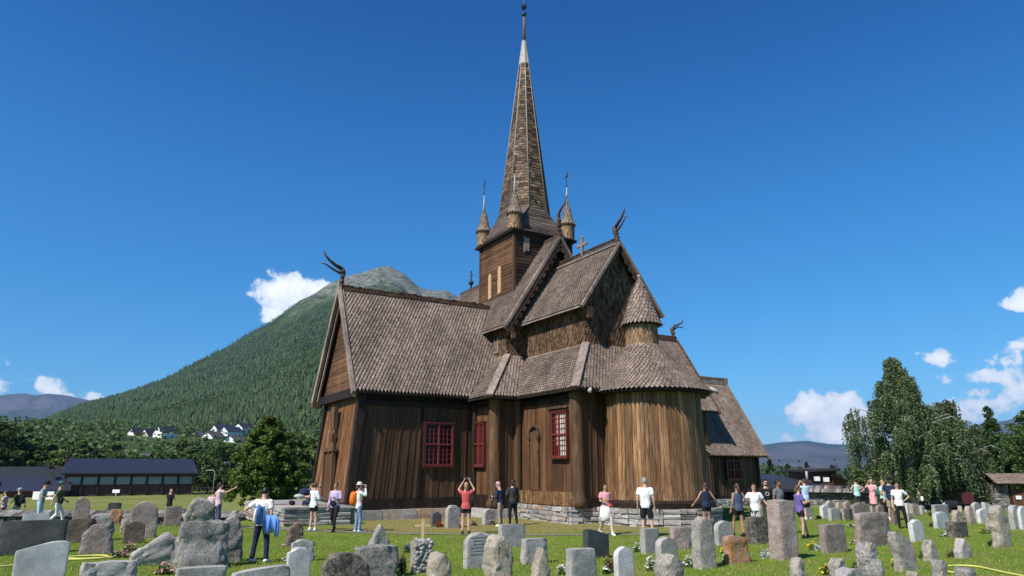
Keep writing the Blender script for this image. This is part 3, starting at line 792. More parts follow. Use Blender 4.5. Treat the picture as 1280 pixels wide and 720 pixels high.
# lead gutter spouts where the roofs meet
g_ = MB(); g_.tube([(9.75, -2.9, 5.5), (10.05, -3.15, 5.3)], [.07, .09], 8); g_.tube([(12.3, 1.5, 5.5), (12.5, 1.8, 5.3)], [.06, .1], 8); g_.build('spout', M['metal'], church)

# ---- windows
def window(axis, plane, a0, a1, z0, z1, cols, rows, name='window'):
    """axis 'e': wall faces east at e=plane, spans n; axis 's': wall faces south at n=plane, spans e"""
    def P(a, o, z): return (plane+o, a, z) if axis == 'e' else (a, plane-o, z)
    def bar(mb, a, b, za, zb, o0, o1):
        p, q = P(a, o0, za), P(b, o1, zb)
        mb.bounds(min(p[0], q[0]), max(p[0], q[0]), min(p[1], q[1]), max(p[1], q[1]), za, zb)
    root = MB(); bar(root, a0-.07, a1+.07, z0-.09, z0-.0, .0, .19); bar(root, a0-.07, a1+.07, z1+.0, z1+.07, .0, .17)
    bar(root, a0-.06, a0-.002, z0, z1, .0, .15); bar(root, a1+.002, a1+.06, z0, z1, .0, .15)
    w = root.build(name, M['red_dark'], church)
    g = MB(); bar(g, a0, a1, z0, z1, .0, .062)
    g.build('glass', M['glass'], w)
    if axis == 's' and a0 > 7:                      # a pale curtain shows behind part of this one
        g = MB(); bar(g, (a0+a1)/2+.04, a1-.16, z0+.06, z1-.06, .064, .068); bar(g, a0+.3, (a0+a1)/2-.06, z0+.5, z1-.06, .064, .068); g.build('curtain', M['curtain'], w)
    f = MB(); t = .05
    bar(f, a0, a0+t, z0, z1, .06, .14); bar(f, a1-t, a1, z0, z1, .06, .14); bar(f, a0+t, a1-t, z0, z0+t, .06, .14); bar(f, a0+t, a1-t, z1-t, z1, .06, .14)
    am = (a0+a1)/2; zm = z0+(z1-z0)*.5
    bar(f, am-.035, am+.035, z0+t, z1-t, .06, .145); bar(f, a0+t, am-.035, zm-.03, zm+.03, .06, .138); bar(f, am+.035, a1-t, zm-.03, zm+.03, .06, .138)
    for (pa, pb) in ((a0+t, am-.035), (am+.035, a1-t)):
        for (pc, pd) in ((z0+t, zm-.03), (zm+.03, z1-t)):
            for i in range(1, cols): x = lerp(pa, pb, i/cols); bar(f, x-.009, x+.009, pc, pd, .06, .105)
            for j in range(1, rows): y = lerp(pc, pd, j/rows); bar(f, pa, pb, y-.009, y+.009, .06, .10)
    f.build('sash', M['red'], w)
window('e', TR+.05, -7.42, -5.98, 2.33, 4.24, 3, 4)
window('s', -4.75, 3.08, 3.98, 2.33, 4.3, 3, 4)
window('s', -3.35, 7.6, 8.75, 2.66, 4.55, 3, 4)
window('e', 2.56, 12.75, 13.9, 1.6, 2.68, 2, 2)
# small window of the nave clerestory
s_ = MB(); s_.bounds(1.72, 1.8, -U-.1, -U, 8.15, 8.85); s_.bounds(2.1, 2.18, -U-.1, -U, 8.15, 8.85); s_.bounds(1.72, 2.18, -U-.1, -U, 8.05, 8.14); s_.bounds(1.8, 2.1, -U-.05, -U, 8.15, 8.85)
s_.build('clerestory_window', M['grey_wood'], church)
# carved round-headed portal in the chancel wall
d_ = MB(); pl = -3.42; x0, x1, zs = 5.75, 6.5, 3.7
prev = None
arc = [(x0, 1.25), (x0, zs)]+[((x0+x1)/2-(x1-x0)/2*math.cos(t), zs+(x1-x0)/2*math.sin(t)) for t in [math.pi*k/10 for k in range(11)]]+[(x1, zs), (x1, 1.25)]
for p, q in zip(arc[:-1], arc[1:]):
    if abs(p[0]-q[0])+abs(p[1]-q[1]) > 1e-4: d_.beam((p[0], pl, p[1]), (q[0], pl, q[1]), .09, .1, up=(0, 1, 0))
d_.box((x0, pl-.03, 3.55), (.2, .14, .16)); d_.box((x1, pl-.03, 3.55), (.2, .14, .16)); d_.bounds(7.25, 8.8, -3.46, -3.36, 4.72, 4.8)
d_.build('portal_arch', M['carved'], church)
d_ = MB(); d_.bounds(x0+.05, x1-.05, pl+.0, pl+.06, 1.25, zs+.1); d_.build('portal_door', M['plank_mid'], church)

# ---- foundation of dressed and rough stones
def stone_course(mb, path, z0, z1, out=.0, seed=1, lmin=.35, lmax=.95, depth=.3, rows=2, closed=False):
    r = random.Random(seed)
    for k in range(rows):
        za = lerp(z0, z1, k/rows); zb = lerp(z0, z1, (k+1)/rows)
        for (ax, ay), (bx, by) in zip(path[:-1], path[1:]):
            d = Vector((bx-ax, by-ay, 0)); L = d.length; d.normalize(); n = Vector((d.y, -d.x, 0)); s = 0
            while s < L-.05:
                l = min(r.uniform(lmin, lmax), L-s)
                if L-s-l < lmin*.4: l = L-s
                c = Vector((ax, ay, 0))+d*(s+l/2)+n*(out-depth/2+r.uniform(-.035, .03)); hz = (zb-za)
                q = []
                for zz, kk in ((za+.01, 1), (za+hz*.5, 1.02), (zb-.012, .97)):
                    for i, j in ((-1, -1), (1, -1), (1, 1), (-1, 1)):
                        q.append(c+d*((l/2-.012)*i*kk+r.uniform(-.02, .02))+n*(depth/2*j*kk+r.uniform(-.025, .02))+Z*(zz+r.uniform(-.02, .012)))
                fs = [(3, 2, 1, 0), (8, 9, 10, 11)]
                for b in (0, 4):
                    fs += [(b+i, b+(i+1) % 4, b+4+(i+1) % 4, b+4+i) for i in range(4)]
                mb.add(q, fs)
                s += l
f_ = MB(); stone_course(f_, [(3.05, -11.2), (3.05, -4.95), (5.0, -4.95), (5.0, -3.75), (8.0, -3.75)], -.08, .44, .05, 1, .6, 1.4, .45, 1); f_.build('foundation', M['rock'], church)
ang = [-1.95+k*.26 for k in range(16)]
apath = [(AX+(AR+.5)*math.cos(a), (AR+.5)*math.sin(a)) for a in ang]
f_ = MB(); stone_course(f_, [(5.0, -3.75), (9.25, -3.75)]+apath, -.1, .66, .1, 2, .22, .7, .5, 4); f_.build('foundation', M['rock'], church)
f_ = MB(); stone_course(f_, [(9.0, 3.6), (5.2, 3.6), (2.8, 5.0), (2.8, 15.9)], -.1, .45, .1, 4, .3, .8, .5, 2); f_.build('foundation', M['rock'], church)
f_ = MB(); stone_course(f_, [(-3, 15.9), (-3.0, -11.2)], -.1, .45, .1, 4, .3, .8, .5, 2); f_.build('foundation', M['rock'], church)
f_ = MB(); stone_course(f_, [(2.8, 8.0), (2.8, 15.9)], -.1, .35, .1, 5, .3, .8, .5, 2); f_.build('foundation', M['rock'], church)
# ================================================================== ground, path, grass
def grass_mat():
    t = NT('mown_grass'); geo = t.node('ShaderNodeNewGeometry'); pos = geo.outputs['Position']
    f = t.noise(pos, .35, 5, .6); g = t.noise(pos, 6, 5, .7); h = t.noise(pos, 55, 3, .7)
    c = t.mix(t.vr(f, [(.38, 0), (.62, 1)]), (.10, .18, .018), (.145, .22, .026))
    c = t.mix(t.vr(g, [(.40, 0), (.75, .7)]), c, (.20, .24, .04))
    c = t.mix(1.0, c, t.vr(h, [(.3, .55), (.7, 1.35)]), 'MULTIPLY'); c = t.mix(t.vr(t.noise(pos, .9, 5, .7), [(.48, 0), (.66, .6)]), c, (.21, .19, .06))
    # drier turf on the bank round the church
    sep = t.node('ShaderNodeSeparateXYZ'); t.link(pos, sep.inputs[0])
    n2 = t.noise(pos, .5, 4)
    yy = t.math('ADD', sep.outputs[1], t.math('MULTIPLY', n2, 2.2))
    dry = t.math('MULTIPLY', t.vr(t.math('SUBTRACT', yy, 26.6), [(0, 0), (.7, 1)]), t.vr(t.math('SUBTRACT', 38.0, yy), [(0, 0), (1, 1)]))
    xr = t.vr(t.math('MULTIPLY', t.math('ADD', sep.outputs[0], 10), .05), [(.12, 0), (.2, 1), (.88, 1), (.99, 0)])
    dry = t.math('MULTIPLY', dry, xr)
    dry = t.math('MULTIPLY', dry, t.vr(t.noise(pos, 1.6, 5), [(.3, .3), (.6, 1)]))
    c = t.mix(dry, c, (.25, .20, .085))
    # far meadow
    far = t.vr(t.math('MULTIPLY', sep.outputs[1], .01), [(.42, 0), (.55, 1)])
    c = t.mix(t.vr(t.math('MULTIPLY', sep.outputs[1], .001), [(.11, 0), (.15, 1)]), t.mix(far, c, t.mix(t.vr(t.noise(pos, .2, 4), [(.35, 0), (.65, 1)]), (.14, .17, .04), (.22, .22, .07))), (.05, .075, .025))
    t.bump(h, .6, .04)
    return t.out(c, .95, .1)
M['grass'] = grass_mat()
# one sheet out to the horizon, on a polar grid
nh = 240; radii = [0.0]+[1.5*1.042**k for k in range(235)]; radii = [r_ for r_ in radii if r_ < 12500]
V = [(0, 0, gz(0, 0))]; Fc = []
for r_ in radii[1:]:
    for k in range(nh):
        a = 2*math.pi*k/nh; x, y = r_*math.sin(a), r_*math.cos(a); V.append((x, y, gz(x, y)))
for k in range(nh): Fc.append((0, 1+(k+1) % nh, 1+k))
for i in range(len(radii)-2):
    for k in range(nh):
        k2 = (k+1) % nh; b = 1+i*nh; Fc.append((b+k, b+k2, b+nh+k2, b+nh+k))
me = bpy.data.meshes.new('ground'); me.from_pydata(V, [], Fc); me.materials.append(M['grass']); me.update()
me.polygons.foreach_set('use_smooth', [True]*len(me.polygons))
ground = link('ground', me); tag(ground, kind='structure')

def strip(name, pts, w, mat, lift=.012, res=.6):
    P = [Vector((p[0], p[1], 0)) for p in pts]; out = []
    for a, b in zip(P[:-1], P[1:]):
        n = max(1, int((b-a).length/res))
        for i in range(n): out.append(a.lerp(b, i/n))
    out.append(P[-1]); vs = []; fs = []
    for i, p in enumerate(out):
        d = (out[min(i+1, len(out)-1)]-out[max(i-1, 0)]).normalized(); n = Vector((-d.y, d.x, 0))
        ww = w*(1+.12*mnoise.noise(Vector((i*.3, 2, 1))))
        for s in (-1, -.33, .33, 1):
            q = p+n*(ww/2*s); vs.append((q.x, q.y, gz(q.x, q.y)+lift))
    for i in range(len(out)-1):
        for j in range(3): b = i*4+j; fs.append((b, b+1, b+5, b+4))
    me = bpy.data.meshes.new(name); me.from_pydata(vs, [], fs); me.materials.append(mat); me.update()
    return link(name, me)
t = NT('gravel'); pos = t.node('ShaderNodeNewGeometry').outputs['Position']; f = t.noise(pos, 30, 5, .8); g = t.noise(pos, 2, 4)
c = t.mix(t.vr(f, [(.3, 0), (.7, 1)]), (.14, .125, .09), (.29, .265, .21)); c = t.mix(t.vr(g, [(.5, 0), (.7, .6)]), c, (.17, .17, .07)); t.bump(f, .6, .03)
M['gravel'] = t.out(c, .95, .1)
pp = [(-24, 31.5)]+[tuple(at(px, py, 0))[:2] for px, py in ((150, 655), (300, 659), (430, 664.5), (520, 667), (640, 669), (760, 668), (860, 668), (905, 671), (940, 675), (965, 678))]
o = strip('gravel_path', pp, .6, M['gravel']); tag(o, kind='structure')

# blades of the lawn
def blades(n, name):
    ang = rng.uniform(-.72, .72, n*3); d = 12+26*rng.random(n*3)**1.35
    X = d*np.tan(ang); Y = d
    keep = (np.abs(X) < Y*.76)
    X, Y = X[keep][:n], Y[keep][:n]; n = len(X)
    Zg = np.array([gz(float(a), float(b)) for a, b in zip(X, Y)])
    e = (X-CH_O.x)*math.cos(-CH_ROT)-(Y-CH_O.y)*math.sin(-CH_ROT); nn = (X-CH_O.x)*math.sin(-CH_ROT)+(Y-CH_O.y)*math.cos(-CH_ROT)
    ok = ~((np.abs(nn) < 11.5) & (e < 3.2)) & ~((np.abs(nn) < 3.8) & (e < 12.5)) & ~((nn < -10) & (nn > -15) & (e < 6.3))
    pa = np.array(pp); 
    dist = np.full(len(X), 99.)
    for (ax, ay), (bx, by) in zip(pp[:-1], pp[1:]):
        L2 = (bx-ax)**2+(by-ay)**2; t_ = np.clip(((X-ax)*(bx-ax)+(Y-ay)*(by-ay))/L2, 0, 1)
        dist = np.minimum(dist, np.hypot(X-ax-t_*(bx-ax), Y-ay-t_*(by-ay)))
    ok &= dist > .42
    X, Y, Zg = X[ok], Y[ok], Zg[ok]; n = len(X)
    h = rng.uniform(.018, .055, n); a = rng.uniform(0, 2*math.pi, n); w_ = rng.uniform(.004, .010, n); ln = rng.uniform(-.7, .7, (n, 2))*h[:, None]
    V = np.zeros((n*3, 3)); V[0::3] = np.stack([X-np.cos(a)*w_, Y-np.sin(a)*w_, Zg-.004], 1); V[1::3] = np.stack([X+np.cos(a)*w_, Y+np.sin(a)*w_, Zg-.004], 1)
    V[2::3] = np.stack([X+ln[:, 0], Y+ln[:, 1], Zg+h], 1)
    return np_mesh(name, V, np.arange(n*3), 3, M['blade'])
t = NT('grass_blades'); pos = t.node('ShaderNodeNewGeometry').outputs['Position']
c = t.ramp(t.island(), [(0, (.10, .17, .02)), (.5, (.17, .25, .03)), (.82, (.25, .31, .05)), (1, (.40, .34, .13))]); c = t.mix(t.vr(t.noise(pos, .9, 5, .7), [(.47, 0), (.66, .65)]), c, (.34, .30, .11))
sep = t.node('ShaderNodeSeparateXYZ'); t.link(pos, sep.inputs[0]); n2 = t.noise(pos, .5, 4); yy = t.math('ADD', sep.outputs[1], t.math('MULTIPLY', n2, 2.2))
dry = t.vr(t.math('SUBTRACT', yy, 26.6), [(0, 0), (.7, 1)])
xr = t.vr(t.math('MULTIPLY', t.math('ADD', sep.outputs[0], 10), .05), [(.12, 0), (.2, 1), (.88, 1), (.99, 0)])
c = t.mix(t.math('MULTIPLY', t.math('MULTIPLY', dry, xr), .8), c, (.30, .24, .10))
t.b.inputs['Subsurface Weight'].default_value = 0
M['blade'] = t.out(c, .7, .2)
o = link('lawn_grass', blades(170000, 'lawn_grass')); tag(o, 'short mown grass of the churchyard lawn', 'grass', kind='stuff')

# ================================================================== leaves and trees
def leaf_mat(name, a, b, c_, rough=.6):
    t = NT(name); c = t.ramp(t.island(), [(0, a), (.55, b), (1, c_)])
    oi = t.node('ShaderNodeObjectInfo'); c = t.mix(1.0, c, t.vr(oi.outputs['Random'], [(0, .78), (1, 1.22)]), 'MULTIPLY')
    t.out(c, rough, .25)
    tr = t.node('ShaderNodeBsdfTranslucent'); t.link(c, tr.inputs[0]); mx = t.node('ShaderNodeMixShader'); mx.inputs[0].default_value = .28
    o = t.n['Material Output']; t.link(t.b.outputs[0], mx.inputs[1]); t.link(tr.outputs[0], mx.inputs[2]); t.link(mx.outputs[0], o.inputs[0])
    return t.m
M['leaf_birch'] = leaf_mat('birch_leaves', (.05, .082, .036), (.115, .165, .070), (.205, .255, .125))
M['leaf_dark'] = leaf_mat('dark_leaves', (.032, .065, .018), (.07, .125, .032), (.13, .19, .055))
M['leaf_lone'] = leaf_mat('lone_tree_leaves', (.06, .11, .02), (.14, .22, .042), (.24, .31, .07))
M['leaf_mid'] = leaf_mat('mid_leaves', (.05, .09, .024), (.105, .165, .042), (.18, .24, .075))
M['leaf_pine'] = leaf_mat('pine_needles', (.015, .035, .014), (.03, .06, .022), (.06, .095, .035))
M['bark'] = plain('bark', (.09, .07, .055), .9, .4, 6)
M['bark_birch'] = plain('birch_bark', (.34, .32, .29), .8, .5, 3)

def leaf_quads(P, size, ud=.5, name='leaves', mat=None, up=0.35, nrm_bias=None):
    """leaf-sized faces at the points P"""
    n = len(P); s = size*rng.uniform(.6, 1.3, n)[:, None]
    N = rng.normal(size=(n, 3)); N[:, 2] = np.abs(N[:, 2])+up
    if nrm_bias is not None: N = N*.6+nrm_bias
    N /= np.linalg.norm(N, axis=1)[:, None]
    A = np.cross(N, rng.normal(size=(n, 3))); A /= np.linalg.norm(A, axis=1)[:, None]; B = np.cross(N, A)
    V = np.empty((n*4, 3)); V[0::4] = P-A*s; V[1::4] = P-B*s*ud; V[2::4] = P+A*s; V[3::4] = P+B*s*ud
    return np_mesh(name, V, np.arange(n*4), 4, mat)

def clump_points(n, clumps, rad):
    """points in soft clusters; clumps = array of centres, rad = array of radii"""
    i = rng.integers(0, len(clumps), n); v = rng.normal(size=(n, 3)); v /= np.linalg.norm(v, axis=1)[:, None]
    r_ = rad[i]*rng.random(n)**.45
    P = clumps[i]+v*r_[:, None]*np.array([1, 1, .75]); return P, v

def crown_clumps(n, prof, h0, h1, wide, seed, shell=.45, lump=.28):
    """clump centres through a crown; prof(t) gives relative radius at height t"""
    r = np.random.default_rng(seed); C = []; rr = []
    while len(C) < n:
        t = r.random(); a = r.uniform(0, 2*math.pi)
        w_ = prof(t)*wide*(1+.3*mnoise.noise(Vector((math.cos(a)*1.4+seed, math.sin(a)*1.4, t*4))))
        if r.random() > prof(t)+.1: continue
        q = w_*(shell+(1-shell)*r.random())*(1 if r.random() < .75 else r.random())
        C.append((q*math.cos(a), q*math.sin(a), h0+(h1-h0)*t)); rr.append(lump*wide*r.uniform(.45, 1.0)*(.55+.45*prof(t)))
    return np.array(C), np.array(rr)

def trunk_mb(h, r0, seed, limbs=10, h_lo=.25, spread=.4, mat='bark', name='trunk', parent=None):
    rr = random.Random(seed); t_ = MB(); pts = [(0, 0, -.2)]
    x = y = 0
    for i in range(1, 8): x += rr.uniform(-.02, .02)*h; y += rr.uniform(-.02, .02)*h; pts.append((x, y, h*i/7))
    t_.tube(pts, [r0*(1.25 if i == 0 else 1-.9*i/7) for i in range(8)], 8)
    for k in range(limbs):
        f = rr.uniform(h_lo, .9); i = int(f*7); p = Vector(pts[i]).lerp(Vector(pts[min(i+1, 7)]), f*7-i); a = rr.uniform(0, 6.28); L = spread*h*(1.1-f)*rr.uniform(.6, 1.1)
        q1 = p+Vector((math.cos(a)*L*.5, math.sin(a)*L*.5, L*.35)); q2 = p+Vector((math.cos(a)*L, math.sin(a)*L, L*.75))
        rb = r0*(1-f)*.5+.01; t_.tube([p, q1, q2], [rb, rb*.6, rb*.2], 5)
    return t_.build(name, M[mat], parent)

def tree(label, cat, loc, h, wide, prof, leaves, size, mat='leaf_mid', seed=1, group=None, r0=.16, name='broadleaf_tree', nclump=60, lo=.12, bark='bark', lump=.28, limbs=10, rz=0, ud=.6):
    o = empty(name, loc, rz); tag(o, label, cat, group)
    trunk_mb(h*.9, r0, seed, limbs, mat=bark, parent=o)
    C, rr = crown_clumps(nclump, prof, h*lo, h*.97, wide, seed, lump=lump); P, v = clump_points(leaves, C, rr)
    P = P[(P[:, 2] > h*lo*.6)]
    link('crown', leaf_quads(P, size, ud, 'crown', M[mat]), o)
    return o
oval = lambda t: max(.05, math.sin(math.pi*min(1, (t*.93+.07)))**.6)
egg = lambda t: max(.05, (math.sin(math.pi*(t**.75*.92+.08)))**.75)
cone_p = lambda t: max(.04, (1-t)**.85)
birch_p = lambda t: max(.05, math.sin(math.pi*(t**.8*.9+.1))**.8)

def weeping(label, loc, h, wide, seed, strands, per, group=None, size=.1, prof=None, lean=0.0, gaps=.0, keepf=None):
    """weeping birch: white trunk, rising limbs, hanging strands of leaves"""
    o = empty('weeping_birch', loc); tag(o, label, 'tree', group)
    r = np.random.default_rng(seed); rr = random.Random(seed)
    t_ = MB(); pts = [Vector((0, 0, -.3))]
    for i in range(1, 9): pts.append(Vector((lean*h*i/8+rr.uniform(-.1, .1), rr.uniform(-.1, .1), h*.93*i/8)))
    t_.tube(pts, [.3*(1.2 if i == 0 else 1-.92*i/8) for i in range(9)], 8)
    tips = []
    for k in range(90):
        f = .1+.88*k/90; i = min(7, int(f*8)); p = pts[i].lerp(pts[i+1], f*8-i); a = k*2.4+rr.uniform(-.5, .5)
        L = wide*prof(f)*rr.uniform(.5, 1.2)
        q1 = p+Vector((math.cos(a)*L*.4, math.sin(a)*L*.4, L*.38)); q2 = p+Vector((math.cos(a)*L*.8, math.sin(a)*L*.8, L*.5)); q3 = p+Vector((math.cos(a)*L, math.sin(a)*L, L*.38))
        rb = .1*(1-f)+.02; t_.tube([p, q1, q2, q3], [rb, rb*.6, rb*.35, .012], 5)
        for s in np.linspace(.3, 1, 9):
            base = q1.lerp(q2, (s-.3)/.4) if s < .7 else q2.lerp(q3, (s-.7)/.3); tips.append((base, s*L))
    t_.build('trunk', M['bark_birch'], o)
    Pn = []
    for k in range(strands):
        b, rad_ = tips[r.integers(0, len(tips))]
        if gaps and mnoise.noise(Vector((b.x*1.0+seed, b.y*1.0, b.z*.9))) < -gaps: continue
        p = np.array(b)+r.normal(size=3)*np.array([.15, .15, .12])
        L = (r.uniform(.4, 1.6) if r.random() < .5 else r.uniform(1.4, 3.3))*(.6+.5*min(1, b.z/h+.3)); L = min(L, max(.3, p[2]-.5)); m = int(per*L)
        tt = np.sort(r.random(m)); dr = r.normal(size=2)*.12
        q = np.stack([p[0]+dr[0]*tt*L+r.normal(size=m)*.035, p[1]+dr[1]*tt*L+r.normal(size=m)*.035, p[2]-tt*L], 1); Pn.append(q)
    P = np.concatenate(Pn)
    link('crown', leaf_quads(P, size, .55, 'crown', M['leaf_birch'], up=.1), o)
    return o
bp = lambda t: [0.75, .95, 1.0, .95, .82, .7, .5, .36, .24, .13, .07][min(10, int(t*10))]
d = 64; p = deep(1138, d)
weeping('tall weeping birch with a ragged drooping crown behind the roofed wall', (p.x, p.y, p.z), zat(433, d)-p.z, 5.1, 4, 8600, 15, prof=bp, size=.095, lean=-.02, gaps=.12)
bp2 = lambda t: [.8, .95, 1.0, 1.0, .95, .85, .75, .6, .45, .3, .2][min(10, int(t*10))]
p = deep(1188, 66); weeping('shorter weeping birch with a rounded crown beside the tall one', (p.x, p.y, p.z), zat(496, 67)-p.z, 3.7, 9, 4600, 15, prof=bp2, size=.10, gaps=.12)
p = deep(1085, 72); tree('low bright green bush tree at the foot of the tall weeping birch', 'tree', p, 4.6, 2.2, oval, 9000, .13, 'leaf_mid', 12)
for k, (px, dd, top, wd, mt, sd, lb) in enumerate((
        (1225, 78, 528, 3.6, 'leaf_dark', 31, 'dark leafy tree between the birches and the gate roof'),
        (1262, 82, 545, 3.4, 'leaf_mid', 32, 'low light green tree above the shingled gate roof'),
        (1248, 95, 500, 2.2, 'leaf_dark', 33, 'thin open-topped tree rising over the green trees by the gate'),
        (1292, 75, 512, 4.0, 'leaf_dark', 34, 'dense dark tree cut by the edge of the view above the gate'),
        (1212, 88, 540, 3.0, 'leaf_mid', 35, 'pale green tree tucked behind the shorter birch'),
        (1330, 78, 505, 4.5, 'leaf_mid', 36, 'tall leafy tree past the shingled gate'))):
    p = deep(px, dd); tree(lb, 'tree', p, zat(top, dd)-p.z, wd, egg if sd != 33 else cone_p, 14000, .14, mt, sd, None, nclump=170, lump=.24 if sd != 33 else .4, name='leafy_tree')
# maple-like tree left of the church
d = 43; p = deep(333, d); tree('bushy round green tree standing alone in front of the churchyard wall', 'tree', (p.x, p.y, p.z-.2), zat(517, d)-p.z+.2, 2.15,
    lambda t: max(.06, [.72, .95, 1.0, .98, .93, .85, .72, .6, .42, .22, .1][min(10, int(t*10))]), 52000, .075, 'leaf_lone', 21, None, r0=.14, nclump=300, lo=.05, lump=.2, ud=.7)

# village trees: a few kinds, copied
protos = []
def proto_tree(kind, seed):
    if kind == 'pine': return tree('x', 'tree', (0, 0, 0), 8, 2.3, cone_p, 2600, .22, 'leaf_pine', seed, None, name='pine_tree', nclump=40, r0=.2, lo=.15, ud=.35)
    return tree('x', 'tree', (0, 0, 0), 8, 2.9, oval if kind == 'oval' else egg, 4200, .2, 'leaf_mid' if seed % 2 else 'leaf_dark', seed, None, name='village_tree', nclump=45, r0=.2, lo=.1, lump=.3)
kinds = [proto_tree('oval', 51), proto_tree('egg', 52), proto_tree('oval', 53), proto_tree('egg', 54), proto_tree('pine', 55), proto_tree('pine', 56)]
used = set()
def put_tree(k, px, d_, top, sx_, label, group):
    p = deep(px, d_); h = zat(top, d_)-p.z+.3
    o = kinds[k] if k not in used else copy_tree(kinds[k]); used.add(k)
    s = h/8.0; o.location = (p.x, p.y, p.z-.3); o.scale = (s*sx_, s*sx_, s); o.rotation_euler = (0, 0, random.uniform(0, 6.28)); tag(o, label, 'tree', group)
rt = random.Random(77)
G1 = 'leafy trees between the long hall and the mountain'
for px, dd, top in ((8, 125, 526), (30, 130, 531), (-12, 120, 522), (-45, 120, 518)):
    put_tree(rt.choice([0, 1, 2]), px, dd, top, 1.15, 'one of the dark leafy trees behind the small navy-roofed house', 'trees behind the small navy-roofed house')
for k in range(74):
    px = 30+k*3.6+rt.uniform(-5, 5); dd = rt.uniform(122, 165) if k % 2 else rt.uniform(170, 300); top = rt.uniform(543, 560) if px < 130 else rt.uniform(546, 566)
    if 150 < px < 215: top = max(top, rt.uniform(556, 566))
    put_tree(rt.choice([0, 1, 2, 3, 3, 0]), px, dd, top, rt.uniform(.95, 1.35), 'one of the leafy trees behind the long navy-roofed hall', G1)
for px, dd, top in ((262, 118, 556), (252, 122, 560), (272, 130, 566), (225, 140, 566), (240, 150, 560), (60, 130, 556), (45, 120, 560)):
    put_tree(rt.choice([0, 1, 2, 3]), px, dd, top, 1.0, 'one of the leafy trees close behind the long navy-roofed hall', 'trees close behind the long hall')
for k in range(16):
    px = 372+rt.uniform(-8, 34); dd = rt.uniform(75, 190)
    put_tree(rt.choice([0, 1, 2, 3]), px, dd, rt.uniform(535, 580), 1.1, 'one of the green trees seen between the lone round tree and the church gable', 'trees beside the church gable')
for k, (px, dd, top) in enumerate(((962, 120, 570), (975, 125, 574), (985, 130, 576), (1000, 135, 575), (1008, 150, 574), (1044, 140, 573), (1040, 160, 578), (955, 110, 578), (1058, 150, 582))):
    put_tree([4, 5][k % 2], px, dd, top, 1.0, 'one of the small dark pines above the black-roofed houses', 'pines behind the black-roofed houses')
for k in range(14):
    put_tree(rt.choice([0, 1, 2, 3]), 1230+rt.uniform(-60, 110), rt.uniform(95, 130), rt.uniform(545, 570), 1.2, 'one of the trees in the dim row behind the weeping birches', 'tree row behind the birches')

# ================================================================== mountains
def interp(tab, x):
    if x <= tab[0][0]: return tab[0][1]
    for (a, u), (b, v_) in zip(tab[:-1], tab[1:]):
        if x <= b: return u+(v_-u)*(x-a)/(b-a)
    return tab[-1][1]
def hill(name, sky, px0, px1, nc, r0, rc, rmax, nr, mats, amp, expo=1.2, seed=0.0, foot=None):
    """relief whose crest, at distance rc, stands as high as the real one"""
    V = []; Fs = []
    for i in range(nc+1):
        px = px0+(px1-px0)*i/nc; py = interp(sky, px)
        rx, ry, rz = px-640, FPX*CP-(360-py)*SP, (360-py)*CP+FPX*SP
        hy = math.hypot(rx, ry); el = rz/hy; hd = math.atan2(rx, ry); c = rc(px); f0 = r0(px)
        for j in range(nr+1):
            t = j/nr; r_ = f0+(rmax(px)-f0)*t; q = (r_-f0)/(c-f0)
            x, y = math.sin(hd)*r_, math.cos(hd)*r_
            top = CAMH+el*c; fz = gz(math.sin(hd)*f0, math.cos(hd)*f0)-3 if foot is None else foot
            zz = fz+(top-fz)*(q**expo if q < 1 else 1-(q-1)*.9-((q-1)*1.2)**2)
            n = mnoise.fractal(Vector((x*.0021+seed, y*.0021, seed)), .9, 2.1, 6)-.7*abs(mnoise.noise(Vector((x*.0045+seed, y*.0045, 8))))+.45*mnoise.noise(Vector((x*.012+seed, y*.012, 3)))
            zz += n*amp*(top-fz)*min(1, q*1.5)*(1 if q < .9 else max(.30, 1-(q-.9)*7))
            V.append((x, y, zz))
    for i in range(nc):
        for j in range(nr): b = i*(nr+1)+j; Fs.append((b, b+nr+1, b+nr+2, b+1))
    me = bpy.data.meshes.new(name); me.from_pydata(V, [], Fs); me.materials.append(mats); me.update()
    me.polygons.foreach_set('use_smooth', [True]*len(me.polygons))
    o = link(name, me); tag(o, kind='structure'); return o, V
t = NT('mountain_forest'); pos = t.node('ShaderNodeNewGeometry').outputs['Position']
f = t.noise(pos, .006, 6, .6); g = t.noise(pos, .05, 5, .75); h = t.noise(pos, .16, 3, .8); sep = t.node('ShaderNodeSeparateXYZ'); t.link(pos, sep.inputs[0])
c = t.mix(t.vr(f, [(.42, 0), (.58, 1)]), (.026, .05, .02), (.062, .10, .034)); c = t.mix(t.vr(g, [(.5, 0), (.72, .8)]), c, (.085, .12, .035))
rockc = t.mix(t.vr(g, [(.38, 0), (.62, 1)]), (.05, .075, .04), (.30, .29, .25))
lev = t.math('ADD', t.math('MULTIPLY', sep.outputs[2], .001), t.math('MULTIPLY', t.math('SUBTRACT', f, .5), .55))
lev = t.math('ADD', lev, t.math('MULTIPLY', t.math('SUBTRACT', g, .5), .28))
c = t.mix(t.vr(lev, [(.49, 0), (.64, .95)]), c, rockc); c = t.mix(1.0, c, t.vr(h, [(.35, .6), (.65, 1.3)]), 'MULTIPLY')
t.bump(h, 1.0, 6.0)
M['mountain'] = t.out(c, .95, .05)
sky1 = [(-400, 540), (-200, 545), (0, 545), (40, 537), (100, 512), (150, 497), (200, 478), (250, 452), (300, 425), (340, 402), (380, 372), (420, 350), (445, 340), (460, 337), (472, 332.5), (488, 333), (496, 337), (505, 342), (515, 351), (525, 358), (545, 361), (558, 362), (575, 371), (620, 400), (700, 450), (800, 510), (900, 562), (950, 582)]
rc1 = lambda px: interp([(-400, 900), (0, 1000), (485, 2900), (950, 2600)], px)
rf = lambda px: interp([(-400, 520), (300, 520), (420, 300), (600, 260), (950, 400)], px)
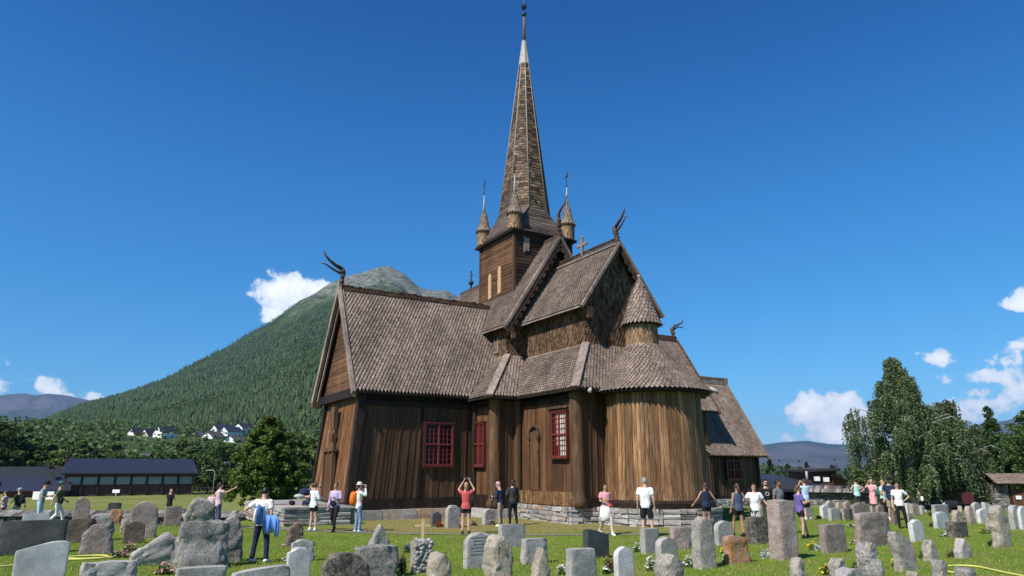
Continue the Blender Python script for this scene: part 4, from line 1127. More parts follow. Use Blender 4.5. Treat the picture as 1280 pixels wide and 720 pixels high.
mt, MV = hill('mountain', sky1, -400, 950, 420, rf, rc1, lambda p: rc1(p)*1.35, 190, M['mountain'], .055, 1.22, 2.7)
t = NT('far_fells'); pos = t.node('ShaderNodeNewGeometry').outputs['Position']; f = t.noise(pos, .0011, 7, .65); sep = t.node('ShaderNodeSeparateXYZ'); t.link(pos, sep.inputs[0])
c = t.mix(t.vr(f, [(.4, 0), (.6, 1)]), (.03, .045, .035), (.085, .08, .085))
sn = t.math('ADD', t.math('MULTIPLY', sep.outputs[2], .001), t.math('MULTIPLY', f, .5)); c = t.mix(t.vr(sn, [(.72, 0), (.80, .0), (1.0, .0)]), c, (.8, .8, .8))
t.bump(f, 1.0, 150)
M['fells'] = t.out(c, .95, .05)
hill('distant_fells', [(-300, 500), (-60, 497), (0, 493), (25, 490), (45, 493), (60, 491), (80, 493), (100, 496), (125, 503), (160, 520), (220, 545), (300, 560)], -300, 300, 150, lambda p: 5500, lambda p: 9500, lambda p: 12000, 100, M['fells'], .07, 1.0, 9.1, foot=-20)
hill('distant_fells', [(860, 565), (930, 558), (955, 556), (985, 552), (1010, 551), (1035, 555), (1072, 556), (1120, 560), (1160, 552), (1200, 538), (1240, 528), (1280, 519), (1340, 508), (1500, 520)], 860, 1500, 150, lambda p: 5500, lambda p: 9000, lambda p: 12000, 100, M['fells'], .07, 1.0, 5.5, foot=-20)
# nearer wooded ridge to the right
hill('wooded_ridge', [(930, 590), (955, 580), (985, 583), (1020, 586), (1060, 589), (1200, 580), (1300, 560), (1500, 540)], 930, 1500, 90, lambda p: 500, lambda p: 1300, lambda p: 1600, 40, M['mountain'], .02, 1.0, 4.2)
# snow patches on the far fell
sn = MB()
def px3(px, py, d_):
    rx, ry, rz = px-640, FPX*CP-(360-py)*SP, (360-py)*CP+FPX*SP; k = d_/math.hypot(rx, ry); return (rx*k, ry*k, CAMH+rz*k)
# forest of spruce and birch clumps on the slopes: far too many to count
MVa = np.array(MV).reshape(421, 191, 3); n = 90000
ii = rng.random(n)*400; jj = (rng.random(n)**.9)*148
i0, j0 = ii.astype(int), jj.astype(int); u_, v_ = (ii-i0)[:, None], (jj-j0)[:, None]
B = MVa[i0, j0]*(1-u_)*(1-v_)+MVa[i0+1, j0]*u_*(1-v_)+MVa[i0, j0+1]*(1-u_)*v_+MVa[i0+1, j0+1]*u_*v_
nzv = np.array([mnoise.noise(Vector((float(a)*.006, float(b)*.006, 5.0))) for a, b in B[:, :2]]); hz_ = B[:, 2]
keep = (hz_ < 430+260*nzv+rng.normal(size=n)*60) & (nzv+rng.random(n)*.9 > -.12)
B = B[keep]; nzv = nzv[keep]; n = len(B); D_ = np.hypot(B[:, 0], B[:, 1])
def cones(B, h, r_, sides, name, mat, tiers=((0.1, 1.0, .62), (.42, .66, 1.0)), group=None):
    n = len(B); Vs = []; Fs = []; off = 0
    for lo, rr, hi in tiers:
        a0 = rng.uniform(0, 6.28, n); V = np.empty((n*(sides+1), 3))
        for k in range(sides):
            a = a0+2*math.pi*k/sides; jr = r_*rr*rng.uniform(.75, 1.2, n)
            V[k::sides+1] = np.stack([B[:, 0]+np.cos(a)*jr, B[:, 1]+np.sin(a)*jr, B[:, 2]+h*lo], 1)
        V[sides::sides+1] = np.stack([B[:, 0], B[:, 1], B[:, 2]+h*hi], 1)
        base = np.arange(n)[:, None]*(sides+1)+off
        for k in range(sides): Fs.append(np.concatenate([base+k, base+(k+1) % sides, base+sides], 1))
        Vs.append(V); off += n*(sides+1)
    return np_mesh(name, np.concatenate(Vs), np.concatenate(Fs), 3, mat)
M['forest_spruce'] = leaf_mat('spruce_wood', (.018, .038, .016), (.040, .072, .026), (.075, .115, .040))
M['forest_birch'] = leaf_mat('birch_wood', (.042, .076, .024), (.075, .122, .036), (.125, .175, .052))
nz3 = np.array([mnoise.noise(Vector((float(a)*.0021, float(b)*.0021, 9.0))) for a, b in B[:, :2]])
spr = (nzv*.8+nz3*.9+rng.normal(size=n)*.13) > -.04
h = rng.uniform(4.5, 10, n)*np.clip(.75+D_/2600, .8, 1.3)
o = link('spruce_forest', cones(B[spr], h[spr], h[spr]*.24, 5, 'spruce_forest', M['forest_spruce'])); tag(o, 'dark spruce forest covering the mountain slope', 'forest', kind='stuff')
Bb = B[~spr]; hb = h[~spr]*.85
pxs = rng.uniform(-150, 425, 2600); rs = rng.uniform(190, 560, 2600); ok_ = ~((pxs > 148) & (pxs < 312) & (rs > 215) & (rs < 430) & (rng.random(2600) < .82)); pxs, rs = pxs[ok_], rs[ok_]
Bx = np.array([(lambda q: (q.x, q.y, q.z))(deep(a_, b__)) for a_, b__ in zip(pxs, rs)]); Bb = np.concatenate([Bb, Bx]); hb = np.concatenate([hb, rng.uniform(5, 9, len(Bx))])
P = np.repeat(Bb, 10, 0); hb10 = np.repeat(hb, 10); v = rng.normal(size=P.shape); v /= np.linalg.norm(v, axis=1)[:, None]
P = P+v*hb10[:, None]*np.array([.27, .27, .34])+np.array([0, 0, .55])*hb10[:, None]
q = leaf_quads(P, .13*7, .8, 'birch_forest', M['forest_birch'], up=.8)
o = link('birch_forest', q); tag(o, 'lighter green birch wood in bands on the mountain slope', 'forest', kind='stuff')

# ================================================================== village houses
M['navy_roof'] = plain('navy_roof', (.028, .031, .050), .45, .15, 1.5, .5)
M['black_roof'] = plain('black_roof', (.028, .030, .036), .6, .2, 1.5)
M['grey_roof'] = plain('grey_roof', (.085, .08, .08), .7, .2, 1.5)
M['dark_wall'] = plain('dark_stained_wall', (.03, .022, .018), .7, .2, 2)
M['brown_wall'] = plain('brown_wall', (.085, .050, .042), .7, .2, 2)
M['red_wall'] = plain('red_brown_wall', (.13, .045, .032), .7, .2, 2)
M['white_wall'] = plain('white_paint', (.78, .78, .76), .6, .05, 2)
M['blue_glass'] = plain('reflecting_windows', (.20, .25, .30), .15, .1, 2, .8)
M['white_sign'] = plain('white_enamel', (.8, .8, .8), .4, .02)
def house(label, px, d_, wd, dp, wall_h, roof_h, wallm, roofm, rot=0, group=None, wins=3, winm='glass', name='house', chimney=True, z0=None, floors=1, trim=None):
    p = deep(px, d_); o = empty(name, (p.x, p.y, p.z-.4 if z0 is None else z0), rot); tag(o, label, 'house' if name == 'house' else name.replace('_', ' '), group)
    b = MB(); b.bounds(-wd/2, wd/2, -dp/2, dp/2, 0, wall_h); 
    for s in (-1, 1): b.prism([(s*wd/2, -dp/2, wall_h), (s*wd/2, dp/2, wall_h), (s*wd/2, 0, wall_h+roof_h*.96)], .15, (s, 0, 0))
    b.build('wall', M[wallm], o)
    r_ = MB(); ov = .5
    for s in (-1, 1): slab(r_, [(-wd/2-ov, 0, wall_h+roof_h), (wd/2+ov, 0, wall_h+roof_h), (wd/2+ov, s*(dp/2+ov), wall_h-roof_h*ov/dp*2), (-wd/2-ov, s*(dp/2+ov), wall_h-roof_h*ov/dp*2)], .18)
    rf_ = r_.build('roof', M[roofm], o)
    if chimney: c = MB(); c.bounds(wd*.2, wd*.2+.6, -.9, -.3, wall_h, wall_h+roof_h+.7); c.build('chimney', M['grey_roof'], rf_)
    for fl_ in range(floors):
        for k in range(wins):
            x = -wd/2+wd*(k+.5)/wins; z = .9+fl_*2.6
            if z+1.1 > wall_h: continue
            f = MB(); f.bounds(x-.62, x+.62, -dp/2-.06, -dp/2+.02, z-.08, z+1.18); w__ = f.build('window', M[trim or 'white_wall'], o)
            g = MB(); g.bounds(x-.54, x+.54, -dp/2-.1, -dp/2-.062, z, z+1.1); g.build('pane', M[winm], w__)
    return o
# long hall with the band of windows
d_ = 104; p = deep(166, d_); L = 17.3; zb = p.z-.1; ze = zat(591.5, d_); zr = zat(573.5, d_+4)
o = empty('long_hall', (p.x, p.y, zb), R(27)); tag(o, 'long low hall with a plain navy roof and a full band of windows', 'hall')
b = MB(); b.bounds(-L/2+.3, L/2-.3, .4, 8, 0, ze-zb); b.build('wall', M['brown_wall'], o)
r_ = MB(); slab(r_, [(-L/2+.2, 4.4, zr-zb), (L/2-.6, 4.4, zr-zb), (L/2, -.6, ze-zb), (-L/2-.1, -.6, ze-zb)], .2); slab(r_, [(-L/2+.2, 4.4, zr-zb), (L/2-.6, 4.4, zr-zb), (L/2, 9, ze-zb), (-L/2, 9, ze-zb)], .2)
rr_ = r_.build('roof', M['navy_roof'], o)
r_ = MB()
for k in range(60): x = -L/2+.3+k*(L-1)/59; r_.beam((x, 4.4, zr-zb+.03), (x, -.6, ze-zb+.03), .04, .05)
r_.build('roof_seams', M['navy_roof'], rr_)
hh = ze-zb
for k in range(9):
    x = -L/2+.35+k*(L-.9)/8; q = MB(); q.bounds(x, x+.2, .05, .42, 0, hh-.1); q.build('post', M['red_wall'] if k in (0, 8) else M['dark_wall'], o)
    if k < 8:
        x1 = x+(L-.9)/8; f = MB(); f.bounds(x+.2, x1, .2, .4, hh*.45, hh*.5); f.bounds(x+.2, x1, .2, .4, hh*.85, hh*.92); w__ = f.build('window', M['red_wall'], o)
        g = MB(); g.bounds(x+.25, x1-.05, .25, .36, hh*.52, hh*.84); g.build('pane', M['blue_glass'], w__)
s_ = MB(); s_.box((0, 0, 1.0), (.9, .05, .4)); s_.tube([(0, .04, 0), (0, .04, 1.0)], .04, 6)
q = deep(149, 90); o = s_.build('sign_board', M['white_sign'], loc=(q.x, q.y, q.z), rz=0); tag(o, 'small blank white sign on a post before the long hall', 'sign')
house('small navy-roofed house with red and white panels at its foot', 50, 100, 7.0, 6, 1.5, 1.5, 'red_wall', 'navy_roof', R(32), wins=0, chimney=True)
p = deep(60, 90); b = MB(); b.bounds(-1.3, 1.3, -.1, .1, 0, .95); o = b.build('white_container', M['white_wall'], loc=(p.x, p.y, p.z)); tag(o, 'white boarded fence panel beside the small navy-roofed house', 'fence panel')
house('broad dark-roofed house half hidden behind the small navy-roofed one', 32, 116, 13, 9, 2.4, 2.1, 'dark_wall', 'black_roof', R(33), wins=0)
house('dark three-windowed house with a grey roof beside the lone round tree', 292, 150, 9, 8, 3.2, 2.4, 'dark_wall', 'grey_roof', R(-4), wins=3, z0=-1, trim='red_wall')
house('low house with a long grey roof peeping over the hall roof', 125, 170, 22, 9, 3.0, 2.2, 'dark_wall', 'grey_roof', R(3), wins=6, z0=.8)
house('brown house with a grey roof among trees above the navy-roofed hall', 62, 170, 12, 9, 3.0, 2.4, 'red_wall', 'grey_roof', R(-12), wins=3, z0=1.0)
for k, (px, dd, z0) in enumerate(((166, 380, 17.5), (183, 378, 16.5), (200, 370, 14.5))):
    p = deep(px, dd)
    house(['white gabled house, lowest of the three white houses on the slope', 'white gabled house in the middle of the white trio', 'white two-storey gabled house, biggest of the white trio'][k], px, dd, 8, 7, [3.5, 4, 7][k], 3.2, 'white_wall', 'black_roof', R(62), wins=2, z0=z0, chimney=False, floors=[1, 1, 2][k], trim='grey_roof')
for k, (px, dd, z0, wm, rm) in enumerate(((272, 400, 18, 'dark_wall', 'navy_roof'), (284, 395, 16.5, 'white_wall', 'navy_roof'), (300, 420, 20, 'dark_wall', 'black_roof'), (262, 380, 13, 'white_wall', 'grey_roof'), (290, 360, 10, 'red_wall', 'grey_roof'), (240, 390, 14, 'dark_wall', 'grey_roof'))):
    house(['white house with a navy roof at the foot of the forest', 'second white house with a navy roof, just right of the first on the wooded slope', 'white house with a black roof at the upper edge of the village', 'pale house with a grey roof lower on the slope', 'white house with a grey roof half sunk among the birches', 'dark hillside house between the white trio and the upper houses'][k],
          px, dd, 9, 8, 4.2, 2.6, wm if k % 2 else 'white_wall', rm, R(48+7*k), wins=3, z0=z0+2.5, chimney=k % 2 == 0, trim='white_wall')
# fence panels and lamp beside the hall
for k in range(6):
    q = deep(249+k*5, 100); b = MB(); b.bounds(-.03, .03, -.03, .03, 0, 1.2); b.bounds(-.03, .6, -.015, .015, 1.14, 1.18); b.bounds(-.03, .6, -.015, .015, .6, .64); o = b.build('fence_post', M['grey_roof'], loc=(q.x, q.y, q.z)); tag(o, 'one of the slim metal fence posts beside the end of the long hall', 'fence post', 'fence posts by the long hall')
q = deep(269, 96); b = MB(); b.tube([(0, 0, 0), (0, 0, 3.3), (-.2, 0, 3.5), (-.9, 0, 3.55)], .05, 6); b.box((-1, 0, 3.53), (.4, .15, .08)); o = b.build('street_lamp', M['metal'], loc=(q.x, q.y, q.z)); tag(o, 'grey street lamp with a bent arm near the long hall', 'street lamp')

# right side houses with black roofs
d_ = 88
def poly_house(label, pts, d_, dp, wallm, roofm):
    pass
p = deep(1000, d_)
o = empty('visitor_centre', (p.x, p.y, p.z)); tag(o, 'low wide building with sloping black roofs, brown walls and white roof boxes', 'building')
def X(px, dd=d_): return (px-640)/897*dd-p.x
def Zp(py, dd=d_): return zat(py, dd)-p.z
b = MB(); b.prism([(X(1012), 0, 0), (X(1044), 0, 0), (X(1044), 0, Zp(585)), (X(1012), 0, Zp(586))], 7, (0, -1, 0)); b.build('wall', M['brown_wall'], o)
b = MB(); b.prism([(X(1038), -.3, 0), (X(1070), 2.5, 0), (X(1068), 2.5, Zp(600)), (X(1038), -.3, Zp(592))], 6, (.1, -1, 0)); b.build('brick_wing', M['red_wall'], o)
b = MB(); slab(b, [(X(1036), -1.0, Zp(593)), (X(1068), 1.5, Zp(601.5)), (X(1064), 8, Zp(590)), (X(1042), 7, Zp(584))], .25)
slab(b, [(X(1006), -1, Zp(587.5)), (X(1046), -1, Zp(585)), (X(1046), 8, Zp(585)), (X(1006), 8, Zp(587))], .25)
slab(b, [(X(938), -3, Zp(598)), (X(968), 5, Zp(592)), (X(990), 5, Zp(594)), (X(1032), -4, Zp(610.5)), (X(942), -4.5, Zp(610))], .3); b.build('roof', M['black_roof'], o)
b = MB(); b.bounds(X(940), X(1034), 0, 6, 0, Zp(611)); b.build('low_wall', M['dark_wall'], o)
for px, py in ((1007, 597), (1018, 598)):
    b = MB(); b.box((X(px), -3, Zp(py)-.1), (.5, .5, .5)); b.build('vent_box', M['white_wall'] if px > 1000 else M['metal'], o)
b = MB(); b.tube([(X(995.5), -2.9, Zp(600)), (X(995.5), -2.9, Zp(589))], .14, 8); b.build('chimney', M['metal'], o)
q = deep(1059, 70); b = MB(); b.tube([(0, 0, 0), (0, 0, 2.6)], .07, 6); b.box((-.35, 0, 2.9), (1.3, .1, .06)); b.box((-.8, 0, 3.0), (.3, .25, .18)); b.box((0, 0, 2.75), (.3, .3, .3)); o = b.build('lamp_post', M['iron'], loc=(q.x, q.y, q.z)); tag(o, 'black lamp post with a short arm in front of the brown building', 'lamp post')

# ================================================================== churchyard walls with shingled roofs
def roofed_wall(label, a, b_, wh, seed, rh=.55, hw=.8, topz=None):
    """dry stone wall from a to b under its own little shingled roof"""
    a, b_ = Vector((a[0], a[1], 0)), Vector((b_[0], b_[1], 0)); d_ = b_-a; L = d_.length; ang_ = math.atan2(d_.y, d_.x); z0 = min(gz(a.x, a.y), gz(b_.x, b_.y))
    o = empty('churchyard_wall', (a.x, a.y, z0), ang_); tag(o, label, 'wall')
    s = MB(); stone_course(s, [(0, -.4), (L, -.4)], -.3, wh, 0, seed, .12, .5, .28, max(3, int((wh+.3)/.15))); s.build('stonework', M['slate_rock'], o)
    c = MB(); c.bounds(0, L, -.25, .35, -.3, wh+.1); c.build('wall_core', M['tar'], o)
    r_ = MB(); slab(r_, [(0, 0, wh+rh), (L, 0, wh+rh), (L, -hw, wh-.04), (0, -hw, wh-.04)], .07); slab(r_, [(0, 0, wh+rh), (L, 0, wh+rh), (L, hw, wh), (0, hw, wh)], .07)
    rf_ = r_.build('roof', M['tar'], o); s = MB()
    x = 0; rr_ = random.Random(seed)
    while x < L:
        w__ = rr_.uniform(.16, .24)
        for lo, hi in ((0, .55), (.5, 1.0)):
            y0, y1 = -hw*(1-lo)-(.05 if lo == 0 else 0), -hw*(1-hi); za, zb = wh-.04+(rh+.04)*lo, wh-.04+(rh+.04)*hi; q_ = .03 if lo == 0 else .0
            s.add([(x+.008, y0, za+.045-q_*.3), (x+w__-.008, y0, za+.045-q_*.3), (x+w__-.008, y1, zb+.03), (x+.008, y1, zb+.03), (x+.008, y0, za-.01), (x+w__-.008, y0, za-.01)], [(0, 1, 2, 3), (0, 4, 5, 1), (0, 3, 4), (1, 5, 2)])
        x += w__
    s.build('roof_boards', M['wall_roof'], rf_)
    return o
A = deep(-80, 36); B_ = deep(452, 34.5); roofed_wall('low dry stone wall under a grey shingled roof west of the church', A, B_, .52, 3, .20, .5)
A = deep(1006, 73); B_ = deep(1243, 64); roofed_wall('long dry stone wall with a dark sagging roof under the weeping birches', A, B_, 1.35, 5, .55, 1.0)
A = deep(1285, 63); B_ = deep(1500, 60); roofed_wall('stretch of roofed stone wall past the gate', A, B_, 1.35, 6, .55, 1.0)
# lychgate
d_ = 62; p = deep(1262, d_); o = empty('lychgate', (p.x, p.y, p.z), R(-4)); tag(o, 'shingled gate roof on stone piers with a brown door bearing a blank white notice', 'gate')
zr0, zr1 = zat(605, d_)-p.z, zat(593.5, d_)-p.z
for x in (-1.25, 2.0):
    s = MB(); c = MB(); stone_course(s, [(x-.55, -.5), (x+.5, -.5)], -.2, zr0-.05, 0, int(x*7)+20, .15, .5, .3, 11); stone_course(s, [(x+.5, -.5), (x+.5, .5)], -.2, zr0-.05, 0, int(x*7)+21, .15, .5, .3, 11); stone_course(s, [(x-.5, .5), (x-.5, -.5)], -.2, zr0-.05, 0, int(x*7)+21, .15, .5, .3, 11)
    s.build('stone_pier', M['slate_rock'], o)
b = MB(); b.bounds(-2.1, 3.2, -.7, -.55, zr0-.02, zr0+.12); b.bounds(-2.1, 3.2, .55, .7, zr0-.02, zr0+.12)
for x in (-.6, 1.3): b.bounds(x, x+.15, -.5, -.35, 0, zr0)
b.build('gate_frame', M['beam'], o)
roofp = [(-2.0, 0, zr1), (3.4, 0, zr1), (3.4, -1.15, zr0+.02), (-2.0, -1.15, zr0+.02)]; r_ = MB(); slab(r_, roofp, .08); roofq = [(-2.0, 0, zr1), (3.4, 0, zr1), (3.4, 1.15, zr0+.02), (-2.0, 1.15, zr0+.02)]; slab(r_, roofq, .08); rf_ = r_.build('roof', M['tar'], o)
s = MB(); shingles(s, roofp, (0, -1, -.6), .16, .16, .82, .12, .05, .02, 5); s.tube([(-2.05, 0, zr1+.05), (3.45, 0, zr1+.05)], .07, 6); s.build('roof_shingles', M['shingle'], rf_)
dmb = MB(); planks(dmb, (-.72, -.35, .15), (.55, -.6, .15), (.55, -.6, 1.75), (-.72, -.35, 1.75), (0, -1, 0), .16, .04, seed=2); dd_ = dmb.build('door', M['plank_mid'], o)
n_ = MB(); n_.bounds(-.25, .2, -.62, -.58, .95, 1.25); n_.build('notice', M['white_sign'], dd_)

# stone terrace before the gable door, in the church's own frame
o = empty('stone_terrace', CH_O, CH_ROT); tag(o, 'low terrace of layered grey slabs before the church gable door', 'terrace')
s = MB(); 
stone_course(s, [(-3.2, -14.0), (4.7, -14.0)], -.1, .66, 0, 41, .5, 1.3, .5, 5); stone_course(s, [(4.7, -14.0), (4.7, -11.4)], -.1, .66, 0, 42, .4, 1.1, .5, 5); stone_course(s, [(4.7, -11.35), (2.9, -11.25)], -.1, .66, 0, 43, .4, 1.1, .5, 5)
s.build('slabs', M['rock'], o)
s = MB(); s.bounds(-3.1, 4.55, -13.8, -11.15, -.1, .64); s.build('fill', M['gravel'], o)
s = MB(); rr_ = random.Random(8); x = -3.1
while x < 4.6:
    w__ = rr_.uniform(.7, 1.3); y = -14.02
    while y < -11.3: l = rr_.uniform(.7, 1.2); s.bounds(x+.01, min(x+w__, 4.75)-.01, y+.01, min(y+l, -11.2)-.01, .62, .70+rr_.uniform(-.01, .01)); y += l
    x += w__
s.build('top_slabs', M['rock'], o)
# small gravestones etc. are in the next chapter

# ================================================================== the clear but blue mountain air
lo = min(v[2] for o_ in bpy.data.objects if o_.type == 'MESH' and o_.get('kind') == 'structure' for v in (w_.co for w_ in o_.data.vertices))
hi = max(v[2] for o_ in bpy.data.objects if o_.type == 'MESH' and o_.get('kind') == 'structure' for v in (w_.co for w_ in o_.data.vertices))
hz = MB(); hz.bounds(-13500, 13500, -13500, 13500, lo-1, hi+20)
m_ = bpy.data.materials.new('mountain_air'); m_.use_nodes = True; nt_ = m_.node_tree; nt_.nodes.remove(nt_.nodes['Principled BSDF'])
pv = nt_.nodes.new('ShaderNodeVolumePrincipled'); pv.inputs['Density'].default_value = 5.2e-5; pv.inputs['Color'].default_value = (.38, .62, 1.0, 1); pv.inputs['Anisotropy'].default_value = 0.1
nt_.links.new(pv.outputs[0], nt_.nodes['Material Output'].inputs['Volume'])
o = hz.build('haze', m_); tag(o, 'thin blue mountain haze over the valley', 'haze', kind='stuff')
print('haze box', lo, hi)
# ================================================================== gravestones
S = {}
S['granite'] = stone('light_granite', (.30, .285, .27), (.43, .41, .385), (.56, .54, .52), None, scale=8, bump=.25)
S['pale'] = stone('pale_granite', (.48, .48, .47), (.58, .58, .57), (.64, .63, .62), None, scale=6, rough=.6, bump=.1)
S['grey'] = stone('grey_gneiss', (.20, .19, .175), (.39, .37, .34), (.56, .54, .50), (.46, .45, .37), .56, 6, .9, .8)
S['dark'] = stone('dark_slate', (.07, .07, .072), (.12, .12, .122), (.15, .15, .15), None, scale=6, bump=.25)
S['black'] = stone('polished_dark_stone', (.06, .068, .075), (.075, .082, .09), (.10, .11, .12), None, scale=6, rough=.35, bump=.03)
S['lichen'] = stone('lichened_granite', (.28, .255, .23), (.44, .41, .37), (.5, .48, .45), (.50, .44, .34), .52, 7, .9, .8)
S['pink'] = stone('pink_granite', (.33, .25, .22), (.46, .36, .32), (.55, .50, .47), (.40, .22, .13), .66, 9, .9, .6)
S['brown'] = stone('brown_speckled_stone', (.12, .085, .065), (.20, .145, .115), (.34, .29, .25), None, scale=10, bump=.5)
S['orange'] = stone('rust_lichened_stone', (.30, .24, .19), (.42, .32, .24), (.5, .45, .4), (.50, .22, .08), .42, 7, .9, .7)
S['tan'] = stone('tan_rough_stone', (.36, .30, .23), (.52, .46, .38), (.62, .58, .52), (.24, .17, .09), .60, 5, .9, .9)
S['redpink'] = stone('reddish_grey_stone', (.24, .19, .17), (.36, .29, .26), (.48, .44, .42), (.42, .19, .09), .60, 6, .9, .7)
S['grime'] = stone('grimy_speckled_stone', (.10, .085, .07), (.24, .20, .17), (.5, .46, .42), (.05, .045, .04), .5, 7, .9, .7)

def top_profile(kind, x, r):
    """height (0..1) of the top edge at x in -1..1"""
    if kind == 'flat': return 1-.015*abs(x)
    if kind == 'round': return 1-.22*x*x-.12*x**6
    if kind == 'arch': return 1-.38*(1-math.sqrt(max(0, 1-x*x*.97)))
    if kind == 'shoulder': return 1-(0 if abs(x) < .45 else .10*min(1, (abs(x)-.45)/.12))-.05*x*x
    if kind == 'ornate': return 1-.06*x*x-(0 if abs(x) < .5 else .09*min(1, (abs(x)-.5)/.08))-(.07 if abs(x) > .85 else 0)
    if kind == 'point': return 1-.62*abs(x-.05)**1.1
    if kind == 'peak': return 1-.30*abs(x-.1)
    if kind == 'slopeL': return .80+.20*min(1, (x+1)/1.3)-(.06 if x > .75 else 0)*(x-.75)/.25
    if kind == 'slopeR': return .80+.20*min(1, (1-x)/1.3)
    if kind == 'wave': return .80+.2*(.5+.5*math.sin(x*2.6+.6))
    if kind == 'boulder': return 1-.36*abs(x+.1)**2.2
    if kind == 'diag': return .35+.65*max(0, 1-abs(x-.45)/1.45)
    if kind == 'fork': return 1-.45*max(0, (x-.05))**.8 if x > .05 else 1-.12*abs(x)
    if kind == 'jag': return .86+.14*math.sin(x*5+1)*math.cos(x*2)
    if kind == 'lean': return .62+.38*(1-x)/2+(.0 if x > -.8 else -.1)
    return 1.0

def stone_mesh(name, w, h, t, kind, mat, rough, taper, seed):
    """block with a shaped top; rows of a rounded rectangle rise to the profile, inner rings close it"""
    M_ = 64; rows = 16; V = []; r = random.Random(seed)
    pn = 14.0 if rough < .2 else (8.0 if rough < .5 else 5.0)
    ring = []
    for k in range(M_):
        a = 2*math.pi*k/M_; c, s_ = math.cos(a), math.sin(a)
        ring.append((math.copysign(abs(c)**(2/pn), c), math.copysign(abs(s_)**(2/pn), s_)))
    sd = Vector((r.uniform(0, 99), r.uniform(0, 99), r.uniform(0, 99))); lean = r.uniform(-.05, .05)*rough
    def put(x, y, q, shrink=1.0):
        hz_ = top_profile(kind, x*shrink, r); z = hz_*q
        k = 1-taper*q+.035*rough*math.sin(q*5+seed)
        px, py, pz = x*shrink*w/2*k+lean*q*w, y*shrink*t/2*(1-.12*q*(rough > .3)), z*h-.12*(1-q)
        if rough:
            f = Vector((px, py, pz))
            n1 = mnoise.noise(f*3.2/max(.5, min(w, h))*.8+sd)-.35*abs(mnoise.noise(f*4.5+sd*1.7))+.1; n2 = mnoise.noise(f*9+sd)+.6*mnoise.noise(f*21+sd)
            m = rough*(n1*.16*min(w, h)*.7+n2*.03)
            px += x*m+.02*rough*mnoise.noise(f*16+sd*2); py += y*m*.8+.015*rough*mnoise.noise(f*20+sd*3); pz += (.5*m if q > .8 else 0)
        V.append((px, py, pz))
    for j in range(rows+1):
        q = j/rows
        for x, y in ring: put(x, y, q, 1.0 if j < rows else (.985 if rough < .5 else .95))
    for sh in (.9, .6, .25):
        for x, y in ring: put(x, y, 1.0, sh)
    cidx = len(V); put(0, 0, 1.0, 0)
    F_ = []; tot = rows+4
    for j in range(tot-1):
        for k in range(M_): k2 = (k+1) % M_; F_.append((j*M_+k, j*M_+k2, (j+1)*M_+k2, (j+1)*M_+k))
    for k in range(M_): F_.append(((tot-1)*M_+k, (tot-1)*M_+(k+1) % M_, cidx))
    me = bpy.data.meshes.new(name); me.from_pydata(V, [], F_); me.materials.append(mat)
    me.update(); me.polygons.foreach_set('use_smooth', [True]*len(me.polygons)); me.set_sharp_from_angle(angle=math.radians(26))
    return me

TH31 = math.radians(31); LETTERED = (204, 537, 555.5, 602, 578)
graves = []
def grave(x0, x1, y0, y1, kind, mat, rough, t, label, yb=None, turn=None, taper=.03, tilt=0.0, group=None, name='gravestone'):
    """x0..x1, y0..y1: where the stone shows in the photograph; yb: row of its foot when hidden"""
    yb = yb or y1; p = at((x0+x1)/2, yb); d = p.y; pxm = (FPX*CP-(360-yb)*SP)/d     # px per metre
    h = (yb-y0)/pxm*.985
    face = TH31 if turn is None else math.radians(turn)
    brg = math.atan2(p.x, p.y); rel = face-0  # rotation of the front away from the viewer's -Y
    Wm = (x1-x0)/pxm; a_ = face+brg
    w_ = max(.5*Wm, (Wm-t*abs(math.sin(a_)))/max(.5, math.cos(a_)))
    me = stone_mesh(name, w_, h, t, kind, S[mat], rough, taper, len(graves)+1)
    o = link(name, me, loc=(p.x, p.y+t*.3, gz(p.x, p.y)-.01), rz=face); o.rotation_euler = (random.uniform(-.03, .03), tilt, face)
    tag(o, label, 'gravestone', group); graves.append(o)
    if x0 in LETTERED:                                     # worn, no longer readable lines of lettering
        b = MB(); rr_ = random.Random(int(x0)); zz = h*.86
        while zz > h*.35:
            ww = w_*rr_.uniform(.45, .72); x = -ww/2
            while x < ww/2: l = rr_.uniform(.012, .035); b.box((x, -t/2-.001, zz), (l, .006, .022)); x += l+rr_.uniform(.01, .03)
            zz -= .07
        b.build('inscription', S['dark'], o)
    return o
g = grave
# foreground, west
g(26, 56, 642, 656, 'flat', 'pale', 0, .14, 'plain pale granite slab standing just behind the wide dark slab', yb=668)
g(0, 71, 651.5, 693, 'flat', 'dark', .25, .25, 'very wide dark slate slab speckled with pale lichen along its foot', taper=-.02)
g(17, 73, 679, 731, 'slopeL', 'pale', 0, .16, 'smooth pale blue-grey stone with a slanting rounded top before the wide dark slab', taper=-.04)
g(68, 112, 648, 679, 'wave', 'brown', .5, .25, 'broad brown-grey stone with a wavy pale rimmed top')
g(104, 135, 643, 662, 'boulder', 'grey', 1.0, .4, 'low rough grey boulder just behind the rounded pinkish stone', yb=676)
g(99, 136, 657, 693, 'boulder', 'redpink', .6, .28, 'pitted pinkish-grey stone with a rounded crown', taper=.08)
g(89, 107, 622, 652, 'arch', 'redpink', .15, .18, 'tall narrow dusky pink stone before the roofed wall', yb=658)
g(131.5, 147, 629, 656, 'flat', 'dark', .4, .16, 'dark slate stone behind a small orange one')
g(136, 149, 637, 657.5, 'flat', 'orange', .7, .16, 'small ragged orange-brown stone leaning against a dark one')
g(160, 192, 628, 673, 'arch', 'pink', .25, .22, 'large pink granite stone with a rounded top, streaked with rust')
g(149, 161, 645, 667, 'slopeL', 'tan', .6, .2, 'small beige stone tucked beside the large pink rounded one')
g(153, 177, 652, 679.5, 'shoulder', 'brown', .12, .16, 'dark brown speckled stone with a slightly arched top')
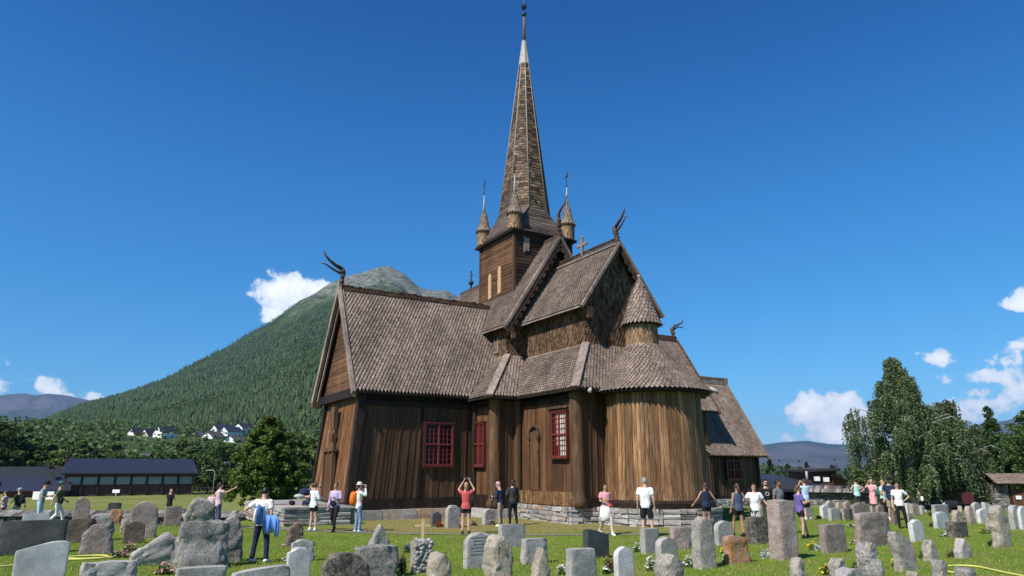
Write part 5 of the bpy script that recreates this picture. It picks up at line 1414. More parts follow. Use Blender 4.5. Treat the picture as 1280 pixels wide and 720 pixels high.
g(161, 215, 667, 706, 'diag', 'granite', .8, .3, 'big smooth-faced triangular grey slab rising to one side', taper=.0)
g(95, 161, 704, 738, 'flat', 'granite', .8, .35, 'rough pale flat-topped block cut by the bottom of the view, beside pink flowers', taper=.05)
g(204, 224, 633, 657.5, 'flat', 'redpink', .08, .18, 'grey-brown squared stone with worn lettering before the roofed wall')
g(224, 231, 637, 654, 'flat', 'dark', .1, .14, 'narrow dark stone half hidden beside the lettered grey-brown one')
g(230, 264, 623, 656, 'boulder', 'grey', 1.1, .45, 'rough mottled grey boulder stone next to the woman raising her phone', taper=.08, yb=662)
g(215, 280, 653, 711, 'flat', 'grey', 1.0, .5, 'massive craggy grey boulder, biggest of the churchyard stones', taper=.08)
g(268, 298, 648, 703, 'arch', 'grey', .9, .3, 'jagged grey stone streaked with white quartz against the massive boulder', taper=.02)
g(213, 277, 710, 740, 'flat', 'granite', .35, .3, 'rough flat-topped block below the massive boulder at the bottom of the view')
g(286, 359, 710, 740, 'slopeL', 'granite', .4, .3, 'long low pale block below the person with the backpack')
g(355.5, 386, 685.5, 727, 'shoulder', 'pale', 0, .15, 'smooth pale blue-grey stone with softly rounded shoulders beside the long low block', taper=.0)
g(361, 391, 675, 701, 'shoulder', 'granite', .3, .2, 'grey stone with cut top corners just behind the smooth pale one', yb=702)
g(355, 377, 653, 683, 'peak', 'brown', .9, .25, 'small jagged brown-grey stone on the lawn right of the backpacker', yb=684)
g(396, 462, 693, 740, 'boulder', 'grime', .7, .45, 'dark rough stone with a broad domed back', taper=.0)
g(455, 488, 656, 690, 'point', 'grey', .7, .25, 'sharp triangular grey stone rising behind a rough block', yb=705, taper=.0)
g(438, 498, 684, 724, 'flat', 'grey', .6, .4, 'rough square grey block with a stepped side in front of the triangular stone')
g(537, 552, 640, 658, 'arch', 'dark', .0, .2, 'small dark grey arched stone near the church wall, beside red flowers')
g(555.5, 574.5, 632, 660, 'ornate', 'granite', .0, .25, 'upright light grey stone with a shaped top near the church wall')
g(602, 619, 636, 656, 'arch', 'granite', .0, .25, 'small light grey rounded stone near the corner post of the church')
g(528, 566, 693, 740, 'boulder', 'tan', .9, .4, 'tan weathered boulder beside the pebble-covered monument', taper=.12)
g(578, 618, 667, 710, 'ornate', 'granite', .0, .2, 'light grey stone with a curved ornamental top on the lawn behind the tan boulder')
g(600, 646, 671, 740, 'boulder', 'tan', 1.0, .5, 'large cream and tan rough stone covered with brown lichen', taper=.1)
g(622, 658, 656, 680, 'flat', 'granite', .0, .22, 'plain grey rectangular stone behind the large cream one', yb=684)
g(649, 686, 674, 705, 'flat', 'granite', .5, .22, 'roughly hewn grey rectangular stone with a pointed shard in front')
g(661, 689, 685, 740, 'point', 'tan', .6, .25, 'slim pale pointed shard before the hewn rectangular stone', taper=.0)
g(729, 762.5, 662.5, 698, 'slopeR', 'black', .0, .2, 'polished charcoal stone with a sloping top', taper=.0)
g(707, 748, 687, 729, 'flat', 'granite', .3, .22, 'light grey stone with a rock-faced front and squared top')
g(768, 794.5, 684.5, 727, 'arch', 'pale', .0, .15, 'slender smooth whitish stone with a rounded top next to dark red flowers', taper=.0)
g(801, 826, 661.5, 692, 'flat', 'granite', .12, .2, 'light grey squared stone standing in front of the man in the white shirt')
g(836, 868, 660, 687, 'flat', 'pink', .5, .25, 'low pale pinkish block between two grey stones')
g(866, 898, 648, 711, 'shoulder', 'lichen', .35, .3, 'tall lichened grey stone with sloping shoulders', taper=.02)
g(894, 919, 651.5, 681, 'arch', 'granite', .0, .18, 'smooth round-topped light grey stone behind the tall lichened one')
g(820, 849, 672, 700, 'arch', 'granite', .0, .2, 'grey rounded stone rising behind a crusty pinkish block', yb=706)
g(818, 861, 694, 738, 'peak', 'lichen', .8, .4, 'crusty pinkish block covered in pale lichen at the bottom of the view')
g(906, 942, 669.5, 705, 'slopeR', 'orange', .5, .25, 'tilted stone almost covered in orange lichen', tilt=-.10)
g(934, 965, 647, 676, 'flat', 'grime', .3, .4, 'squat dark speckled cube of stone in front of the striped trousers', yb=680)
g(964, 1002, 626.5, 700, 'flat', 'pink', .35, .45, 'tallest squared pillar of pinkish granite with orange moss at its foot', taper=.0)
g(989, 1012, 697, 738, 'peak', 'lichen', .6, .25, 'small blunt-pointed stone at the bottom of the view below the tall pink pillar')
g(1028, 1060, 656, 691, 'flat', 'redpink', .3, .22, 'worn brownish-grey squared stone beside the silver-leaved plant', taper=-.02)
g(1070, 1118, 642, 683, 'flat', 'redpink', .6, .28, 'broad reddish-grey stone widening to its foot', taper=.12)
g(1073, 1105, 678, 719, 'peak', 'grey', 1.0, .35, 'rough dark-streaked stone with a narrow head in front of the broad reddish one', taper=.25)
g(1120, 1151, 660, 714, 'lean', 'lichen', .4, .22, 'long leaning grey-brown stone with a slanted tip beside yellow flowers', tilt=-.13, taper=.2)
g(1046, 1094, 712, 740, 'boulder', 'granite', .8, .35, 'whitish flat boulder cut by the bottom of the view')
g(1038, 1062, 699, 726, 'slopeL', 'lichen', .8, .3, 'short forked beige stone beside a clump of yellow flowers')
g(1140, 1158, 650, 677.5, 'shoulder', 'pale', .0, .16, 'bright pale small stone behind the long leaning one', taper=.0)
g(1156, 1177, 675, 702, 'point', 'lichen', .5, .25, 'small pinkish-grey triangular stone next to a green shrub', taper=.0)
g(1168, 1189, 701, 728, 'arch', 'grey', .6, .25, 'mottled round-headed stone at the bottom of the view by the yellow hose')
g(1199, 1227, 711, 735, 'flat', 'grey', .7, .3, 'rough flat stone under the yellow hose')
g(1139, 1151, 715, 735, 'boulder', 'tan', .6, .25, 'tip of a small beige stone at the bottom of the view')
g(1094, 1106, 700, 730, 'boulder', 'grey', .8, .3, 'narrow rough stone at the foot of the dark-streaked one')
g(1195, 1218, 673, 698, 'point', 'granite', .5, .25, 'low grey triangular stone alone on the open lawn', taper=.0)
g(1186, 1213, 653, 672, 'flat', 'grime', .25, .3, 'brown-grey low block with a darkened top')
g(1191, 1206, 638, 656, 'peak', 'pink', .7, .2, 'small pinkish cross-like stone behind the brown-grey block', yb=658)
g(1167, 1188, 631, 644, 'flat', 'granite', .2, .18, 'upper pale stone of a close pair on the far lawn', yb=650)
g(1169, 1188, 640, 661, 'shoulder', 'pale', .0, .16, 'bluish pale stone with cut corners, front one of a close pair')
g(1210, 1221, 633, 656, 'arch', 'pink', .2, .18, 'slim reddish-brown round-topped stone')
g(1217, 1230, 628, 648, 'arch', 'granite', .0, .16, 'pale round-topped stone left of a group of three by the gate')
g(1223, 1241, 636, 654, 'arch', 'pale', .0, .16, 'broader pale stone standing in front in the trio by the gate')
g(1231, 1244, 628, 646, 'slopeR', 'pale', .0, .16, 'palest stone of the trio by the gate, with a slanted top', yb=650)
g(1234, 1247, 644, 667, 'slopeR', 'grey', .7, .2, 'rough grey stone against the forked tan monolith')
g(1243, 1269, 633, 685, 'fork', 'tan', .7, .3, 'tall tan monolith with a forked lopsided outline', taper=-.12)
g(1264, 1282, 632, 662, 'arch', 'granite', .2, .2, 'grey stone on a wide rough foot behind the tan monolith')
g(1274, 1291, 633, 662, 'arch', 'pale', .0, .18, 'pale stone cut by the edge of the view')
# far lawn, east
far = [(1026, 1037.5, 631, 648, 'slopeL', 'pale', 'pale angular stone at the end of a far row'), (1036.5, 1052, 635.5, 651, 'flat', 'granite', 'plain grey rectangle in the far row'),
       (1052, 1059, 636, 650.5, 'flat', 'lichen', 'narrow greenish-brown stone in the far row'), (1058.5, 1067.5, 636, 651, 'flat', 'black', 'small black stone in the far row'),
       (1066, 1089, 628.5, 649, 'shoulder', 'redpink', 'wide pinkish-brown stone in the far row'), (1033, 1043.5, 626, 640, 'round', 'granite', 'grey rounded stone behind the far row'),
       (1046, 1057, 628, 641, 'flat', 'tan', 'beige stone behind the plain grey rectangle'), (1055, 1066, 626.5, 641, 'round', 'redpink', 'dusky rounded stone behind the black one'),
       (1096, 1109, 631, 646, 'round', 'redpink', 'low brown stone beside the group of visitors'), (1115, 1125, 638, 656, 'slopeR', 'brown', 'brown slanted stone at the feet of the woman with hands on hips'),
       (1133, 1143.5, 642, 654, 'flat', 'lichen', 'small beige block behind the bright pale stone'), (1132, 1141, 629, 642, 'flat', 'pale', 'tall pale stone of a far pair under the birch'),
       (1139, 1150.5, 630, 646, 'flat', 'tan', 'beige stone of a far pair under the birch'), (1006, 1018, 635, 650, 'flat', 'grey', 'dim grey stone just past the tall pink pillar'),
       (1180, 1188, 628, 641, 'arch', 'granite', 'small grey arched stone behind the close pair'), (1150, 1157, 632, 643, 'flat', 'granite', 'tiny grey stone under the hanging birch branches'),
       (1199, 1205, 632, 644, 'point', 'tan', 'tiny pointed beige stone before the black bench'), (1088, 1096, 633, 645, 'flat', 'granite', 'little grey stone between the pinkish-brown and the low brown one')]
for x0, x1, y0, y1, kd, mt_, lb in far: g(x0, x1, y0, y1, kd, mt_, .15, .18, lb)
# monument covered with set pebbles, with a plain wooden stake
p = at(526, 715); d = p.y; k = (FPX*CP-(360-715)*SP)/d
o = link('gravestone', stone_mesh('gravestone', 26/k, 37/k, .3, 'flat', S['lichen'], .5, -.06, 901), loc=(p.x, p.y, p.z), rz=TH31); tag(o, 'monument studded with pebbles beside dark flowers', 'gravestone')
s = MB(); rr_ = random.Random(4)
for i in range(70):
    x, z = rr_.uniform(-.5, .5)*26/k*.9, rr_.uniform(.05, 1)*37/k; q = rr_.uniform(.02, .045); s.ball((x, -.15-rr_.uniform(0, .02), z), (q*1.3, q*.6, q), 7, 5)
for i in range(18): x = rr_.uniform(-.5, .5)*26/k; q = rr_.uniform(.03, .05); s.ball((x, rr_.uniform(-.1, .1), 37/k), (q*1.3, q, q*.7), 7, 5)
s.build('pebbles', M['rock'], o)
p = at(527.5, 694); k = (FPX*CP-(360-694)*SP)/p.y; s = MB(); s.bounds(-.035, .035, -.03, .03, 0, 43/k); s.bounds(-.2, .2, -.02, .02, 34/k, 34/k+.05)
M['newwood'] = plain('fresh_pine', (.56, .40, .24), .6, .15); o = s.build('wooden_cross', M['newwood'], loc=tuple(p), rz=.2); tag(o, 'slim new pine cross rising behind the pebble monument', 'cross')
# information board, dark plate, bench
p = at(1213, 641); k = (FPX*CP-(360-641)*SP)/p.y; o = empty('information_board', tuple(p), .1); tag(o, 'dark red board on a black stand near the gate', 'information board')
M['oxblood'] = plain('oxblood_board', (.085, .022, .022), .5, .15)
s = MB(); s.bounds(-7.5/k, 7.5/k, -.04, .04, 11/k, 22/k); s.prism([(-7.2/k, -.04, 22/k), (7.2/k, -.04, 22/k), (4/k, -.04, 24.5/k), (-4/k, -.04, 24.5/k)], .08, (0, -1, 0)); s.build('panel', M['oxblood'], o)
s = MB(); s.bounds(-6/k, -4.8/k, .0, .08, -.1, 12/k); s.bounds(4.8/k, 6/k, 0, .08, -.1, 12/k); s.bounds(-6/k, 6/k, -.01, .06, 5/k, 9/k); s.build('stand', M['iron'], o)
p = at(1192, 641); k = (FPX*CP-(360-641)*SP)/p.y; o = empty('bench', tuple(p), .05); tag(o, 'black bench against the far stone wall', 'bench')
s = MB(); s.bounds(-8/k, 8/k, -.35, .05, 7/k, 8/k); s.build('seat', M['iron'], o); s = MB(); s.bounds(-8/k, 8/k, .06, .1, 9/k, 14.5/k); s.build('backrest', M['iron'], o)
for sx_ in (-1, 1): s = MB(); s.bounds(sx_*7/k-.04, sx_*7/k+.04, -.3, .1, -.05, 7/k); s.build('leg', M['iron'], o)

# ================================================================== flowers and shrubs on the graves
PET = {}
def petal(name, c): PET[name] = plain('petals_'+name, c, .6, .12, 20)
for nme, c_ in (('pink', (.80, .36, .45)), ('white', (.80, .80, .78)), ('red', (.60, .02, .02)), ('yellow', (.82, .58, .03)), ('purple', (.12, .03, .22)), ('wine', (.14, .01, .04)), ('silver', (.45, .50, .50)), ('green', (.10, .19, .03)), ('blue', (.05, .04, .30)), ('magenta', (.62, .12, .35))): petal(nme, c_)
nf = 0
def flowers(px, py, wpx, hpx, colr, label, dens=26, second=None, leafm='leaf_dark'):
    global nf; nf += 1
    p = at(px, py); k = (FPX*CP-(360-py)*SP)/p.y; w_, h_ = wpx/k, hpx/k; r = np.random.default_rng(nf+500)
    o = empty('flower_clump', (p.x, p.y, p.z)); tag(o, label, 'flowers')
    n = int(260*max(.4, w_*h_*8)); n = min(n, 1500); v = r.normal(size=(n, 3)); v /= np.linalg.norm(v, axis=1)[:, None]; v[:, 2] = np.abs(v[:, 2])
    P = v*(r.random(n)**.4)[:, None]*np.array([w_/2, w_/2*.8, h_*.85])
    global rng
    link('foliage', leaf_quads(P, .035, .6, 'foliage', M[leafm] if leafm in M else PET[leafm]), o)
    for ci, cn in enumerate([colr]+([second] if second else [])):
        b = MB()
        for i in range(dens):
            a = r.uniform(0, 6.28); e_ = math.acos(r.uniform(.05, 1)); q = Vector((math.sin(e_)*math.cos(a)*w_/2, math.sin(e_)*math.sin(a)*w_/2*.8, math.cos(e_)*h_*.9+.02))*r.uniform(.85, 1.1)
            rad_ = r.uniform(.020, .036); rr3 = Matrix.Rotation(r.uniform(-.6, .6), 3, 'X') @ Matrix.Rotation(r.uniform(-.6, .6), 3, 'Y')
            # five petals round a small boss
            vs = [rr3 @ Vector((0, 0, .006))]; m_ = 10
            for j in range(m_): aa = 2*math.pi*j/m_; q_ = rad_*(1 if j % 2 else .55); vs.append(rr3 @ Vector((math.cos(aa)*q_, math.sin(aa)*q_, 0.012 if j % 2 else 0)))
            b.add([v_+q for v_ in vs], [(0, 1+j, 1+(j+1) % m_) for j in range(m_)]); b.ball(q, rad_*.3, 5, 4)
        b.build('blossoms', PET[cn], o)
    return o
fl_list = [(162, 690, 18, 10, 'pink', 'pale pink flowers beside the big triangular slab', 34), (150, 697, 20, 8, 'pink', 'low spread of pale pink flowers behind the rough flat block', 30), (205, 718, 20, 12, 'pink', 'pale pink flowers at the bottom of the view before the massive boulder', 34),
 (549, 659, 9, 6, 'red', 'bright red flowers at the dark arched stone', 26), (571, 658, 9, 6, 'pink', 'pink flowers at the foot of the upright light grey stone', 22), (562, 659, 5, 3.5, 'purple', 'tiny purple flowers at the upright light grey stone', 12), (592, 657, 8, 6, 'magenta', 'dark pink flowers between two light grey stones', 20), (614, 656, 10, 6, 'pink', 'pink and purple flowers at the small rounded stone', 24),
 (521, 681, 10, 8, 'white', 'white flowers behind the pebble monument', 30), (509, 691, 9, 10, 'blue', 'dark blue flowers on a tall stem by the pebble monument', 14), (502, 718, 12, 24, 'wine', 'dark wine-coloured leafy plant beside the pebble monument', 30),
 (702, 718, 12, 10, 'white', 'white flowers left of the rock-faced stone', 24), (762, 716, 15, 16, 'wine', 'dark red flowers beside the slender whitish stone', 50), (757, 718, 8, 8, 'white', 'cream flowers below the dark red ones', 20),
 (797, 690, 11, 10, 'white', 'white flowers beside the light grey squared stone', 30), (814, 714, 14, 16, 'white', 'tall white flowers beside the crusty pinkish block', 50), (862, 709, 15, 12, 'white', 'yellowish white flowers at the foot of the tall lichened stone', 40),
 (908, 692, 12, 8, 'yellow', 'orange-yellow flowers beside the orange stone', 24), (909, 704, 12, 9, 'white', 'white flowers below the orange-yellow ones', 26), (959, 698, 13, 10, 'silver', 'silver-leaved plant against the tall pink pillar', 40),
 (1016, 688, 12, 9, 'yellow', 'greenish-yellow flowers beside the silver-leaved clump', 20), (1026, 689, 14, 9, 'silver', 'silver-leaved clump beside the worn brownish-grey stone', 40), (1034, 719, 16, 13, 'yellow', 'bright yellow flowers at the bottom of the view', 30),
 (1071, 715, 13, 12, 'green', 'dark green shrub between two rough stones', 4), (1071, 681, 14, 7, 'white', 'dark pot plant with white dots before the broad reddish stone', 12), (1123, 709, 15, 10, 'yellow', 'yellow flowers on dark leaves at the long leaning stone', 22),
 (1154, 699, 9, 10, 'green', 'small green shrub beside the pinkish triangular stone', 3), (1190, 697, 11, 8, 'wine', 'round dark flower ball beside the low triangular stone', 16), (1181, 671, 12, 6, 'white', 'white and pink flowers beside the brown-grey low block', 24),
 (1232, 667, 14, 7, 'yellow', 'yellow and purple pansies near the rough grey stone', 24), (1241, 684, 11, 10, 'wine', 'dark shrub at the foot of the tan monolith', 6), (1024, 648, 8, 4, 'yellow', 'yellow flowers left of the far row', 14), (1063, 659, 8, 4, 'white', 'white flowers on the open lawn below the far row', 14),
 (1066, 634, 8, 10, 'green', 'bright green shrub rising behind the far row', 3), (1092, 640, 9, 14, 'green', 'leafy bright green shrub beside the group of visitors', 3), (1164, 645, 7, 6, 'wine', 'small dark shrub left of the close pair', 4), (1166, 659, 9, 6, 'wine', 'dark heap of flowers at the bluish pale stone', 5), (1208, 651, 8, 5, 'white', 'white flowers by the slim reddish-brown stone', 12), (356, 683, 6, 3, 'white', 'small white flowers at the jagged brown-grey stone', 12), (356, 702, 7, 5, 'white', 'white flowers at the grey stone with cut corners', 14)]
for px, py, w_, h_, cc, lb, dn in fl_list:
    flowers(px, py, w_*1.1, h_*1.1, cc, lb, dn, leafm='silver' if cc == 'silver' else ('leaf_mid' if cc in ('green', 'white') else 'leaf_dark'))
# garden hoses
M['hose'] = plain('yellow_hose', (.62, .60, .16), .45, .05)
def hose(pts, label):
    P = []; q = [at(*p_) for p_ in pts]
    for i in range(len(q)-1):
        a0, a1, a2, a3 = q[max(0, i-1)], q[i], q[i+1], q[min(len(q)-1, i+2)]
        for j in range(8):
            t_ = j/8; P.append(.5*((2*a1)+(a2-a0)*t_+(2*a0-5*a1+4*a2-a3)*t_*t_+(3*a1-a0-3*a2+a3)*t_**3))
    P.append(q[-1]); b = MB(); b.tube([(p_.x, p_.y, gz(p_.x, p_.y)+.03) for p_ in P], .02, 7); o = b.build('garden_hose', M['hose']); tag(o, label, 'hose')
hose([(-20, 712), (30, 707), (80, 702), (130, 699), (131, 696), (110, 696), (82, 698), (100, 700), (142, 698)], 'yellow hose looped on the grass behind the pale blue-grey stone')
hose([(1186, 709), (1200, 708.5), (1222, 710), (1250, 716), (1285, 723)], 'yellow hose curving across the grass beside the flat rough stone')
hose([(1183, 716), (1195, 718), (1206, 720)], 'short end of yellow hose near the round-headed stone')

# longer uncut tufts round the feet of the stones
TV = []
for o_ in graves:
    cs = [o_.matrix_basis @ Vector(c_) for c_ in o_.bound_box]; w2 = o_.dimensions.x/2+.03; t2 = o_.dimensions.y/2+.02
    R2 = Matrix.Rotation(o_.rotation_euler[2], 2)
    for i in range(int(90*(w2+t2))+20):
        s_ = random.uniform(-1, 1); q2 = Vector((s_*w2, random.choice((-1, -1, 1))*(t2+random.uniform(-.02, .05)))) if random.random() < .7 else Vector((random.choice((-1, 1))*(w2+random.uniform(-.01, .05)), s_*t2))
        q2 = R2 @ q2; x, y = o_.location.x+q2.x, o_.location.y+q2.y; z = gz(x, y)
        a_ = random.uniform(0, 6.28); h_ = random.uniform(.04, .13); w_ = random.uniform(.005, .010); lx, ly = random.uniform(-.5, .5)*h_, random.uniform(-.5, .5)*h_
        TV += [(x-math.cos(a_)*w_, y-math.sin(a_)*w_, z-.005), (x+math.cos(a_)*w_, y+math.sin(a_)*w_, z-.005), (x+lx, y+ly, z+h_)]
o = link('grass_tufts', np_mesh('grass_tufts', TV, np.arange(len(TV)), 3, M['blade'])); tag(o, 'longer grass tufts around the feet of the gravestones', 'grass', kind='stuff')
# ================================================================== people
def skinmat(name, c): return plain(name, c, .55, .06, 12, .35)
PM = {'skin': skinmat('fair_skin', (.56, .34, .25)), 'tan_skin': skinmat('tanned_skin', (.40, .22, .15)), 'dark_skin': skinmat('brown_skin', (.22, .12, .08)),
      'lips': plain('lips', (.35, .12, .10), .5), 'eye': plain('eye_dark', (.02, .015, .012), .2)}
def cloth(name, c, var=.15):
    if name in PM: return PM[name]
    t = NT('cloth_'+name); v = t.coord(); f = t.noise(v, 7, 4, .6); g = t.noise(v, 30, 3)
    cc = t.mix(1.0, c, t.vr(f, [(.3, 1-var), (.7, 1+var*.6)]), 'MULTIPLY'); t.bump(f, .7, .05); PM[name] = t.out(cc, .85, .15); return PM[name]
for nme, c_ in dict(white=(.80, .80, .80), black=(.018, .018, .02), navy=(.022, .032, .07), grey=(.16, .17, .18), lightgrey=(.42, .44, .45), olive=(.11, .12, .07), greyblue=(.30, .38, .40), jeans=(.20, .30, .42),
                    paleblue=(.45, .60, .78), red=(.52, .10, .10), pink=(.72, .36, .38), lilac=(.52, .42, .62), purple=(.16, .12, .36), khaki=(.30, .26, .20), darkgreen=(.04, .06, .045), teal=(.05, .18, .17), orange=(.85, .20, .03),
                    mint=(.45, .72, .68), cream=(.75, .68, .55), charcoal=(.05, .05, .055), bluebag=(.10, .20, .45), pinklav=(.60, .46, .50), beige=(.58, .47, .38), brownish=(.22, .14, .12), steel=(.06, .09, .15)).items(): cloth(nme, c_)
t = NT('striped_cloth'); v = t.coord(); wv = t.node('ShaderNodeTexWave', wave_type='BANDS', bands_direction='X'); t.link(v, wv.inputs['Vector']); wv.inputs['Scale'].default_value = 9
PM['striped'] = t.out(t.vr(wv.outputs['Fac'], [(.45, .02), (.55, .75)]), .85, .15)
for nme, c_ in dict(brown=(.07, .035, .02), black=(.012, .010, .010), blond=(.38, .24, .11), grey=(.30, .29, .28), auburn=(.12, .05, .025)).items():
    PM['hair_'+nme] = wood('hair_'+nme, tuple(q*.6 for q in c_), c_, tuple(q*1.5 for q in c_), (40, 40, 3), 0, .45, spec=.4)

ARM = {  # elbow, wrist for a right-hand limb (x outward), y forward, metres on a 1.75 m body
 'down': ((.245, -.03, 1.13), (.265, .05, .88)), 'back': ((.24, -.16, 1.16), (.25, -.20, .92)), 'fwd': ((.23, .08, 1.14), (.22, .28, .98)),
 'out': ((.34, -.03, 1.17), (.46, .06, .97)), 'overhead': ((.30, .10, 1.50), (.10, .20, 1.80)), 'camera': ((.27, .17, 1.30), (.09, .22, 1.56)),
 'phone': ((.25, .05, 1.14), (.10, .30, 1.20)), 'hip': ((.44, -.10, 1.20), (.20, .03, 1.04)), 'raise': ((.33, .20, 1.38), (.36, .46, 1.52)), 'ear': ((.33, .06, 1.32), (.14, .06, 1.58)), 'fold': ((.25, .04, 1.15), (-.04, .24, 1.15))}
LEG = {  # hip offset handled; knee, ankle, toe direction pitch
 'stand': ((.10, .02, .50), (.11, -.02, .085)), 'wide': ((.15, .02, .50), (.19, -.02, .085)), 'stepf': ((.10, .20, .52), (.10, .28, .085)), 'stepb': ((.10, .02, .50), (.10, -.30, .14)),
 'sit': ((.12, .42, .02), (.12, .45, -.38)), 'slight': ((.10, .06, .50), (.10, .05, .085))}

def remesh(mb, vox, smooth=2):
    """fuse the overlapping volumes into one continuous skin"""
    me = bpy.data.meshes.new('tmp'); me.from_pydata(mb.v, [], mb.f); me.update()
    bm = bmesh.new(); bm.from_mesh(me); bmesh.ops.recalc_face_normals(bm, faces=bm.faces); bm.to_mesh(me); bm.free()
    o = bpy.data.objects.new('tmp', me); col.objects.link(o)
    m = o.modifiers.new('r', 'REMESH'); m.mode = 'VOXEL'; m.voxel_size = vox; m.use_smooth_shade = True
    s = o.modifiers.new('s', 'SMOOTH'); s.iterations = smooth; s.factor = .6
    pending.append((o, me)); return o
pending = []
def flush(o, name, mats, parent, extra=None, sc=1.0):
    dg = bpy.context.evaluated_depsgraph_get(); ev = o.evaluated_get(dg); me = bpy.data.meshes.new_from_object(ev)
    bpy.data.objects.remove(o); me.name = name; me.materials.clear()
    for m in mats: me.materials.append(m)
    if extra is not None:
        bm = bmesh.new(); bm.from_mesh(me); n0 = len(bm.verts); vs = [bm.verts.new(v) for v in extra.v]
        for f, mi, smo in zip(extra.f, extra.m, extra.sm):
            try: q = bm.faces.new([vs[i] for i in f]); q.material_index = mi; q.smooth = smo
            except ValueError: pass
        bmesh.ops.recalc_face_normals(bm, faces=bm.faces); bm.to_mesh(me); bm.free()
    q = bpy.data.objects.new(name, me); col.objects.link(q); q.parent = parent; return q

def limb(mb, pts, rad, sub=4, n=10):
    """smooth tapered limb through joints"""
    P, Q = [], []
    for i in range(len(pts)-1):
        a0, a1, a2, a3 = [Vector(pts[j]) for j in (max(0, i-1), i, i+1, min(len(pts)-1, i+2))]
        for j in range(sub):
            t_ = j/sub; lin = a1.lerp(a2, t_); cr = .5*((2*a1)+(a2-a0)*t_+(2*a0-5*a1+4*a2-a3)*t_*t_+(3*a1-a0-3*a2+a3)*t_**3)
            P.append(lin.lerp(cr, .35)); r0, r1 = rad[i], rad[i+1]
            Q.append(r0+(r1-r0)*t_ if not hasattr(r0, '__len__') else tuple(u+(w_-u)*t_ for u, w_ in zip(r0, r1)))
    P.append(Vector(pts[-1])); Q.append(rad[-1]); mb.tube(P, Q, n)

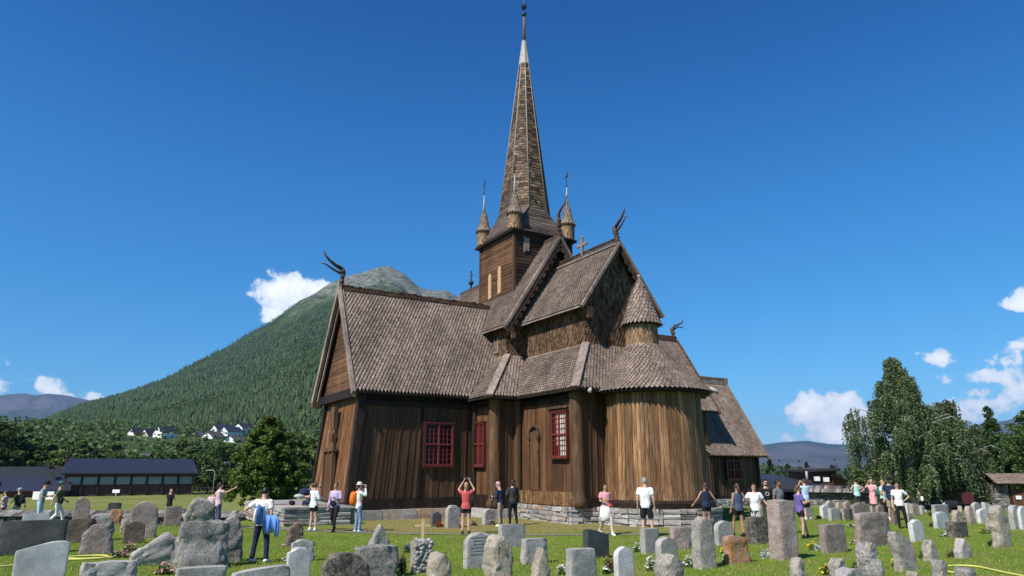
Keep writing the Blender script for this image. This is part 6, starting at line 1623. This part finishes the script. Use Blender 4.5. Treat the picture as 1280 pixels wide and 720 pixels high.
def person(label, px, py, face, h=1.72, female=False, arms=('down', 'down'), legs=('stand', 'stand'), top='white', top_len='short', bottom='navy', bot='long', hair='brown', hairstyle='short', hat=None,
           shoe='white', skin='skin', lean=0.0, headturn=0.0, nod=0.0, build=1.0, seat=None, held=None, pos=None, group=None, dress=False, glasses=False, beard=False):
    p = Vector(pos) if pos is not None else at(px, py)
    o = empty('person', (p.x, p.y, p.z if seat is None else seat), math.radians(face)); tag(o, label, 'person', group)
    k = h/1.75; sw = (.165 if female else .19)*build; hw = (.155 if female else .145)*build; by = 1.0*build
    def T(q):                                     # lean the trunk forward about the hips
        q = Vector(q); dz = q.z-.93
        if dz > 0 and lean: q = Vector((q.x, q.y*math.cos(lean)+dz*math.sin(lean), .93+dz*math.cos(lean)-q.y*math.sin(lean)))
        return q
    seated = seat is not None; zo = -.93+.12 if seated else 0
    def S_(q): return Vector(q)*k
    spine = [((0, 0, .84), (hw*.95, .105*by)), ((0, .0, .93), (hw*1.02, .112*by)), ((0, .005, 1.08), ((.118 if female else .138)*build, .095*by)), ((0, .01, 1.25), ((.142 if female else .165)*build, (.112 if female else .118)*by)),
             ((0, 0, 1.38), (sw*.93, .098)), ((0, -.005, 1.44), (sw*.62, .07)), ((0, 0, 1.475), (.062, .064)), ((0, .008, 1.56), (.056, .06))]
    def trunk(mb, infl, z0=0, z1=9, flare=0.0):
        pts = [(T(q), r_) for q, r_ in spine if z0 <= q[2] <= z1]
        P = [S_(q+Vector((0, 0, zo))) for q, _ in pts]; Q = [((r_[1]+infl)*k, (r_[0]+infl)*k) for _, r_ in pts]
        # rings: first radius runs front to back
        vs = []; n = 16
        for (c, (ry, rx)) in zip(P, Q):
            for j in range(n): a = 2*math.pi*j/n; cc, ss = math.cos(a), math.sin(a); vs.append(c+Vector((math.copysign(abs(cc)**.85, cc)*rx, math.copysign(abs(ss)**.9, ss)*ry, 0)))
        m_ = len(P); fs = [(i*n+j, i*n+(j+1) % n, (i+1)*n+(j+1) % n, (i+1)*n+j) for i in range(m_-1) for j in range(n)]
        fs += [tuple(range(n))[::-1], tuple((m_-1)*n+j for j in range(n))]; mb.add(vs, fs)
    body = MB(); trunk(body, 0)
    sh, el, wr, hipj, kn, an = [], [], [], [], [], []
    for i, s in enumerate((-1, 1)):               # left = -1 ... right = +1 seen from behind the person
        e_, w_ = ARM[arms[i]]; a = T((s*sw*1.0, 0, 1.40)); e2 = T((s*e_[0]*(sw/.19)**.5, e_[1], e_[2])); w2 = T((s*w_[0], w_[1], w_[2]))
        sh.append(a); el.append(e2); wr.append(w2)
        up = [S_(q+Vector((0, 0, zo))) for q in (T((s*sw*.7, 0, 1.395)), a, a.lerp(e2, .5), e2, e2.lerp(w2, .4), w2)]
        f_ = .88 if female else 1.0
        limb(body, up, [r_*k*f_*build for r_ in (.052, .052, .046, .037, .036, .025)])
        kn_, an_ = LEG[legs[i]]; hj = Vector((s*.088*build, 0, .90))
        if seated: kn2 = Vector((s*kn_[0], kn_[1], .93+kn_[2]-.02)); an2 = Vector((s*an_[0], an_[1], .93+an_[2]))
        else: kn2 = Vector((s*kn_[0], kn_[1], kn_[2])); an2 = Vector((s*an_[0], an_[1], an_[2]))
        hipj.append(hj); kn.append(kn2); an.append(an2)
        lg = [S_(q+Vector((0, 0, zo))) for q in (hj+Vector((0, 0, .05)), hj, hj.lerp(kn2, .5), kn2, kn2.lerp(an2, .35), an2, an2+Vector((0, .02, -.04)))]
        limb(body, lg, [r_*k*build for r_ in (.07, .083, .072, .050, .052, .034, .034)])
    # head
    hc = T((0, .02, 1.632))+Vector((0, .02*nod*3, -.03*abs(nod)))+Vector((0, 0, zo)); HR = Matrix.Rotation(math.radians(headturn), 3, 'Z') @ Matrix.Rotation(-nod, 3, 'X')
    HC = S_(hc)
    def H(q): return HC+(HR @ Vector(q))*k
    body.ball(HC, (.074*k, .092*k, .112*k), 14, 10, rot=HR); body.ball(H((0, .03, -.05)), (.056*k, .062*k, .066*k), 12, 8, rot=HR)
    ob = remesh(body, .017*k)
    ex = MB()
    # face: nose, eyes with lids, mouth, ears
    ex.tube([H((0, .088, .012)), H((0, .108, -.018)), H((0, .088, -.03))], [.008*k, .014*k, .008*k], 6)
    for s in (-1, 1):
        ex.ball(H((s*.030, .084, .012)), (.012*k, .008*k, .008*k), 8, 6, mi=1); ex.ball(H((s*.030, .082, .030)), (.016*k, .010*k, .005*k), 8, 5, mi=0)
        ex.ball(H((s*.074, .0, -.008)), (.010*k, .020*k, .030*k), 8, 6, mi=0, rot=HR)
    ex.ball(H((0, .088, -.058)), (.022*k, .008*k, .007*k), 8, 5, mi=2)
    # hands: a palm, four fingers of different length and a thumb
    for i, s in enumerate((-1, 1)):
        w2 = wr[i]+Vector((0, 0, zo)); d_ = (wr[i]-el[i]).normalized(); side = d_.cross(Vector((0, 1, 0)) if abs(d_.y) < .8 else Z).normalized(); nn = side.cross(d_).normalized()
        c0 = w2+d_*.045; ex.tube([S_(w2-d_*.01), S_(w2+d_*.03), S_(w2+d_*.075), S_(w2+d_*.09)], [(.018*k, .024*k), (.017*k, .036*k), (.015*k, .040*k), (.010*k, .034*k)], 8)
        cr = nn*(-s if abs(nn.x) > .3 else 1)
        for j, L in enumerate((.065, .075, .072, .055)):
            b0 = w2+d_*.08+side*((j-1.5)*.019); curl = Vector((-s*.3, .15, 0))
            q1 = b0+d_*L*.5+curl*.012; q2 = b0+d_*L*.9+curl*.05; ex.tube([S_(b0), S_(q1), S_(q2)], [.0088*k, .0082*k, .006*k], 6)
        tb = w2+d_*.03+side*(-.03*s if abs(side.x) > .5 else .03); ex.tube([S_(tb), S_(tb+d_*.03+side*(-.022)), S_(tb+d_*.062+side*(-.026))], [.011*k, .010*k, .007*k], 6)
    if glasses:
        for s in (-1, 1): ex.ball(H((s*.031, .096, .014)), (.026*k, .006*k, .018*k), 8, 6, mi=1)
    sk = PM[skin]; parts = [(ob, 'body', [sk, PM['eye'], PM['lips']], ex)]
    # top
    if top:
        mb = MB(); trunk(mb, .020, .8 if bot != 'skirt' else .9, 1.45)
        if dress: mb.tube([S_((0, 0, .95+zo)), S_((0, 0, .75+zo)), S_((0, .01, .5+zo))], [(.15*k, .18*k), (.17*k, .20*k), (.20*k, .25*k)], 14)
        if top_len != 'vest':
            for i, s in enumerate((-1, 1)):
                a, e2, w2 = sh[i], el[i], wr[i]
                chain = [T((s*sw*.6, 0, 1.385)), a, a.lerp(e2, .62 if top_len == 'short' else .5)]; rr_ = [.070, .070, .066]
                if top_len == 'long': chain += [e2, e2.lerp(w2, .5), e2.lerp(w2, .93)]; rr_ += [.052, .048, .040]
                limb(mb, [S_(q+Vector((0, 0, zo))) for q in chain], [r_*k*build for r_ in rr_])
        parts.append((remesh(mb, .018*k, 1), 'shirt' if not dress else 'dress', [PM[top]], None))
    # bottom
    if bot:
        mb = MB(); trunk(mb, .012, .83, 1.0)
        if bot == 'skirt': mb.tube([S_((0, 0, .99+zo)), S_((0, 0, .85+zo)), S_((0, .0, .60+zo))], [(.12*k, .14*k), (.15*k, .175*k), (.18*k, .215*k)], 14)
        else:
            for i, s in enumerate((-1, 1)):
                hj, kn2, an2 = hipj[i], kn[i], an[i]; f_ = {'short': .45, 'knee': .9}.get(bot, 1)
                if bot in ('short', 'knee'): chain = [hj+Vector((0, 0, .04)), hj, hj.lerp(kn2, f_*.5), hj.lerp(kn2, f_)]; rr_ = [.085, .100, .098, .096 if bot == 'short' else .088]
                else: chain = [hj+Vector((0, 0, .04)), hj, hj.lerp(kn2, .5), kn2, kn2.lerp(an2, .45), an2+Vector((0, 0, .0))]; wd_ = {'long': .062, 'slim': .046, 'wide': .10}[bot]; rr_ = [.085, .098, .085, max(.066, wd_*.95), max(.058, wd_), wd_]
                limb(mb, [S_(q+Vector((0, 0, zo))) for q in chain], [r_*k*build for r_ in rr_])
        parts.append((remesh(mb, .018*k, 1), 'skirt' if bot == 'skirt' else ('shorts' if bot in ('short', 'knee') else 'trousers'), [PM[bottom]], None))
    bpy.context.view_layer.update()
    for ob_, nm, mats, e_ in parts: flush(ob_, nm, mats, o, e_)
    # shoes
    for i in (0, 1):
        a = an[i]+Vector((0, 0, zo)); up_ = max(0, a.z-.085); s = MB()
        s.tube([S_(a+Vector((0, -.06, -.045))), S_(a+Vector((0, -.02, -.03))), S_(a+Vector((0, .08, -.05-up_*.4))), S_(a+Vector((0, .17, -.062-up_*.4))), S_(a+Vector((0, .20, -.066-up_*.4)))], [(.036*k, .034*k), (.052*k, .042*k), (.034*k, .046*k), (.024*k, .042*k), (.012*k, .024*k)], 10)
        s.tube([S_(a+Vector((0, .0, .05))), S_(a+Vector((0, 0, -.04)))], [.042*k, .046*k], 10); s.build('shoe', PM[shoe], o)
    # hair, hat
    if hairstyle != 'bald':
        mb = MB(); mb.ball(H((0, -.016, .024)), (.084*k, .098*k, .106*k), 14, 10, rot=HR)
        if hairstyle in ('long', 'bob', 'pony', 'curly'):
            L = {'long': .32, 'bob': .16, 'pony': .10, 'curly': .18}[hairstyle]
            mb.tube([H((0, -.04, .02)), H((0, -.075, -.08)), H((0, -.085, -L*.6)), H((0, -.07, -L))], [(.05*k, .08*k), (.045*k, .088*k), (.035*k, .08*k), (.015*k, .04*k)], 10)
            if hairstyle == 'pony': mb.tube([H((0, -.09, .03)), H((0, -.14, -.02)), H((0, -.13, -.12)), H((0, -.11, -.2))], [.03*k, .034*k, .028*k, .01*k], 8)
            if hairstyle == 'curly':
                for j in range(16): a = j*2.4; mb.ball(H((.075*math.cos(a), -.03+.07*math.sin(a)*(1 if math.sin(a) < 0 else .2), .09-.013*j)), .034*k, 7, 5)
        mb = mb; hb_ = mb.build('hair', PM['hair_'+hair], o)
        # keep the face free: push forward verts back behind the hair line
        for v in hb_.data.vertices:
            q = HR.transposed() @ ((v.co-HC)/k)
            if q.y > .05 and q.z < .045: q.y = .035; v.co = HC+(HR @ q)*k
    if beard: mb = MB(); mb.ball(H((0, .045, -.072)), (.052*k, .05*k, .04*k), 10, 7, rot=HR); mb.build('beard', PM['hair_'+hair], o)
    if hat:
        mb = MB(); mb.lathe([(.098*k, .0), (.100*k, .05*k), (.085*k, .095*k), (.03*k, .118*k), (.005*k, .12*k)], 14, HC+HR @ Vector((0, -.01, .045))*k)
        br = HR @ Vector((0, .13, .05))*k+HC; mb.ball(br, (.072*k, .085*k, .010*k), 12, 6, rot=HR)
        if hat == 'cream': mb.ball(H((0, 0, .05)), (.15*k, .16*k, .012*k), 14, 6, rot=HR)
        mb.build('cap', PM[hat], o)
    return dict(o=o, p=p, k=k, face=math.radians(face), T=T, zo=zo, wr=wr, S=S_, H=H)

def held_world(P, q):
    v = P['S'](P['T'](Vector(q))+Vector((0, 0, P['zo']))); c, s = math.cos(P['face']), math.sin(P['face'])
    z = P['o'].location.z; return Vector((P['o'].location.x+v.x*c-v.y*s, P['o'].location.y+v.x*s+v.y*c, z+v.z))
def phone(P, q, label, tilt=0.0, camera=False):
    w_ = held_world(P, q); b = MB()
    if camera: b.box((0, 0, 0), (.14, .07, .09)); b.tube([(0, .03, 0), (0, .12, 0)], [.036, .034], 10)
    else: b.box((0, 0, 0), (.15, .011, .075)); b.box((0, -.007, 0), (.14, .003, .068))
    o = b.build('camera' if camera else 'phone', PM['charcoal'], loc=tuple(w_), rz=P['face']); o.rotation_euler = (tilt, 0, P['face']); tag(o, label, 'camera' if camera else 'phone'); return o
def backpack(P, label, main, panel=None, size=1.0, z=1.22):
    w_ = held_world(P, (0, -.19, z)); o = empty('backpack', tuple(w_), P['face']); tag(o, label, 'backpack'); k = P['k']*size
    b = MB(); b.tube([(0, 0, -.23*k), (0, 0, -.20*k), (0, -.01, -.05*k), (0, 0, .12*k), (0, .01, .2*k), (0, .02, .235*k)], [(.06*k, .10*k), (.085*k, .145*k), (.10*k, .155*k), (.09*k, .14*k), (.07*k, .11*k), (.02*k, .04*k)], 14); b.tube([(0, -.02*k, .23*k), (0, -.05*k, .27*k), (0, .01, .24*k)], .009, 5); b.build('bag', PM[main], o)
    if panel: b = MB(); b.tube([(0, -.08*k, -.19*k), (0, -.095*k, -.16*k), (0, -.10*k, .0), (0, -.08*k, .12*k), (0, -.06*k, .15*k)], [(.02*k, .07*k), (.04*k, .11*k), (.045*k, .115*k), (.04*k, .10*k), (.01*k, .06*k)], 12); b.build('pocket', PM[panel], o)
    for s in (-1, 1):
        b = MB(); b.tube([(s*.08*k, .02, .16*k), (s*.11*k, .14*k, .23*k), (s*.12*k, .30*k, .12*k), (s*.13*k, .30*k, -.06*k), (s*.13*k, .12*k, -.15*k)], [(.006, .022)]*5, 6); b.build('strap', PM[main], o)
    return o
def bag(P, q, label, c, size=1.0):
    w_ = held_world(P, q); o = empty('bag', tuple(w_), P['face']); tag(o, label, 'bag'); b = MB(); b.ball((0, 0, 0), (.13*size, .06*size, .12*size), 12, 8); b.build('pouch', PM[c], o)
    b = MB(); b.tube([(-.1*size, 0, .08*size), (-.06*size, 0, .24*size), (.06*size, 0, .24*size), (.1*size, 0, .08*size)], .009, 6); b.build('handle', PM[c], o)
N_ = 'face'   # facing: 0 = away from the viewer, 90 = to the left, -90 = to the right, 180 = towards the viewer
# west side
person('person in a mauve top entering the view beside the man in the dark green shirt', 1, 656, 100, 1.62, True, ('phone', 'fwd'), ('stepf', 'stepb'), 'pinklav', 'short', 'brownish', 'slim', 'brown', 'bob')
P = person('man in a dark green shirt and white trousers walking with a grey cap', 18, 655, 80, 1.72, False, ('fwd', 'back'), ('stepf', 'stepb'), 'darkgreen', 'short', 'cream', 'long', 'grey', 'short', 'lightgrey', nod=-.1)
backpack(P, 'black backpack on the man in the dark green shirt', 'black')
P = person('man in a grey-blue T-shirt, light jeans and black cap looking down at his phone', 46, 657, -70, 1.70, False, ('phone', 'phone'), ('slight', 'stand'), 'greyblue', 'short', 'paleblue', 'long', 'black', 'short', 'black', lean=.12, nod=.35)
phone(P, (0, .36, 1.19), 'phone held low by the man in the grey-blue T-shirt')
P = person('person in an olive T-shirt, white trousers and teal hat striding by the roofed wall', 68, 658, -60, 1.66, False, ('fwd', 'back'), ('stepf', 'stepb'), 'olive', 'short', 'white', 'long', 'black', 'short', 'teal')
bag(P, (.22, .12, 1.02), 'black shoulder bag on the person in olive', 'black', 1.1)
person('bald man in black and white beyond the roofed wall', 218, 655, -20, 1.65, False, ('phone', 'phone'), ('stand', 'stand'), 'black', 'short', 'navy', 'long', 'grey', 'bald', pos=tuple(deep(217, 39)), nod=.3)
P = person('woman in a mauve T-shirt and grey trousers raising her phone', 270, 661, -55, 1.66, True, ('hip', 'raise'), ('slight', 'stand'), 'pinklav', 'short', 'steel', 'wide', 'black', 'bob')
phone(P, (.36, .55, 1.60), 'phone raised by the woman in mauve')
person('child in black shorts half hidden behind the woman in mauve', 262, 660, -10, 1.35, False, ('down', 'down'), ('stand', 'stand'), 'pinklav', 'short', 'black', 'knee', 'brown', 'short')
P = person('person in white T-shirt and navy trousers, back turned, one hand on the hip', 323.5, 703, -12, 1.71, False, ('hip', 'down'), ('wide', 'wide'), 'white', 'short', 'navy', 'long', 'black', 'short', nod=.25)
backpack(P, 'white and blue backpack slung on the person in navy trousers', 'bluebag', 'white', .95, 1.10)
w_ = held_world(P, (.27, -.06, .88)); b = MB(); rr_ = random.Random(3)
for j in range(7):                                      # hanging folds
    x = -.15+.05*j; z1_ = rr_.uniform(-.28, -.14); n_ = 7; b.tube([(x*.5, .01*math.sin(j*2), .20), (x, .03*math.sin(j*2.2), .05), (x*1.15+.02, .035*math.cos(j*1.7), z1_)], [(.045, .03), (.05, .038), (.02, .035)], 8)
PM['blue_jacket'] = plain('blue_jacket', (.14, .30, .72), .7, .2); o = b.build('jacket', PM['blue_jacket'], loc=tuple(w_)); tag(o, 'bright blue jacket hanging from the bag of the person in navy trousers', 'jacket')
person('person in navy sitting on the terrace edge', 382, 640, 70, 1.6, True, ('phone', 'phone'), ('sit', 'sit'), 'navy', 'short', 'navy', 'long', 'brown', 'bob', pos=(at(381, 657).x, at(381, 657).y+1.0, 0), seat=.74, lean=.15)
P = person('woman in a white shirt and black shorts lifting her hands to her face', 390, 664, -35, 1.68, True, ('camera', 'phone'), ('stand', 'slight'), 'white', 'long', 'black', 'short', 'auburn', 'short', shoe='white')
phone(P, (.03, .31, 1.57), 'phone held up by the woman in the white shirt')
P = person('woman in a lilac jacket and black trousers walking past the gable corner', 417, 664.5, 172, 1.68, True, ('phone', 'down'), ('stepf', 'stepb'), 'lilac', 'long', 'black', 'slim', 'auburn', 'bob', shoe='black', glasses=True)
bag(P, (.02, .16, 1.0), 'black belt bag of the woman in lilac', 'black', .9)
P = person('person in a white hoodie, jeans and cream cap photographing the church', 446, 665.5, -55, 1.68, True, ('camera', 'camera'), ('stand', 'slight'), 'white', 'long', 'jeans', 'long', 'brown', 'bob', 'cream')
phone(P, (0, .31, 1.60), 'camera at the face of the person in the white hoodie', camera=True); backpack(P, 'orange backpack worn over the white hoodie', 'orange', None, 1.0, 1.20)
P = person('woman in a red T-shirt and black shorts holding a phone overhead', 582, 668, 0, 1.70, True, ('overhead', 'overhead'), ('stand', 'stand'), 'red', 'short', 'black', 'short', 'blond', 'pony', shoe='charcoal')
phone(P, (0, .22, 1.90), 'phone held overhead by the woman in red')
P = person('man in a navy jacket and khaki trousers reading a leaflet by the church', 626, 658, 60, 1.66, False, ('phone', 'phone'), ('stand', 'slight'), 'navy', 'long', 'khaki', 'long', 'grey', 'short', 'pink', lean=.12, nod=.4)
w_ = held_world(P, (0, .36, 1.2)); b = MB(); b.box((0, 0, 0), (.2, .012, .27)); PM['paper'] = plain('tan_leaflet', (.6, .42, .28), .8, .05); o = b.build('leaflet', PM['paper'], loc=tuple(w_), rz=P['face']); tag(o, 'tan leaflet in the hands of the man in navy', 'leaflet')
person('dark-haired person in a grey jacket and black trousers facing the man in navy', 641, 657.5, 35, 1.76, False, ('phone', 'down'), ('slight', 'wide'), 'charcoal', 'long', 'black', 'slim', 'black', 'curly', shoe='black', nod=.2)
P = person('woman in a pink T-shirt with a white wrap at her waist on the path', 758, 669, 200, 1.68, True, ('back', 'phone'), ('stepf', 'stepb'), 'pink', 'short', 'beige', 'slim', 'black', 'curly', skin='tan_skin')
w_ = held_world(P, (0, 0, .80)); b = MB(); b.lathe([(.165, .16), (.20, -.05), (.235, -.30), (.2, -.31)], 16); o = b.build('waist_wrap', PM['white'], loc=tuple(w_)); o['category'] = 'jacket'; o['label'] = 'white jacket tied round the waist of the woman in pink'; o.name = 'jacket'
bag(P, (-.06, .30, 1.02), 'small red bag in the hand of the woman in pink', 'red', .7)
person('tall grey-haired man in a white polo shirt and black shorts watching the round wall', 809, 671, -20, 1.86, False, ('down', 'down'), ('stand', 'wide'), 'white', 'short', 'black', 'knee', 'grey', 'short', skin='skin', shoe='white')
person('woman in a backless navy top and black shorts with her arms held out', 885, 664, 5, 1.68, True, ('out', 'out'), ('stand', 'slight'), 'navy', 'vest', 'black', 'short', 'brown', 'long', shoe='black', skin='tan_skin')
person('woman in a blue-grey top and black shorts with very long hair and dark boots', 926, 671, 12, 1.68, True, ('down', 'out'), ('stepf', 'stand'), 'steel', 'vest', 'black', 'short', 'brown', 'long', shoe='black', skin='tan_skin')
P = person('woman in white blouse and striped trousers behind the speckled stone cube', 947, 670, 172, 1.66, True, ('out', 'out'), ('stand', 'slight'), 'white', 'short', 'striped', 'wide', 'auburn', 'short', build=1.1, glasses=True)
P = person('bearded man in a black T-shirt with a white ring printed on the chest', 962, 664, 175, 1.80, False, ('down', 'down'), ('stand', 'stand'), 'black', 'short', 'charcoal', 'long', 'black', 'short', beard=True, glasses=True)
w_ = held_world(P, (0, .145, 1.24)); b = MB(); n_ = 20; b.tube([(math.cos(2*math.pi*j/n_)*.06, 0, math.sin(2*math.pi*j/n_)*.06) for j in range(n_+1)], .008, 5, cap=False)
q = b.build('printed_ring', PM['white'], P['o']); q.location = P['S']((0, .142, 1.25))
person('bearded man in a grey T-shirt turned towards the woman in purple', 978, 668, 215, 1.80, False, ('down', 'down'), ('stand', 'slight'), 'grey', 'short', 'charcoal', 'long', 'black', 'short', skin='dark_skin', beard=True)
person('woman in a purple top, black shorts and dark sneakers beside the tall pink pillar', 1003, 673, -80, 1.64, True, ('phone', 'phone'), ('stepf', 'stand'), 'purple', 'short', 'black', 'short', 'auburn', 'bob', shoe='black')
P = person('man in a light blue shirt photographing behind the woman in purple', 1010, 650, 20, 1.72, False, ('camera', 'camera'), ('stand', 'stand'), 'paleblue', 'short', 'black', 'knee', 'brown', 'short')
person('person in a white and mint top, hands on hips before the far wall', 1074, 641, 10, 1.68, True, ('hip', 'hip'), ('stand', 'stand'), 'mint', 'vest', 'charcoal', 'long', 'black', 'short')
person('woman in a pale pink dress near the birch trunk', 1094, 643, 150, 1.68, True, ('phone', 'ear'), ('stand', 'slight'), 'pink', 'short', 'beige', 'short', 'blond', 'bob', dress=True)
P = person('woman in a mint T-shirt and dark trousers near the birch trunk', 1108, 648, -150, 1.68, True, ('phone', 'phone'), ('stand', 'slight'), 'mint', 'short', 'black', 'slim', 'blond', 'short'); backpack(P, 'teal backpack of the woman in mint', 'teal', None, .8)
person('man in a dark cap and navy shirt behind the woman with hands on hips', 1117, 651, 150, 1.80, False, ('phone', 'down'), ('stand', 'stand'), 'navy', 'short', 'khaki', 'knee', 'brown', 'short', 'black')
P = person('woman in a white T-shirt and black trousers standing with a hand on her hip', 1128, 660.5, 165, 1.68, True, ('hip', 'down'), ('wide', 'slight'), 'white', 'short', 'black', 'slim', 'black', 'short', shoe='black', glasses=True); backpack(P, 'black backpack of the woman in the white T-shirt', 'black', None, .8)
P = person('person in an olive shirt carrying a white bundle under the birch', 1152, 640, 30, 1.68, False, ('fold', 'down'), ('stepf', 'stepb'), 'olive', 'short', 'charcoal', 'long', 'brown', 'short'); backpack(P, 'white bundle on the back of the person in olive under the birch', 'white', None, .8, 1.05)
# stroller on the terrace edge
q = at(366, 657); o = empty('stroller', (q.x, q.y+1.3, .70), .5); tag(o, 'navy and white striped pushchair on the terrace', 'stroller')
b = MB(); b.tube([(-.45, 0, .12), (0, 0, .45), (.35, 0, .80)], .018, 6); b.tube([(.35, .3, .12), (0, .3, .45), (-.1, .3, .6)], .018, 6); b.build('frame', PM['lightgrey'], o)
b = MB(); b.ball((.08, .15, .5), (.30, .22, .20), 12, 8); b.build('hood', PM['navy'], o); b = MB(); b.ball((-.12, .15, .36), (.28, .20, .10), 12, 8); b.build('seat', PM['lightgrey'], o)
for x, y in ((-.45, 0), (.35, 0), (-.45, .3), (.35, .3)): b = MB(); b.tube([(x, y-.02, .1), (x, y+.02, .1)], .1, 12); b.build('wheel', PM['black'], o)
# ================================================================== camera, light, sky
cam = bpy.data.cameras.new('camera'); cam.sensor_width = 36; cam.lens = 36*FPX/1280; cam.clip_end = 40000; cam.clip_start = .1
co = bpy.data.objects.new('camera', cam); col.objects.link(co); co.location = (0, 0, CAMH); co.rotation_euler = (R(90)+PITCH, 0, 0); scene.camera = co
SUN_AZ = Vector((-.66, -.75, 0)).normalized(); EL = R(47)
sv = SUN_AZ*math.cos(EL)+Vector((0, 0, math.sin(EL)))
sl = bpy.data.lights.new('sun', 'SUN'); sl.energy = 5.0; sl.angle = R(.53); sl.color = (1, .935, .84)
so = bpy.data.objects.new('sun', sl); col.objects.link(so); so.rotation_euler = sv.to_track_quat('Z', 'Y').to_euler()
w = bpy.data.worlds.new('World'); scene.world = w; w.use_nodes = True
nt = w.node_tree; bg = nt.nodes['Background']; bg.inputs[1].default_value = .085
sky = nt.nodes.new('ShaderNodeTexSky'); sky.sky_type = 'NISHITA'; sky.sun_disc = False; sky.sun_elevation = EL
sky.sun_rotation = math.atan2(SUN_AZ.x, SUN_AZ.y); sky.altitude = 400; sky.air_density = .9; sky.dust_density = .25; sky.ozone_density = 3.0
def wn(t, **k):
    n = nt.nodes.new(t)
    for a, b in k.items(): setattr(n, a, b)
    return n
def wl(a, b): nt.links.new(a, b)
def wmath(op, a, b=None, c=None):
    m = wn('ShaderNodeMath', operation=op)
    for i, v in enumerate((a, b, c)):
        if v is None: continue
        if isinstance(v, (int, float)): m.inputs[i].default_value = v
        else: wl(v, m.inputs[i])
    return m.outputs[0]
tc = wn('ShaderNodeTexCoord'); D = tc.outputs['Generated']
sepD = wn('ShaderNodeSeparateXYZ'); wl(D, sepD.inputs[0])
azi = wmath('ARCTAN2', sepD.outputs[0], sepD.outputs[1])           # heading from +Y
elv = wmath('ARCSINE', sepD.outputs[2])
# fair weather cumulus: each cloud is a bank of billows round a direction in the sky
def cdir(px, py):
    rx, ry, rz = px-640, FPX*CP-(360-py)*SP, (360-py)*CP+FPX*SP
    return math.atan2(rx, ry), math.atan2(rz, math.hypot(rx, ry))
clouds = [ # px,py centre, half width, half height (px), strength
    (350, 362, 30, 20, 1.0), (378, 380, 38, 20, .95), (410, 366, 55, 18, .9), (345, 395, 22, 10, .8),
    (65, 484, 17, 13, .95), (100, 497, 26, 6, .7), (130, 503, 16, 3, .6),
    (1040, 522, 44, 26, 1.35), (1018, 546, 44, 8, .6), (1062, 545, 40, 10, .8), (1165, 448, 17, 10, .8), (1190, 520, 30, 10, .9), (1195, 507, 40, 8, .8),
    (1250, 450, 42, 9, .62), (1275, 434, 34, 9, .6), (1240, 468, 52, 9, .6), (1283, 464, 36, 13, .6), (1274, 372, 16, 12, 1.0), (1222, 491, 12, 5, .6), (1260, 508, 34, 11, .6), (1290, 500, 26, 14, .6),
    (-40, 470, 40, 16, .8), (1420, 470, 90, 26, .8), (-300, 420, 120, 30, .8)]
nz1 = wn('ShaderNodeTexNoise'); wl(D, nz1.inputs['Vector']); nz1.inputs['Scale'].default_value = 30; nz1.inputs['Detail'].default_value = 10; nz1.inputs['Roughness'].default_value = .6
total = None; litsum = None
for (px, py, a, b, s) in clouds:
    az, el = cdir(px, py); k = 1/math.hypot(FPX, 0)
    ha, hb = a*k*1.25, b*k*1.25
    u = wmath('DIVIDE', wmath('SUBTRACT', azi, az), ha); v = wmath('DIVIDE', wmath('SUBTRACT', elv, el), hb)
    d2 = wmath('ADD', wmath('MULTIPLY', u, u), wmath('MULTIPLY', v, v))
    m = wmath('MULTIPLY', wmath('SUBTRACT', 1.0, d2), s)
    total = m if total is None else wmath('SMOOTH_MAX', total, m, .35)
n0 = wmath('MULTIPLY', wmath('SUBTRACT', nz1.outputs['Fac'], .5), 3.6)
field = wmath('ADD', wmath('MAXIMUM', total, -1.2), n0)
mr = wn('ShaderNodeMapRange', interpolation_type='SMOOTHSTEP'); wl(field, mr.inputs[0]); mr.inputs[1].default_value = .2; mr.inputs[2].default_value = .62
dens = wmath('MULTIPLY', mr.outputs[0], .97)
core_m = wn('ShaderNodeMapRange'); wl(field, core_m.inputs[0]); core_m.inputs[1].default_value = .3; core_m.inputs[2].default_value = 1.5
cr = wn('ShaderNodeValToRGB'); wl(core_m.outputs[0], cr.inputs[0])
cr.color_ramp.elements[0].color = (6.6, 7.8, 9.4, 1); cr.color_ramp.elements[1].color = (12.5, 12.6, 12.8, 1)
mx = wn('ShaderNodeMix', data_type='RGBA'); wl(dens, mx.inputs[0])
STR = .085
sp_ = wn('ShaderNodeSeparateColor'); wl(sky.outputs[0], sp_.inputs[0]); cb_ = wn('ShaderNodeCombineColor')
for i, (g_, k_) in enumerate(((1.43, .68), (.905, .87), (.70, 1.08))):       # deep clear mountain sky
    wl(wmath('MULTIPLY', wmath('POWER', wmath('MULTIPLY', sp_.outputs[i], STR), g_), k_/STR), cb_.inputs[i])
zf = wn('ShaderNodeMapRange', interpolation_type='SMOOTHSTEP'); wl(elv, zf.inputs[0]); zf.inputs[1].default_value = .30; zf.inputs[2].default_value = .75; zf.inputs[3].default_value = 1; zf.inputs[4].default_value = .62
zc = wn('ShaderNodeCombineColor'); wl(wmath('POWER', zf.outputs[0], 1.5), zc.inputs[0]); wl(zf.outputs[0], zc.inputs[1]); wl(wmath('POWER', zf.outputs[0], .6), zc.inputs[2])
zm = wn('ShaderNodeMix', data_type='RGBA', blend_type='MULTIPLY'); zm.inputs[0].default_value = 1; wl(cb_.outputs[0], zm.inputs[6]); wl(zc.outputs[0], zm.inputs[7]); wl(zm.outputs[2], mx.inputs[6]); wl(cr.outputs[0], mx.inputs[7]); wl(mx.outputs[2], bg.inputs[0])
vs = scene.view_settings; vs.view_transform = 'Standard'; vs.look = 'None'; vs.exposure = 0.33; vs.gamma = 1; vs.use_curve_mapping = False
